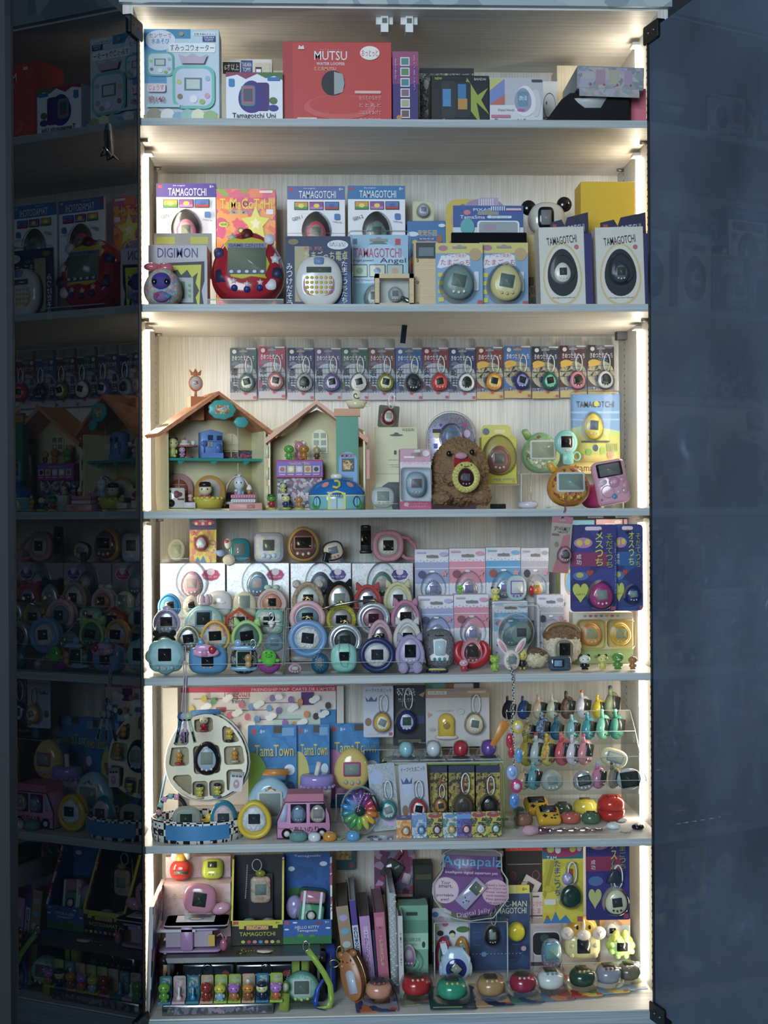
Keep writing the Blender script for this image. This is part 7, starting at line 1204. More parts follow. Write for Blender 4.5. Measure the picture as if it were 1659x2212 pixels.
# rack of antenna pets
T5 = [(1720, .075), (1668, .115), (1612, .155), (1566, .195)]
Z5 = rack('display_rack', 'clear stepped rack of antenna pets at the end of the fifth shelf', 1112, 1394, T5, S, .02)
ypx = lambda i: T5[i][1]+.004
def ante(x0, y0, x1, y1_, row, label, c, tip=None, yaw=-46, roll=14, scr='2c3230:l', ant=True, face=None, **k):
    Y = ypx(row); xx, zb, ww, h = fit(x0, y0, x1, y1_, Y, Z5[row])
    t = thing('virtual_pet', label, 'virtual pet', xx, Y+.014, Z5[row]+.004, (0, roll, -yaw), 'pets standing in the stepped rack')
    H = h*1.0; W = H*.78
    dev(t, t, W, H, .017, c, face, scr, '4a423e', 'egg', 0, 0, H*.48, sw=.52, sh=.42, sz=.1, frame='3a3c40', bz=-.29, **k)
    if ant: part('antenna', t, (tube([(-W*.24, 0, H*.84), (-W*.34, 0, H*1.0), (-W*.36, 0, H*1.08)], [W*.12, W*.095, W*.08]), c), (ball((-W*.36, 0, H*1.1), W*.1), tip or c))
    return t
R1 = ((1085, 1519, 1112, 1566, 'black and violet', '2c2030:s', '8a3a2c'), (1113, 1519, 1150, 1566, 'royal blue', '2f4a88:s', None), (1150, 1516, 1181, 1566, 'cream with a red neck band', 'd8c0a0:s', 'd8b890'), (1178, 1516, 1212, 1566, 'ivory with a green neck band', 'd4d4b8:s', 'd8c8a0'), (1208, 1510, 1244, 1566, 'brown leopard spotted', PR('6a4a40', '8a6a58', '4a342c', sc=300), '2a3a30'), (1240, 1508, 1280, 1566, 'white with an orange bead string', 'd4d4d8:s', 'd0683c'), (1277, 1516, 1312, 1566, 'bright yellow', 'd8c02c:s', None), (1306, 1500, 1338, 1566, 'bottle green in a clear pouch', 'a8b88c:t', '2a3a6a'))
R2 = ((1124, 1566, 1160, 1614, 'tan camouflage', PR('a08a5a', '7a7044', 'b8a070', sc=260), None), (1158, 1556, 1186, 1614, 'steel blue patterned', PR('4a6a94', '2f4a74', '8aa0b8', sc=260), None), (1184, 1564, 1222, 1614, 'see-through blue', '4a90b0:t', None), (1220, 1560, 1256, 1614, 'pale aqua', '7ab8bc:s', '8ac8c4'), (1254, 1556, 1290, 1614, 'deep teal', '3a94a0:s', '5ab0b0'), (1287, 1550, 1322, 1614, 'mint green', '74c0a4:s', '8ad0b4'), (1313, 1550, 1354, 1614, 'sea green with a white loop', '5ab09a:t', '7ac8b0'))
R3 = ((1124, 1602, 1152, 1670, 'mustard and lime', 'b8a43c:s', '7a9a2c'), (1150, 1602, 1172, 1670, 'white with a red cap', 'c8d0d0:s', 'b83a3a'), (1172, 1604, 1196, 1670, 'yellow flame painted', PR('d8c03c', 'd08a3c', 'd8d060', sc=200), 'd8b830'), (1196, 1602, 1234, 1670, 'coral red', 'd05a64:s', 'd8784c'), (1220, 1606, 1258, 1670, 'white with lilac sides', 'd8ccd4:s', None), (1244, 1604, 1284, 1670, 'rose pink', 'd88a94:s', 'c8506a'))
R4 = ((1118, 1672, 1144, 1722, 'cream freckled', 'd0b88c:s', None), (1133, 1664, 1174, 1722, 'turquoise', '6ab4bc:s', '7ac8c8'), (1270, 1664, 1318, 1722, 'pink to blue shaded', 'c87a98:s', '7aa8d0'), (1304, 1664, 1348, 1722, 'gold and smoky grey', 'a8a494:t', '2a4a3a'))
for row, rr in ((3, R1), (2, R2), (1, R3), (0, R4)):
    tier = ('lowest', 'second', 'third', 'top')[row]
    for a in rr: ante(*a[:4], row, '%s antenna pet on the %s tier of the rack' % (a[4], tier), a[5], a[6])
def inrack(x0, y0, x1, y1_, row, label, body, **k):
    t = pet(x0, y0, x1, y1_, ypx(row), Z5[row]+.001, label, body, grp='pets standing in the stepped rack', **k); return t
inrack(1292, 1618, 1352, 1664, 1, 'cream pet facing out with a pale screen on the second tier', 'ccc69c:s', scr='b0b8a4:l', d=.016, rot=(0, 18, 0), sw=.5, sh=.4, sz=.05, o='soft', frame='8a8cb0')
inrack(1172, 1664, 1220, 1722, 0, 'clear egg pet in a clear pouch on the lowest tier', 'c8d0c8:t', scr='8a9490:l', d=.018, rot=(0, -6, 0))
inrack(1243, 1665, 1290, 1722, 0, 'silver sequinned pet on the lowest tier', 'a8acb0:g', scr='5a605e:l', d=.016, rot=(0, -10, 0), frame='2a2c30', sw=.5)
inrack(1337, 1662, 1391, 1720, 0, 'large pale grey oval pet facing out on the lowest tier', 'a8b4b8:s', scr='2a3430:l', d=.02, rot=(0, -8, 0), sw=.62, sh=.6, o='ell', btn=None, frame='1a1e26')
p = yb5(1790)
for (x0, y0, x1, y1_), lb, c in (((1141, 1728, 1192, 1774), 'yellow pocket game with a black screen beneath the rack', 'cfa02c:s'), ((1167, 1748, 1218, 1797), 'yellow pocket game with arrow keys in front of the other', 'd4a42c:s')):
    Y = yb5(y1_); xx, zb, ww, h = fit(x0, y0, x1, y1_, Y, S)
    t = thing('handheld_game', lb, 'handheld game', xx, Y+.02, GS+.001, (-52, 0, 8)); H = h*1.05
    part('body', t, (mv(slab(o_rr(ww, H, .006), -.012, .004, .004), 0, 0, H/2), c)); part('screen', t, (mv(slab(o_rr(ww*.74, H*.4, .002), -.0128, -.01), 0, 0, H*.72), '15181c:s'), (mv(slab(o_rr(ww*.5, H*.26, .001), -.0134, -.01), 0, 0, H*.72), '3a4440:l'))
    part('arrow_key', t, (bx(-ww*.32, -ww*.12, -.0135, -.011, H*.28, H*.34), '1a1a1c'), (bx(-ww*.25, -ww*.19, -.0135, -.011, H*.21, H*.41), '1a1a1c'), smooth=False)
    for u, v in ((.2, .32), (.34, .36), (.06, .18), (.2, .16)): part('button', t, (ball((u*ww, -.012, v*H), .0022, .0012, .0018), '1a1a1c'))
for a in ((1197, 1738, 1240, 1766, 'dark green pet behind the coral one beneath the rack', '34463a:s', '2c3a30'), (1242, 1730, 1294, 1768, 'large yellow pet beneath the rack', 'c8b83c:s', '8a5a2c'), (1112, 1758, 1154, 1792, 'clear blue and orange pet beneath the rack', 'b88a70:t', '6a9aac'), (1213, 1758, 1259, 1789, 'coral pet with yellow studs beneath the rack', 'b85c48:s', '6a4a40'), (1259, 1758, 1301, 1790, 'forest green pet beneath the rack', '4a6a50:s', '3a443c'), (1312, 1780, 1343, 1801, 'small mint white pet near the front edge', 'd8e0dc:s', 'a8c8b8'), (1328, 1767, 1358, 1786, 'small cream pet with a pink face', 'd8ccc4:s', 'c86a6a'), (1367, 1784, 1394, 1803, 'small black pet with a white screen', '17181c:s', 'c8ccd0'), (1110, 1746, 1135, 1762, 'orange and green beaded pet beneath the rack', '6a9a84:s', 'c07a4c')): disc(*a)
xx, zb, ww, h = fit(1298, 1725, 1360, 1768, .09, S)
t = thing('egg_pouch', 'glossy red hinged egg pouch beneath the rack', 'case', xx, .125, GS+.001); part('lower_shell', t, (lathe([(ww*.3, 0), (ww*.46, h*.16), (ww*.5, h*.42)], 30), 'b82c28:s')); part('upper_shell', t, (lathe([(ww*.5, h*.45), (ww*.46, h*.74), (ww*.3, h*.94), (ww*.05, h)], 30), 'c8342c:s')); part('ridges', t, *[(ball((i*.007, -.012, h*.95), .003, .002, .002, 8, 5), 'a02420:s') for i in (-1, 0, 1)])
p = yb5(1800)
a, b = at(1128, 1795, .03), at(1307, 1790, .03)
t = thing('makeup_brush', 'pink bristled brush with a twisted pearly handle lying down', 'brush', a.x, .026, GS+.0088)
L_ = b.x-a.x; part('bristles', t, (mv(lathe([(.001, -.002), (.0075, .004), (.0085, .012), (.006, .025)], 18), 0, 0, 0, 0, R(90)), 'd8a8b8:f')); part('ferrule', t, (mv(lathe([(.006, .024), (.0065, .03), (.005, .04)], 18), 0, 0, 0, 0, R(90)), 'c08aa0:m')); part('handle', t, (tube([(.04+(L_-.045)*i/20, 0, -.001) for i in range(21)], [.0042+.0016*sin(i*1.5) if i < 18 else .003 for i in range(21)], 6), 'd0b4b4:m'))
tag(part('ball_chain', None, (chain([(at(a, 1797, .03).x, b, GS+.0016) for a, b in ((1343, .036), (1350, .03), (1358, .034), (1367, .036))], .0013, .003), 'a89878:m')), 'bronze chain between the mint white and black pets', 'chain')
# hanging strings at the front of the shelf
t = thing('charm_chain', 'steel chain hung with candy coloured round charms', 'charm', 0, 0, 0)
pts = [at(1104, 1446, .03), at(1106, 1448, .006), at(1106, 1449, -.004), at(1107, 1454, -.009), at(1109, 1500, -.008), at(1107, 1560, -.007), at(1110, 1620, -.007), at(1112, 1700, -.007)]
V, F = [], []
for q, (a, b) in enumerate(zip(pts, pts[1:])):
    n = max(1, int((b-a).length/.0042))
    for i in range(n):
        c = a.lerp(b, i/n); g = mv(ring(o_ell(.0036, .0058, 12), 0, .0007, 5), c.x, c.y, c.z, 0, 0, R(90*(i % 2)+20)); k = len(V); V += g[0]; F += [tuple(u+k for u in f) for f in g[1]]
part('links', t, ((V, F), 'b0b4b6:m'))
for px, py, c, rx, rz in ((1101, 1600, 'c03a50', .006, .012), (1104, 1624, 'c0404c', .005, .010), (1119, 1570, 'd0c040', .009, .011), (1121, 1632, '6aa0d8', .006, .012), (1106, 1669, '9ab0e0', .009, .012), (1116, 1698, 'c83a78', .009, .011), (1111, 1730, '5a8cd0', .008, .012)):
    p = at(px, py, -.012); part('charm', t, (ball((p.x, p.y, p.z), rx, .004, rz, 18, 10), c+':s'), (mv(slab(o_ell(rx*1.1, rz*.9), -.0044, -.003), p.x, p.y, p.z), 'd8d8dc' if c in ('d0c040', 'c83a78') else c+':s'))
p = at(1078, 1585, .03); t = thing('tag_charm', 'orange lettered plastic tag hanging at a slant beside the chain', 'charm', p.x, .03, p.z, (0, 28, 0)); part('tag', t, (mv(slab([(-.005, -.022), (.003, -.022), (.007, .006), (.010, .022), (-.008, .022), (-.006, .0)], -.001, .001, .0004), 0, 0, 0), 'd08430')); part('cord', t, (tube([(.0, 0, .022), (.006, 0, .027), (.018, -.02, .022)], .0007, 5), 'c8843c'))
t = thing('lanyard', 'lilac cord lanyard with three key shaped charms over the shelf edge', 'lanyard', 0, 0, 0)
for dx in (-2.5, 2.5): part('cord', t, (tube([at(398+dx, 1395, .012), at(399+dx, 1440, .004), at(400+dx, 1464, -.005), at(398+dx, 1500, -.006), at(397+dx*2, 1535, -.006), at(400, 1542, -.006)], .0009, 6), 'b8a0b8'))
for i, (c, a) in enumerate((('3a6a8a', -12), ('b0a8c0', 2), ('a8c0a0', 14))):
    p = at((392, 399, 407)[i], 1548, -.008-.003*i); part('key_charm', t, (mv(slab(o_ell(.013, .013), -.001, .001), p.x, p.y, p.z, 0, R(-a)), c+':s'), (mv(bx(-.0025, .0025, -.001, .001, -.042, -.004), p.x, p.y, p.z, 0, R(-a)), c+':s'), (mv(bx(-.0014, .0014, -.0014, -.0006, -.04, -.024), p.x, p.y, p.z, 0, R(-a)), '1a1c22'))
# ---------------------------------------------------------------- bottom shelf
S = SZ[6]; GS = S+G
def yb6(py): return (CY-at(830, 2192).z*0+1086-CY)*DIST/(py-CY)-DIST if 0 else 1086*DIST/(py-CY)-DIST
# grey riser bench
zp = at(520, 2066, .06).z; a, b = at(357, 2066, .06), at(693, 2066, .06); bw = (b.x-a.x)/2; bx0 = (a.x+b.x)/2
t = thing('riser_bench', 'grey monitor riser bench with black corner caps', 'riser bench', bx0, .06, GS); H = zp-S-G
part('top_board', t, (mv(slab(o_rr(bw*2, .010, .002), 0, .19, .001), 0, 0, H-.005), '8c9090:M'), smooth=False)
for s in (-1, 1):
    part('corner_cap', t, (mv(slab([(-.006*s, -.006), (.006*s, -.006), (.006*s, .004), (-.002*s, .0055)], -.001, .02), s*(bw+.002), 0, H-.005), '1b1c20'))
    part('side_panel', t, (bx(s*(bw-.004)-.002, s*(bw-.004)+.002, .01, .18, .014, H-.0102), '6c7070:M'), smooth=False)
    part('foot', t, (mv(slab(o_rr(.02, .03, .006), .0, .185, .003), s*(bw-.002), 0, .0152), '15161a'))
MB().add(([(x*.018+bw*.72, .012+z*.004, H+.0002) for x, _, z in text('TRUTHA')[0]], text('TRUTHA')[1]), '2a2c30', False).build('lettering', t)
PT = zp+.0007
def trough(x0, x1, yf, y0, y1, Y, d, label, inn, edge, front, ops, cin):
    "open topped display box with a tall back and a low printed front"
    xx, zb, ww, h = fit(x0, yf, x1, y1, Y, PT); ht = at((x0+x1)/2, y0, Y+d).z-PT
    t = thing('display_box', label, 'box', xx, Y, PT)
    MB().add(bx(-ww/2, ww/2, 0, .0012, 0, h), front, False).ops(ops, ww, h, -.0002).build('front_panel', t)
    part('back_panel', t, (bx(-ww/2, ww/2, d-.0012, d, 0, ht), inn), smooth=False); part('floor_panel', t, (bx(-ww/2+.001, ww/2-.001, .0013, d-.0013, 0, .001), inn), smooth=False)
    for s in (-1, 1):
        o = [(.0013, 0), (d-.0013, 0), (d-.0013, ht), (d*.62, ht), (.0013, h)]; n = 5
        V = [(s*(ww/2-.0006)+e, u, v) for e in (-.0006, .0006) for u, v in o]
        part('side_panel', t, ((V, [tuple(range(n)), tuple(range(n, 2*n))]+[(i, (i+1) % n, n+(i+1) % n, n+i) for i in range(n)]), inn), (sweep([[(s*ww/2+e, .0013+k*(d*.62-.0013)+q, h+k*(ht-h)) for e, q in ((-.0016, -.002), (.0016, -.002), (.0016, .002), (-.0016, .002))] for k in [i/16 for i in range(17)]]), edge), smooth=False)
    return t, ww, h, ht
BK = PR('14151a', '101116', '191a22', sc=60)
t, ww, h, ht = trough(501, 611, 1988, 1846, 2041, .115, .075, 'black and yellow display box lettered with a maze game title', BK, 'd0c838:c', '15161a:c', [('p', [(0, .78), (0, 1), (1, 1), (1, .82), (.9, .82), (.9, .68), (.8, .68), (.8, .78), (.24, .78), (.24, .66), (.14, .66), (.14, .78)], 'd0c838:c'), ('r', .03, .84, .13, .97, 'c04a50:c'), ('t', .9, .9, .08, .08, '1a1a1a:c', '8+'), ('q', .5, .72, .44, .2, 'c8843c:c'), ('t', .5, .72, .4, .14, 'd8d0a0:c', 'PAC-MAN'), ('t', .5, .46, .7, .16, 'd0c84c:c', 'TAMAGOTCHI')]+[('e', .22+.115*i, .15, .08, .13, ['c8c040:c', 'c84a50:c', 'd08a9a:c', '4a90c8:c', 'd89a5a:c', 'c8c86a:c', '7a9a3c:c'][i]) for i in range(7)], 0)
X0 = t.location.x
t2 = thing('virtual_pet', 'square terracotta printed game standing in the black and yellow box', 'virtual pet', X0+.003, .172, PT+.052); dev(t2, t2, .034, .045, .008, PR('b08a74', 'a8806a', '9aa08a', 'c0a090', sc=180), None, '6f8a80:l', None, 'rr', 0, 0, .024, sw=.54, sh=.4)
part('backing', t2, (bx(-.02, .02, .005, .0062, -.048, .05), '1c1d24:c'), smooth=False); part('cap_ball', t2, (ball((0, -.002, .052), .009, .005, .006), '8a8a30:s')); part('wrist_loop', t2, (loop(-.006, -.002, .056, .016, .02, .0008), 'c8ccd0')); part('bead_chain', t2, (chain([(-.022, -.002, .066), (-.024, -.003, .03), (-.026, -.003, .008)], .0011, .003), 'c8c8c8'))
for dx, c, lb in ((-.015, '8ab8c4:s', 'bagged pale blue pet in the black and yellow box'), (.017, 'c8b8c0:s', 'bagged pinkish pet in the black and yellow box')):
    t2 = thing('bagged_pet', lb, 'virtual pet', X0+dx, .145, PT+.0012); part('pet', t2, (ball((0, 0, .026), .013, .011, .009), c)); part('bag', t2, (fuzz((0, 0, .018), .017, .015, .018, 24, 16, .003, 90), CLEAR)); part('box', t2, (bx(-.012, .012, -.01, .01, 0, .014), '8a8c90:c'), smooth=False)
t, ww, h, ht = trough(611, 716, 1987, 1842, 2036, .117, .073, 'blue cloud printed display box with red and white striped edges', PR('24549c', '2058a4', '2a5c9c', '204c90', sc=50), PR('c8c8cc', 'b83040', 'd8d4d4', 'a82c3c', sc=140), '2f62b0:c', [('r', 0, 0, 1, .32, '2f7a44:c'), ('f', .36, .36, .14, .14, '4a943c:c'), ('f', .6, .34, .12, .1, '6a8a3c:c'), ('r', .04, .82, .13, .97, 'c04a50:c'), ('e', .25, .9, .1, .07, 'd8e0ec:c'), ('e', .08, .62, .1, .07, 'd8e0ec:c'), ('e', .93, .66, .1, .07, 'd8e0ec:c'), ('p', [(.68, .95), (.74, .88), (.8, .93), (.8, .82), (.74, .86), (.68, .82)], 'b83040:c'), ('t', .91, .91, .08, .08, 'e0e4ec:c', '8+'), ('t', .5, .71, .5, .12, 'e8ecf0:c', 'HELLO KITTY'), ('t', .5, .56, .42, .13, 'e8ecf0:c', 'Tamagotchi')], 0)
X0 = t.location.x
b_ = MB(); b_.ops([('e', .16, .8, .14, .06, 'd8e0ec:c'), ('e', .84, .86, .16, .06, 'd8e0ec:c'), ('t', .5, .96, .56, .035, 'd0d8e4:c', 'Tamagotchi'), ('f', .3, .5, .5, .12, '2f6a34:c'), ('f', .7, .48, .5, .1, '2a5c30:c'), ('r', .1, .2, .9, .48, '2c6238:c')], ww, ht, .0718); b_.build('back_print', t)
t2 = thing('bagged_case', 'green and pink striped little trunk in a clear bag inside the blue box', 'toy case', X0+.004, .145, PT+.016, (-14, 6, 0)); part('trunk', t2, (mv(slab(o_rr(.042, .04, .006), -.012, .012, .003), 0, 0, .02), '4a9a6a:s')); part('lid', t2, (mv(slab(o_rr(.042, .020, .006), -.011, .012, .003), 0, 0, .052), 'b87a90:s')); part('strap', t2, *[(bx(s*.014-.002, s*.014+.002, -.0128, .0126, .001, .061), 'd0dce0') for s in (-1, 1)], smooth=False); part('badge', t2, (mv(slab(o_ell(.018, .018), -.0136, -.01), 0, 0, .022), '2a2c2c'), (mv(slab(o_ell(.012, .012), -.0142, -.01), 0, 0, .022), 'd8d4d0')); part('bag', t2, (mv(slab(o_rr(.05, .072, .01), -.016, .016, .005), 0, 0, .032), CLEAR))
t2 = thing('bagged_ball', 'lavender ball pack beside the striped trunk', 'toy', X0-.021, .152, PT+.0012); part('ball', t2, (ball((0, 0, .05), .015, .012, .02), '9a90c0:s')); part('bag', t2, (fuzz((.002, 0, .032), .018, .016, .031, 24, 16, .003, 90), CLEAR))
# pink stepped carton
xx, zb, ww, h = fit(342, 1910, 499, 2030, .165, PT)
t = thing('stepped_box', 'pale pink polka dot box with a stepped ledge', 'box', xx+.002, .165, PT); h2 = at(420, 1846, .225).z-PT; w2 = ww*.96
PK = PR('d8b8b8', 'dcbcbc', 'd4b0b4', 'd8c0bc', sc=160)
part('lower_block', t, (bx(-w2/2, w2/2, 0, .045, 0, h), PK), smooth=False); part('back_block', t, (bx(-w2/2+.003, w2/2-.003, .0452, .062, 0, h2), PK), smooth=False)
MB().ops([('t', .2, .78, .26, .1, 'c0a85c:c', 'とるこ'), ('e', .42, .34, .12, .3, 'a86a3c:c'), ('g', .4, .2, .18, .3, '7a9a44:c'), ('e', .45, .5, .07, .2, '2f3f6a:c')], w2, h, -.0003).build('front_print', t)
zl = PT+h+.0005
t = thing('virtual_pet', 'red game with a white and gold toy head on the pink ledge', 'virtual pet', at(390, 1900, .185).x, .188, zl, (-10, 0, 0)); part('body', t, (mv(puff(o_sup(.037, .034, 2.4), -.014, .012, .45), 0, 0, .0175), 'c0342c:s')); part('screen', t, (mv(slab(o_rr(.026, .010, .003), -.0150, -.01), 0, 0, .014), 'a82c28:s'), (mv(slab(o_rr(.020, .006, .001), -.0156, -.01), 0, 0, .014), '5a5c50:l')); part('toy_head', t, (ball((0, -.002, .036), .010, .008, .009), 'd0a43c:s'), (ball((-.010, 0, .04), .007, .006, .008), 'dcd8d0:s'), (ball((.010, 0, .041), .007, .006, .008), 'dcd8d0:s'))
pet(434, 1859, 481, 1895, .182, zl, 'lime yellow oval game on the pink ledge', 'b8c83c:s', None, '3c443c:l', 'c8d060', 'sup', .018, sw=.42, sh=.3, sz=.16, rot=(-24, 0, 0))
# wallet, tablet and heart game
xx, zb, ww, h = fit(341, 2001, 477, 2056, .079, PT+.0042)
t = thing('wallet', 'lilac snap wallet stuffed with papers on the grey bench', 'wallet', xx, .079, PT+.0042)
part('lower_cover', t, (mv(slab(o_rr(ww, .06, .01), -.004, 0, .0015), 0, .03, 0, R(90)), 'b892c0')); part('upper_cover', t, (mv(slab(o_rr(ww*.98, .06, .01), -.004, 0, .0015), -.001, .031, h-.0045, R(90)), 'c09ac4')); part('pages', t, (bx(-ww*.38, ww*.36, .006, .054, .0042, h-.0087), 'b0a0b4:c'), smooth=False); part('strap', t, (mv(slab(o_rr(.02, h*.98, .004), -.003, .001, .001), -.004, 0, h*.49), 'b48ab8')); part('clasp', t, (bx(ww*.30, ww*.4, .002, .01, .006, h*.62), 'b8964a:m'), smooth=False); part('paper', t, (bx(-ww*.52, ww*.1, -.003, .05, h-.0085, h-.0046), 'd8d4dc:c'), smooth=False)
t = thing('charm', 'tiny pink animal charm dangling by the lilac wallet', 'charm', xx+ww*.54, .082, PT, ); part('body', t, (ball((0, 0, .012), .006, .005, .010), 'b0607c:s')); part('ear', t, (ball((.004, 0, .023), .002, .0015, .004), 'b0607c:s')); part('cord', t, (tube([(0, 0, .022), (-.004, .001, .03), (-.010, .002, .026)], .0007, 5), 'd0c8d0'))
zt = PT+.0042+h+.0002
xt = at(422, 2000, .08).x
tag(part('tablet', None, (mv(slab(o_rr(.104, .062, .008), -.0058, 0, .0012), xt, .112, zt, R(90)), '16171c:s'), (mv(slab(o_rr(.106, .063, .008), -.0017, 0, .0004), xt, .112, zt, R(90)), 'c0c0c8:s')), 'black drawing tablet lying on the lilac wallet', 'tablet')
zt += .0064
tag(MB().add(mv(slab(o_rr(.062, .034, .001), -.0009, 0), xt-.001, .1, zt, R(90)), 'd4d8e0:c', False).add(mv(slab(o_ell(.026, .014), -.0002, 0), xt, .096, zt+.0012, R(90)), '6aa0c8:c', False).add(mv(slab(o_ell(.018, .010), -.0002, 0), xt, .094, zt+.0015, R(90)), 'd8d0a0:c', False).build('picture_card'), 'white picture card lying on the black tablet', 'card')
pet(390, 1912, 462, 1974, .105, zt+.002, 'pink heart shaped game in a clear easel on the tablet', 'd08aa0:s', None, '2c3a34:l', 'd8c0a0', 'soft', .02, sw=.4, sh=.44, sz=.02, rot=(0, 8, 0), nb=0)
t = thing('acrylic_stand', 'clear easel holding the pink heart game', 'display stand', at(427, 1970, .1).x, .098, zt+.0014); part('ledge', t, (bx(-.022, .022, 0, .0012, 0, .007), ACR), (bx(-.022, .022, -.0003, .0015, .0066, .0072), EDGE), (bx(-.022, .022, 0, .026, 0, .0012), ACR), smooth=False); part('rest', t, (bx(-.022, .022, .0275, .0287, 0, .05), ACR), smooth=False)
t = thing('egg_charm', 'pink pearly egg charm with a bead chain beside the heart game', 'charm', at(477, 1965, .11).x, .118, zt); part('egg', t, (mv(ball((0, 0, 0), .016, .010, .010, 18, 12), 0, 0, .0105, 0, R(-14)), 'd89aae:s')); part('chain', t, (chain([(-.014, -.004, .014), (-.016, -.008, .03), (-.016, -.008, .046)], .0009, .0026), 'a8a898:m'))
t = thing('key_ring', 'gold key ring with a pastel cloud charm on the bench edge', 'key ring', at(550, 2055, .072).x, .078, PT+.001); part('ring', t, (mv(ring(o_ell(.014, .018), 0, .0009, 6), -.022, 0, .0, R(90)), 'b8a05a:m'), (chain([(-.014, 0, .001), (-.006, .002, .001), (.004, 0, .001)], .0016, .004), 'b8a05a:m')); part('cloud', t, (mv(slab(o_flower(.026, .018, 7), -.001, .001), .016, 0, .001, R(90)), 'd8c8a8'), (mv(slab(o_flower(.020, .012, 7), -.0004, 0), .016, 0, .0022, R(90)), PR('d89aa0', 'c8b0d0', '9ac0b0', sc=300)))
# under the bench
for x0, x1, lb, cs in ((392, 506, 'dark star printed tin with silver frame under the bench', ('1c2c3a', '14222e', '2a3a4a')), (509, 640, 'dark violet tin with chrome clasp under the bench', ('241f38', '2c2c40', '1a1a2c'))):
    xx, zb, ww, h = fit(x0, 2083, x1, 2130, .15, S)
    t = thing('tin_box', lb, 'tin', xx, .15, GS); part('tin_body', t, (mv(slab(o_rr(ww*.99, h, .003), 0, .05, .0015), 0, 0, h/2), 'a8b0b4:m')); MB().add(mv(slab(o_rr(ww*.88, h*.8, .002), -.0004, .001), 0, 0, h*.5), PR(*cs, sc=80), False).ops([('*', .12+.11*i, .5, .04, .12, 'c8b85a:c' if i % 2 else 'c0c4cc:c') for i in range(8)]+[('e', .84, .55, .14, .3, 'a84a4a:c')], ww, h, -.0006).build('picture', t); part('clasp', t, (mv(ring(o_arch(.018, .026), -.003, .0018, 6), 0, 0, h*.62), 'b8c0c4:m'))
xx, zb, ww, h = fit(350, 2168, 590, 2189, .012, S)
t = thing('tray_box', 'long low silver framed tin under the row of little stands', 'tin', xx, .012, GS); part('tin_body', t, (mv(slab(o_rr(ww, h*.9, .002), 0, .04, .001), 0, 0, h*.45), 'a8acac:m')); MB().add(mv(slab(o_rr(ww*.9, h*.6, .001), -.0005, .001), 0, 0, h*.42), PR('3a3a48', '6a6a7a', '4a4a40', '8a7a8a', sc=140), False).build('picture', t)
zr = GS+h*.9+.0006
for i, (sc_, bc, hc, top, lb) in enumerate((('2f7a8c', '5a9a3c:s', '62a83c:s', 'n', 'teal stand with a green toy'), ('c8a8b0', None, None, '', 'pink stand with an empty white peg'), ('2a7a90', None, None, '', 'dark teal stand with an empty blue peg'), ('c09a7c', '8a2c28:s', '96302c:s', 'n', 'tan stand with a dark red toy'), ('9ab83c', '8ab0c8:s', 'c8c03c:s', 'tuft', 'lime stand with a spiky yellow and blue toy'), ('94b43c', 'b0703c:s', 'a870c0:s', 'ears', 'lime stand with a purple sprout toy by the tan one'), ('c09a80', '8a5430:s', 'c88430:s', 'curl', 'tan stand with an orange toy with white bead'), ('2f7aa8', '20284a:s', 'd0d090:s', 'cap', 'blue stand with a cream toy in a navy cap'), ('9aba3c', 'b8683c:s', 'b07ac8:s', 'ears', 'lime stand with a purple sprout toy at the end of the row'))):
    x0, x1 = 342+30*i, 372+30*i; yb_ = 2166-i*.9; xx, zb, ww, h = fit(x0, 2112-i, x1, yb_, .03, zr)
    t = thing('figure_stand', lb, 'figure stand', xx, .014, zr, (0, 0, 0), 'row of little figure stands'); part('base', t, (bx(-ww*.46, ww*.46, 0, .026, 0, .004), sc_), smooth=False); part('back_card', t, (mv(slab(o_rr(ww*.9, h*.97, .003), .0236, .0258), 0, 0, h*.5), sc_), (mv(slab(o_rr(ww*.66, h*.66, .001), .0232, .0245), 0, 0, h*.58), PR(sc_, '8a9a8a', 'b0a898', sc=260)))
    if bc:
        fixed(.0185, .03 if top != 'curl' else .034)
        f = fig(0, 0, 1, 1, 0, 0, '%s figure on the %s stand of the row under the bench' % ({'n': 'plain', 'tuft': 'spiky', 'ears': 'purple', 'curl': 'orange', 'cap': 'navy capped'}[top] if i not in (0, 3) else ('green', '', '', 'dark red')[i], ('first', '', '', 'fourth', 'fifth', 'sixth', 'seventh', 'eighth', 'last')[i]), hc, bc, top, hc if top in ('ears', 'tuft') else '1c2444' if top == 'cap' else 'd8d4cc'); f.location = (xx, .0125, zr+.0046); fit = _fit
    else: part('peg', t, (mv(lathe([(.005, 0), (.004, .003), (.0015, .007), (.0025, .018), (.0005, .02)], 14), 0, .012, .004), 'd8d0cc' if i == 1 else '3a88c8:s'))
pet(613, 2105, 690, 2173, .04, GS+.004, 'teal egg game with white framed screen beside the row of stands', '5f9c88:s', PR('7ab0a0', '6aa494', '8ac0ac', sc=160), '5c6c64:l', 'b8c858', 'egg', .028, fs=.88, sw=.42, sh=.42, frame='c8d4cc', sz=.0, rot=(-8, 0, 0), bz=-.36)
t = thing('acrylic_stand', 'clear easel under the teal egg game', 'display stand', at(651, 2170, .03).x, .030, GS); part('ledge', t, (bx(-.022, .022, 0, .0012, 0, .008), ACR), (bx(-.022, .022, 0, .03, 0, .003), ACR), smooth=False)
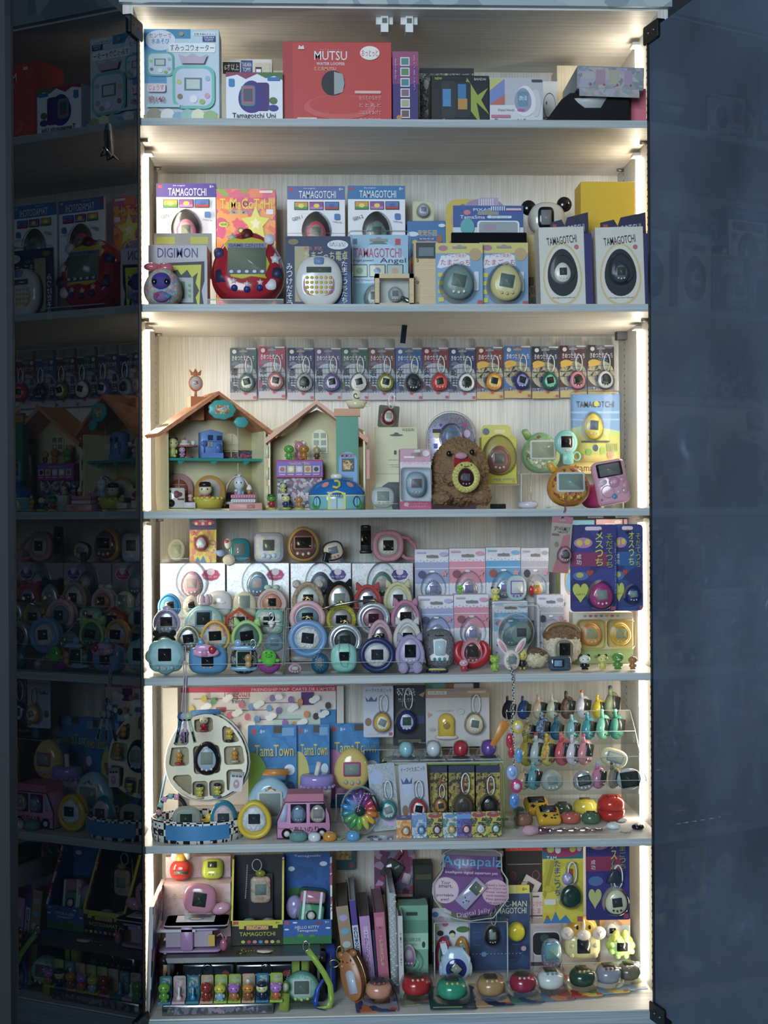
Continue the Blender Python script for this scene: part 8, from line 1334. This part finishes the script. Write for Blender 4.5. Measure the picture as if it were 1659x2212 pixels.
p = at(613, 2178, .02); t = thing('tag_charm', 'translucent lime tag charm hanging before the teal egg game', 'charm', p.x, .020, GS, (-10, 4, 0)); part('tag', t, (mv(slab(o_rr(.015, .028, .003), -.001, .001), 0, 0, .0145), 'b8cc5a:t')); part('oval_charm', t, (mv(slab(o_ell(.013, .018), -.0015, .0015, .0006), 0, 0, .038), '7a9a4a:t'), (mv(slab(o_ell(.009, .012), -.002, 0), 0, 0, .038), 'b8c0a0')); part('chain', t, (chain([(0, 0, .047), (.003, 0, .056), (.006, .002, .066)], .0012, .003), 'b0b4b0:m'))
xx, zb, ww, h = fit(630, 2074, 668, 2140, .11, S); t = thing('pouch', 'lime zip pouch under the bench end', 'pouch', xx, .115, GS); part('pouch_body', t, (mv(slab(o_rr(ww, h, .004), 0, .02, .003), 0, 0, h/2), '9ab84c:f')); part('zipper', t, (bx(-.0015, .0015, -.0006, .001, .004, h-.004), '3a3a30:m'), smooth=False)
xx, zb, ww, h = fit(690, 2044, 724, 2170, .12, S); t = thing('pouch', 'royal blue zip pouch standing beyond the grey bench', 'pouch', xx+.006, .1, GS); part('pouch_body', t, (mv(slab(o_rr(.016, h, .004), 0, .06, .003), 0, 0, h/2), '2240a0:f')); part('zipper', t, (bx(-.001, .001, -.0006, .001, .006, h-.006), '8a8a9a:m'), smooth=False)
t = thing('wrist_strap', 'lime and blue wrist strap dangling beside the teal egg game', 'strap', at(705, 2130, .03).x, .034, GS+.001)
def ribbon(pts, w_, y=0): return sweep([[(x-w_/2*cos(a), yy-.0007, z-w_/2*sin(a)), (x+w_/2*cos(a), yy-.0007, z+w_/2*sin(a)), (x+w_/2*cos(a), yy+.0007, z+w_/2*sin(a)), (x-w_/2*cos(a), yy+.0007, z-w_/2*sin(a))] for x, yy, z, a in pts])
part('lime_band', t, (ribbon([(-.03, .008, .09, .6), (-.018, .004, .075, .7), (-.004, 0, .055, .6), (.006, 0, .035, .2), (.008, -.004, .015, 0), (.004, -.01, .004, -.4), (-.012, -.012, .003, -.5)], .009), '8ab03c')); part('blue_band', t, (ribbon([(-.004, .003, .045, .5), (-.014, -.001, .03, .4), (-.018, -.006, .012, 0), (-.014, -.012, .002, -.3), (-.004, -.013, .001, -.4)], .009), '2448a8')); part('clasp', t, (loop(-.032, .008, .088, .010, .016, .0014), 'b8bcb8:m'))
xb = XL+.005
t = thing('magazine', 'colourful manga magazine standing flat along the side panel', 'magazine', xb+.0045, .03, GS, (0, 2, 0)); hh = at(316, 1902, .03).z-GS; part('pages', t, (bx(-.003, .003, 0, .17, 0, hh*.8), 'd8d8d8:c'), smooth=False)
part('cover', t, (bx(.0031, .0042, -.001, .171, 0, hh*.8), PR('2f5aa0', 'c83a44', 'd8dce4', '1c2440', '4a8ac0', 'e0e0e8', sc=45)), smooth=False)
# the row of leaning books
def book(px0, px1, py, h_px, lean, label, spine, ops, cover, pages='6a625c:c', d=.165, Y=.115, name='book'):
    xx, zb, ww, h = fit(px0, py, px1, h_px, Y, S)
    t = thing(name, label, 'book', xx, Y, GS+abs(sin(R(lean)))*ww/2+.0004, (0, lean, 0)); h = h/cos(R(lean))
    MB().add(bx(-ww/2, ww/2, 0, .0015, 0, h), spine, False).ops(ops, ww, h, -.0002).build('spine', t)
    for s in (-1, 1): part('cover_board', t, (bx(min(s*ww/2, s*ww/2-s*.0012), max(s*ww/2, s*ww/2-s*.0012), .0016, d, 0, h), cover), smooth=False)
    part('pages', t, (bx(-ww/2+.0014, ww/2-.0014, .002, d-.004, .001, h-.004), pages), smooth=False)
    return t
book(748, 774, 1960, 2150, -7, 'brown kraft album with glitter stickers on its spine', 'a08a6a:c', [('f', .5, .86, .7, .08, 'a8a0d0:c'), ('f', .5, .70, .7, .08, '6aa8c0:c'), ('f', .5, .54, .7, .08, 'b8c8b8:c'), ('f', .5, .38, .7, .08, 'c0c0c0:c')], '7a6a54:c')
book(775, 788, 1946, 2150, -6, 'thin violet and white lettered binder next to the kraft album', 'c8ccd8:c', [('r', 0, .72, 1, 1, '4a3a94:c'), ('v', .5, .45, .6, .5, '3a4a8a:c', 'enuiocinpary')], 'b0b4c0:c', 'a8acb0:c')
book(790, 812, 1981, 2150, -5, 'lilac folder with beaded white label strip', 'b88ac0:c', [('r', .3, .1, .75, .82, 'd0b8d8:c'), ('v', .52, .5, .36, .5, '8a4a9a:c', 'TBENDEDTECO'), ('e', .52, .84, .5, .05, 'c8a8d0:c'), ('e', .52, .78, .12, .012, '2a2a30:c')], 'a07aa8:c')
book(813, 818, 2010, 2150, -4, 'slim navy booklet between the lilac and pink books', '1f2450:c', [], '1a1e44:c', d=.13)
book(819, 842, 1973, 2150, -4, 'glossy pink and gold book in the leaning row', 'c06a84:s', [('r', .14, .82, .86, .94, 'cc7a90:c'), ('v', .5, .5, .3, .4, 'd0a870:c', 'Treasure'), ('h', .5, .8, .2, .02, '5a3a34:c')], 'b06078:c', '8a6a70:c')
xx, zb, ww, h = fit(844, 1932, 862, 2150, .1, S)
t = thing('bubble_wrap_parcel', 'upright parcel in bubble wrap at the end of the books', 'parcel', xx, .1, GS+.001, (0, -1.5, 0)); part('board', t, (bx(-.004, .004, .003, .17, 0, h), 'a8acac:c'), smooth=False); part('wrap', t, (bx(-.0055, .0055, 0, .173, 0, h), M('dfe6e8', 't')), *[(ball((random.choice((-1, 1))*.002*(q % 3), 0, .004+q*h/46), .003, .0016, .0022, 7, 5), M('e8eef0', 't')) for q in range(45)])
book(863, 873, 1980, 2150, -1, 'slim white book beside the bubble wrap parcel', 'c4c4c6:c', [('v', .5, .6, .3, .4, '4a4a50:c', 'サーティンの秘密')], 'b8b8ba:c', d=.05, Y=.068)
# bear purse
xx, zb, ww, h = fit(734, 2066, 806, 2166, .03, S)
t = thing('purse', 'brown leather purse with a small bear face and clear window', 'purse', xx+.002, .05, GS+.006, (-6, -16, -24)); ow = ww*.66
part('body', t, (mv(slab(o_egg(ow, h*.94), -.006, .026, .004), 0, 0, h*.47), '7a4a2e:f')); part('front_panel', t, (mv(slab(o_egg(ow, h*.94), -.0085, -.006, .001), 0, 0, h*.47), 'a8693c')); part('zipper', t, (mv(tube([(a*1.01, .008, b*1.01) for a, b in o_egg(ow, h*.94)], .0013, 5, True), 0, 0, h*.47), 'c0a060:m'))
for s in (-1, 1): part('ear', t, (ball((s*ow*.32, -.004, h*.88), .007, .004, .006), 'a06438')); part('eye', t, (ball((s*ow*.2, -.009, h*.76), .0012, .0008, .0022), '1c120c')); part('cheek', t, (ball((s*ow*.3, -.0088, h*.68), .002, .0005, .0016), 'd88a8a'))
part('nose', t, (ball((0, -.009, h*.73), .0015, .0008, .001), '1c120c')); part('window', t, (mv(slab(o_arch(ow*.42, h*.44), -.0092, -.007), 0, 0, h*.36), 'b8c4d8:s'))
p = at(825, 2120, .045); t = thing('strap_loop', 'tan leather wrist loop lying beside the bear faced purse', 'strap', p.x, p.y, GS+.019); part('band', t, (ribbon([(-.02, 0, .004, .1), (0, .004, .006, 0), (.014, .002, .004, -.4), (.016, -.004, .0, -1.4), (.010, -.008, -.004, -2.6), (-.008, -.008, -.004, -3.0), (-.02, -.006, -.002, -3.1)], .008), '8a5832:f'), (bx(-.012, .012, -.008, .006, -.0188, -.006), '6a4426:f'))
t = thing('key_ring', 'brass clip and rings above the bear faced purse', 'key ring', at(735, 2075, .06).x, .062, at(735, 2090, .06).z); part('clip', t, (loop(0, 0, .012, .012, .022, .0014), 'a89468:m'), (loop(-.010, 0, .0, .016, .012, .0012), 'a89468:m'), (loop(.004, 0, -.004, .012, .012, .0012), 'a89468:m'))
# cards and packs at the back
card(726, 1768, 768, 1880, .29, None, 'teal backed card with a sepia picture high on the back wall', '2a6468:c', [('r', 0, .2, .8, .8, PR('a88a5a', 'c0a878', '7a6a48', sc=140)), ('r', .7, .04, .88, .14, 'b04850:c')], strap=None, hole=False)
t = card(808, 1772, 896, 1932, .28, None, 'purple splatter card with a dark square pet on a swivel clip', PR('8a4a6c', '6a3a5c', 'a88aa8', '7a7a98', sc=80), [('r', 0, .6, .4, .9, '6a6a9a:c'), ('p', [(.1, .2), (.5, .5), (.8, .7), (.9, .3), (.4, .1)], '8a3a5c:c'), ('r', .86, .03, .98, .11, 'b04850:c')], hole=False)
part('pet', t, (mv(slab(o_rr(.032, .034, .003), -.010, -.001, .002), -.004, 0, .044, 0, R(34)), '4a5456:s'), (mv(slab(o_rr(.010, .003, .001), -.0105, -.008), .004, 0, .05, 0, R(-30)), 'a8b0b0')); part('clip', t, (tube([(.006, -.006, .062), (.014, -.008, .074), (.008, -.008, .09)], .0016, 6), 'b0aca4:m'), (chain([(.012, -.006, .06), (.016, -.006, .045), (.02, -.006, .04)], .0012, .003), 'b0aca4:m')); part('charm', t, (mv(slab(o_rr(.014, .018, .002), -.004, -.001), .021, 0, .028, 0, R(16)), 'd8d0d4'))
card(855, 1938, 925, 2140, .225, S, 'black card with a yellow jagged band behind the green box', '17181c:c', [('p', [(.0, .92), (.9, .98), (.9, .86), (.7, .83), (.6, .86), (.4, .82), (.2, .87), (0, .83)], 'c8c02c:c'), ('r', .9, 0, 1, 1, '24282c:c')], strap=None, hole=False)
carton(895, 1868, 936, 2140, .24, S, 'dark green black box standing behind the purple glitter pack', '22261f:c', .04, [('r', .1, .85, .9, .9, '4a4a2c:c'), ('t', .5, .7, .7, .06, '1a1c1a:c', 'NET')])
t = carton(862, 1957, 925, 2120, .125, S, 'mint green hang box with a green pet in its window', '6fa88c:c', .04, [('r', 0, .66, 1, .82, '5a9478:c'), ('r', 0, .46, 1, .66, '9cc8ac:c'), ('q', .44, .9, .4, .045, '2c3a34:c'), ('t', .42, .58, .62, .05, '26342c:c', '토디 다마고치'), ('t', .42, .52, .4, .03, '26342c:c', '실리콘 케이스'), ('q', .84, .52, .22, .12, 'a8d0b4:c'), ('e', .84, .52, .12, .08, '2a3a34:c'), ('r', .8, .06, .94, .14, 'b86a6a:c')], egg=(.42, .3, .52, .56, None, '6ab894:s', '7ac4a0', '4a5450:l', None), name='hang_box')
xx, zb, ww, h = fit(868, 2040, 898, 2092, .112); tag(part('round_sticker', None, (mv(slab(o_egg(ww, h), .1125, .1145), xx, 0, zb+h/2), 'c8c4d0:c'), (mv(slab(o_egg(ww*.86, h*.86), .1121, .113), xx, 0, zb+h/2), 'a884b8:c'), (mv(slab(o_ell(ww*.5, h*.46), .1117, .113), xx, 0, zb+h*.55), 'd0ccd0:c'), *[(mv(slab(o_ell(.0035, .0035), .1116, .113), xx+(i-1)*.005, 0, zb+h*.2), 'd8d0e0:c') for i in range(3)]), 'purple egg shaped sticker against the mint green box', 'sticker')
card(934, 1962, 1016, 2140, .205, S, 'white card crowded with little coloured creatures', 'd8d8e0:c', [('r', 0, 0, 1, .3, '5a5a7a:c'), ('r', .5, .86, 1, 1, '7a8a4a:c')]+[('e', .08+.13*(i % 3)+.02*(i % 2), .9-.075*i, .17, .09, ['4a7ac0:c', 'd88aa8:c', 'c86a84:c', 'c8c87a:c', '2a2c34:c', '4a84c8:c', 'c8b03c:c', '2f4a94:c', 'c07a4a:c'][i % 9]) for i in range(9)]+[('e', .52, .6, .16, .1, '1f2126:c'), ('e', .52, .57, .14, .07, 'd8d49a:c'), ('e', .8, .66, .34, .1, '4a7a3c:c')], strap=None, hole=False)
for px0, px1, c, lb in ((940, 978, 'a82c48:s', 'crimson'), (980, 1016, 'b8803c:s', 'orange and gold')):
    pet(px0, 2026, px1, 2090, .185, GS, '%s rimmed pet in front of the creature card' % lb, c, '8aa8a0', '5a6a5c:l', d=.016)
riser(938, 1096, 1991, .148, .178, S, 'clear riser under the violet aquarium pet pack')
xx, zb, ww, h = fit(931, 1836, 1098, 1990, .152); 
t = thing('clamshell_pack', 'large violet bubble pack with a lilac remote shaped pet', 'carded toy', xx, .158, zb+G, (0, 3, 0))
oc = [(-ww*.42, h*.02), (ww*.0, -h*.0), (ww*.3, h*.06), (ww*.48, h*.34), (ww*.46, h*.6), (ww*.38, h*.72), (ww*.36, h*.96), (ww*.28, h), (-ww*.28, h), (-ww*.38, h*.94), (-ww*.38, h*.7), (-ww*.5, h*.5), (-ww*.48, h*.3), (-ww*.34, h*.1)]
oc[0] = (-ww*.2, h*.03)
part('outer_shell', t, (slab(oc, -.008, .010, .003), CLEAR), (mv(tube([(a, -.008, b) for a, b in oc], .0011, 5, True), 0, 0, 0), EDGE))
MB().add(slab([(a*.9, h*.5+(b-h*.5)*.92) for a, b in oc], .003, .0045), '7a4a8c:c', False).ops([('r', .12, .6, .88, .72, '6a3a7c:c'), ('r', .1, .9, .9, .98, '8a8088:c'), ('t', .49, .795, .80, .19, '2a5aa0:c', 'Aquapalz'), ('t', .5, .80, .78, .18, '5ab0d8:c', 'Aquapalz'), ('t', .5, .655, .68, .05, 'e0d8e8:c', 'Intelligent digital aquarium pet'), ('e', .17, .4, .35, .37, 'd8b8c8:c'), ('e', .17, .4, .33, .35, 'e0c4d0:c'), ('t', .17, .51, .12, .05, '4a2a4a:c', 'Your'), ('t', .17, .455, .18, .05, '4a2a4a:c', 'smart,'), ('t', .17, .33, .22, .05, '4a2a4a:c', 'portable'), ('t', .17, .27, .1, .05, '4a2a4a:c', 'pet!'), ('e', .82, .4, .35, .36, 'd8b0c4:c')]+[('t', .83, .5-.05*i, .26, .034, '7a4a6a:c', s) for i, s in enumerate(('Need a lover', 'care of your pet', 'Keep virtual', 'tank healthy', 'Play games', 'with your pet'))]+[('t', .55, .1, .44, .08, 'd8b8dc:c', 'Digital Jelly', 12)], ww, h, .0028).build('backing_card', t)
pt = part('pet', t, (mv(slab(o_rr(.026, .054, .003), -.009, .002, .002), 0, 0, h*.38, 0, R(40)), 'a4a0c0:s')); part('screen', pt, (mv(slab(o_rr(.018, .018, .001), -.0097, -.007), .008, 0, h*.38+.010, 0, R(40)), '5a6a60:l'))
for u, v in ((-.010, -.006), (-.004, -.012), (-.013, -.014), (-.008, -.011)): part('button', pt, (ball((u, -.009, h*.38+v), .0013, .0008, .0013), '2a2a3a'))
carton(1092, 1780, 1174, 2140, .255, S, 'black box with a red top band and red rings', '1a181c:c', .04, [('r', 0, .80, 1, 1, 'b82c30:c'), ('t', .3, .815, .3, .02, 'd86a60:c', 'LIST'), ('r', .06, .7, .94, .705, '8a8488:c'), ('e', .8, .62, .2, .07, 'a83040:c'), ('e', .8, .62, .17, .06, '1a181c:c'), ('e', .2, .62, .16, .06, '7a2430:c'), ('e', .2, .62, .13, .05, '1a181c:c'), ('e', .4, .55, .16, .06, '7a2430:c'), ('e', .4, .55, .13, .05, '1a181c:c'), ('p', [(.3, .5), (.55, .63), (.95, .56), (.7, .42)], 'b0aca4:c'), ('p', [(.5, .52), (.6, .58), (.76, .55), (.66, .48)], '2a2c30:c')])
t = card(1016, 1916, 1146, 2095, .2, S, 'navy maze card with a black pet and a round yellow cover', PR('28406c', '2c4674', '24385f', sc=50), [('r', 0, .9, 1, 1, 'd0cc84:c'), ('r', .78, .9, 1, 1, 'c8c040:c'), ('t', .92, .95, .08, .04, '1a1a1a:c', '8+'), ('t', .7, .78, .5, .07, 'c8c8a8:c', 'PAC-MAN'), ('t', .64, .70, .6, .07, 'd0d0a8:c', 'TAMAGOTCHI')]+[('r', a, b, a+.12, b+.006, '4a6aa8:c') for a, b in ((.05, .3), (.7, .3), (.05, .45), (.75, .2), (.3, .5), (.6, .12))]+[('e', .04+.06*i, .2, .012, .01, 'd8d8c0:c') for i in range(14)]+[('f', .22, .2, .09, .06, '5a90c0:c'), ('f', .88, .26, .09, .06, 'c89ab0:c'), ('f', .6, .6, .06, .04, 'c88aa0:c')], (.36, .42, .24, .32, '1a1a1c:s', '2a2a2c', '8aa090:l'), hole=False, case_=.016, rot=(-4, 0, 0))
xx, zb, ww, h = fit(1016, 1916, 1146, 2095, .2, S); part('yellow_cover', t, (mv(puff(o_ell(ww*.3, ww*.32), -.02, 0, .4, 5, True), ww*.26, -.002, h*.46), 'd0c02c:s'))
# round white and blue device on a clear block
xx, zb, ww, h = fit(951, 2043, 1019, 2124, .10); 
t = thing('handheld_game', 'pale blue octagonal device with navy ring on a clear block', 'handheld game', xx, .108, GS); hb = zb-GS
part('block', t, (bx(-.018, .018, -.008, .012, 0, hb), ACR), smooth=False)
part('body', t, (mv(slab([(ww/2*cos(R(22.5+45*i)), h/2*sin(R(22.5+45*i))) for i in range(8)], -.012, .010, .005), 0, 0, hb+h*.47), 'a8c4dc:s')); part('antenna', t, (mv(bx(-.005, .005, -.006, .004, -.008, .010), -ww*.36, 0, hb+h*.9, 0, R(-14)), 'c8d8e4'), smooth=False); part('ring', t, (mv(slab(o_ell(ww*.66, ww*.66), -.0135, -.01, .001), 0, 0, hb+h*.40), '24327c:s')); part('screen', t, (mv(slab(o_rr(ww*.36, ww*.36, .003), -.0146, -.01, .0008), 0, 0, hb+h*.40, 0, R(45)), '26282c:s'), (mv(slab(o_rr(ww*.26, ww*.26, .001), -.0152, -.01), 0, 0, hb+h*.40, 0, R(45)), '8a948c:l')); part('side_wing', t, *[(ball((s*ww*.46, 0, hb+h*.34), .004, .008, .012), 'a0bcd4:s') for s in (-1, 1)])
# packs at the end of the bottom shelf
card(1140, 1928, 1176, 2140, .232, S, 'grey card with pink brush lettering behind the yellow splash card', 'b4acac:c', [('t', .5, .84, .8, .08, 'b8506c:c', 'ちいかわ'), ('t', .5, .74, .6, .08, 'b8506c:c', 'たま'), ('r', .3, .93, .7, .95, '3a3a3a:c'), ('r', .0, .66, 1, .68, '4a4444:c')], strap=None, hole=False)
t = carton(1146, 1996, 1214, 2140, .19, S, 'pale box with a black rounded window behind the blue pet', 'b0a4a8:c', .035, [('q', .5, .58, .9, .52, 'c8c4c4:c'), ('q', .5, .58, .84, .47, '1c1d22:c'), ('f', .45, .7, .3, .16, '3a4a44:c'), ('t', .5, .93, .7, .04, 'b86a7c:c', 'たまごっちスマート'), ('r', .0, .12, 1, .2, '4a3a44:c')])
pet(1171, 2032, 1216, 2096, .15, at(1193, 2096, .15).z, 'glittery blue pet with pink studs in a clear block', '2f7cb0:g', None, '6a9a94:l', 'd05a9a', 'soft', .02, sw=.6, sh=.44, sz=.1, frame='3a90b8', nb=4, bz=-.32)
xx, zb, ww, h = fit(1163, 2096, 1220, 2097, .15); zq = at(1193, 2096, .15).z
t = thing('acrylic_block', 'clear block under the glittery blue pet', 'display stand', xx, .146, GS); part('block', t, (bx(-ww/2, ww/2, 0, .028, 0, zq-GS-.0006), ACR), (bx(-ww/2, ww/2, -.0004, 0, zq-GS-.0016, zq-GS-.0006), EDGE), smooth=False)
zq2 = riser(1212, 1380, 2078, .155, .205, S, 'clear riser under the yellow animal game and lime paw game')
t = pet(1222, 2018, 1300, 2077, .16, zq2, 'yellow and cream animal shaped game with round white cheeks', 'd8cc8c:s', None, '20242a:l', 'd8c8a8', 'sup', .03, sw=.36, sh=.52, sz=.04, nb=0)
xx, zb, ww, h = fit(1222, 1986, 1300, 2077, .16, zq2)
part('head', t, (mv(puff(o_sup(ww*.84, h*.56, 2.3), -.014, .014, .5), 0, 0, h*.72), 'd8a83c:s')); part('blaze', t, (mv(puff(o_ell(ww*.16, h*.4), -.0146, 0, .5), 0, 0, h*.8), 'd8d0bc:s'))
part('muzzle', t, (ball((0, -.016, h*.62), ww*.2, .008, h*.13), 'd8ccbc:s'))
for s in (-1, 1): part('cheek', t, (ball((s*ww*.44, -.010, h*.64), ww*.2, .009, h*.16), 'd8ccc0:s'), (mv(slab(o_heart(.011, .010), -.0195, -.016), s*ww*.44, 0, h*.64), 'd0b8b4')); part('eye', t, (ball((s*ww*.17, -.0145, h*.8), .0024, .0015, .004), '15130f:s'))
for a, b_ in ((-.33, .36), (.33, .36), (-.33, .12), (.33, .12)): part('knob', t, (ball((a*ww, -.014, b_*h), .004, .003, .004), 'd0c08c:s'))
t = pet(1312, 2022, 1376, 2082, .165, zq2, 'lime paw shaped game with a black screen', 'a0bc5c:s', 'a8d070', '17191d:l', '9ac860', 'flower', .03, fs=.74, sw=.36, sh=.36, nb=0)
xx, zb, ww, h = fit(1312, 2018, 1376, 2082, .165, zq2)
for a, c in ((-.2, 'b4b850'), (.16, 'b4b850')): part('finger', t, (mv(ball((0, 0, 0), .007, .006, .013), a*ww, -.010, h*.84, 0, R(14 if a < 0 else -14)), c+':s'))
for a in range(8): part('pad', t, (ball((ww*.36*cos(R(22+45*a)), -.013, h*.42+h*.34*sin(R(22+45*a))), .005, .004, .005), '9cd070:s'))
t = carton(1296, 1986, 1362, 2140, .215, S, 'white pack with a round pale pet behind the yellow animal game', 'c8c0c0:c', .035, [('r', .0, .86, 1, 1, 'c88a5a:c'), ('q', .85, .8, .2, .14, '8aa0a8:c')], egg=(.4, .76, .46, .46, None, 'd0ccc8:s', 'd8d0cc', '1f2226:l'))
US = SZ[5]-TH-.0012
for x0, y0, x1, y1_, Y, lb, fn in ((1172, 1830, 1260, 1994, .05, 'yellow starburst card with a dark green pet hanging at the shelf end', 0), (1266, 1826, 1360, 1988, .062, 'violet saucer printed card with a glow white pet hanging at the shelf end', 1)):
    xx, zb, ww, h = fit(x0, y0, x1, y1_, Y); fixed(ww, US-zb-G)
    if fn == 0: t = card(0, 0, 1, 1, 0, 0, lb, PR('c8b82c', 'd0c03c', 'bcae2c', sc=40), [('r', 0, .78, 1, 1, '2a6a80:c'), ('e', .5, .9, .94, .2, 'a83058:c'), ('e', .2, .9, .18, .09, 'd0c85a:c'), ('e', .38, .89, .14, .09, 'd8d8d0:c'), ('e', .56, .93, .12, .07, 'b84a5a:c'), ('e', .74, .9, .16, .08, 'd0b84a:c'), ('e', .9, .91, .12, .08, 'c8c0a0:c'), ('t', .22, .79, .24, .05, 'd8e0d8:c', 'TAM'), ('p', [(.3, .76), (.05, .3), (0, .35), (.2, .76)], 'a89a24:c'), ('v', .36, .55, .14, .44, '2f5a94:c', 'たまごっち'), ('r', .6, .56, .74, .66, 'a83a34:c'), ('q', .18, .26, .28, .07, 'd8d8c8:c'), ('e', .14, .42, .2, .08, 'c8b024:c'), ('p', [(0, 0), (.1, .1), (.2, .02), (.3, .14), (.4, .03), (.55, .1), (.7, 0)], '3a7ab0:c'), ('r', .84, .02, .96, .08, 'b04850:c'), ('*', .1, .08, .1, .05, 'b8502c:c')], (.66, .34, .5, .56, '1f3f34:s', None, '24463a:l', 0, None), grp=None)
    else: t = card(0, 0, 1, 1, 0, 0, lb, PR('2f2a6a', '2a2c72', '35307a', sc=40), [('e', .3, .92, .46, .12, 'b070a0:c'), ('e', .2, .92, .14, .08, 'd0c85a:c'), ('e', .38, .93, .14, .08, 'd0c85a:c'), ('r', 0, .6, .8, .78, '8a2a50:c'), ('v', .64, .86, .14, .26, 'c8c040:c', 'メス'), ('v', .84, .8, .14, .36, '8a9040:c', 'たまごっち'), ('e', .22, .48, .34, .12, '4a6aa0:c'), ('h', .2, .26, .3, .26, 'b0b468:c'), ('r', .86, .02, .97, .08, 'a04450:c'), ('v', .16, .68, .1, .13, 'd8c8c8:c', '成功')], (.66, .24, .5, .56, 'd8d4a8:s', 'd0d0b0', '3a3c44:l', -6, '2a2a2c'))
    fit = _fit; t.location = (xx, Y, US-(US-zb-G)+0)
    if fn == 0: part('heart_charm', t, (ball((.006, -.008, ww*1.1), .009, .004, .010), '9a90c8:s'), (mv(slab(o_heart(.010, .009), -.0128, -.008), .006, 0, ww*1.1), 'd8d8e0'))
    else: part('rice_charm', t, (mv(slab([(-.014, -.010), (.014, -.010), (.004, .012), (-.004, .012)], -.014, -.006, .003), .008, 0, ww*1.02), '2c3c44'), (tube([(.008, -.008, ww*1.14), (.006, -.006, ww*1.3), (.01, -.004, ww*1.4)], .001, 5), '4a9a5a'))
# blister cards lying along the front edge
def lying(x0, x1, y0, y1_, label, pr, body, face, eu=.55, ev=.32, ew=.58, yaw=0, zo=0, scr='4a4c40:l', studs='d8c890', lean=-84, extra=()):
    Yf, Yb = yb6(y1_), yb6(y0); a, b = at(x0, y1_, Yf), at(x1, y1_, Yf); ww = b.x-a.x; L_ = min(.082, max(.05, Yb-Yf))
    fixed(ww, L_); t = card(0, 0, 1, 1, 0, 0, label, pr, [('r', .8, .03, .95, .10, 'b04850:c'), *extra], (eu, ev+.04, ew*1.22, ew*1.25, body, face, scr, 0, studs), hole=False, strap=None, rad=.003, dk=.6); globals()['fit'] = _fit
    t.location = ((a.x+b.x)/2, Yf, GS+.0022+zo); t.rotation_euler = (R(lean), 0, R(yaw)); return t
lying(770, 862, 2122, 2188, 'navy and orange card with a peach pet lying before the books', PR('23365c', 'b8643c', '2a4070', '8a8a9a', sc=70), 'd09070:s', '6a5a6a', .58, .52, .52, 3, 0, studs='b8503c')
lying(866, 950, 2080, 2176, 'map patterned card with a red pet lying by the bubble wrap', PR('6a7058', '8a8a6a', '5a6a60', '9a7a5a', sc=80), 'b82c30:s', None, .5, .4, .62, 8, .001, studs='d8c0a8')
lying(930, 1030, 2095, 2187, 'teal starry card with an emerald pet lying below the octagonal device', PR('1f4a4c', '24585a', '1a3c44', sc=60), '2f9a78:s', None, .5, .42, .54, 0, .0005, studs='d0c050', extra=[('r', .06, .04, .7, .09, 'c8b070:c')])
lying(1022, 1112, 2090, 2182, 'navy and sand card with a bronze gold pet', PR('2a3a6a', 'b89a68', '24305c', 'c0a878', sc=60), 'b08a58:s', None, .52, .42, .56, 4, .001, studs='d8c8a0')
lying(1104, 1176, 2085, 2178, 'blue green card with a crimson pet', PR('2f5a7a', '4a7a70', '3a4a6a', '8a8a70', sc=70), 'a02c44:s', None, .5, .46, .66, 4, .0015, studs='d8c8c8')
lying(1160, 1244, 2075, 2172, 'fiery pink and blue card with a white and teal pet', PR('8a5a6a', '5a7a9a', 'c07a5a', 'a84a48', sc=60), 'd0d8d4:s', 'd8dcd8', .5, .46, .58, 6, .001, studs='3a9aa0')
lying(1236, 1306, 2062, 2167, 'red and yellow card with a dark green pet lying at the front', PR('c0a03c', 'b83c34', 'd0b04c', '6a7a4c', sc=70), '24463a:s', '4a5a3c', .5, .42, .66, 7, .002, studs='c8b870')
lying(1294, 1364, 2060, 2162, 'yellow and blue card with a grey pet on a bead chain', PR('c8a83c', '7a94b0', 'd0b450', '8aa0a8', sc=70), '8a90a0:s', '98a0a8', .5, .42, .66, 8, .0025, studs='7a2c30')
lying(1346, 1402, 2068, 2156, 'pale blue card with an olive grey pet nearest the bright strip'.replace('nearest', 'closest'.replace('closest', 'next to')), PR('8aa8c0', 'a8b8b8', '7a98b4', 'c0c078', sc=70), '6c6a58:s', '7a7868', .5, .42, .74, 8, .003, studs='e0d8c0')
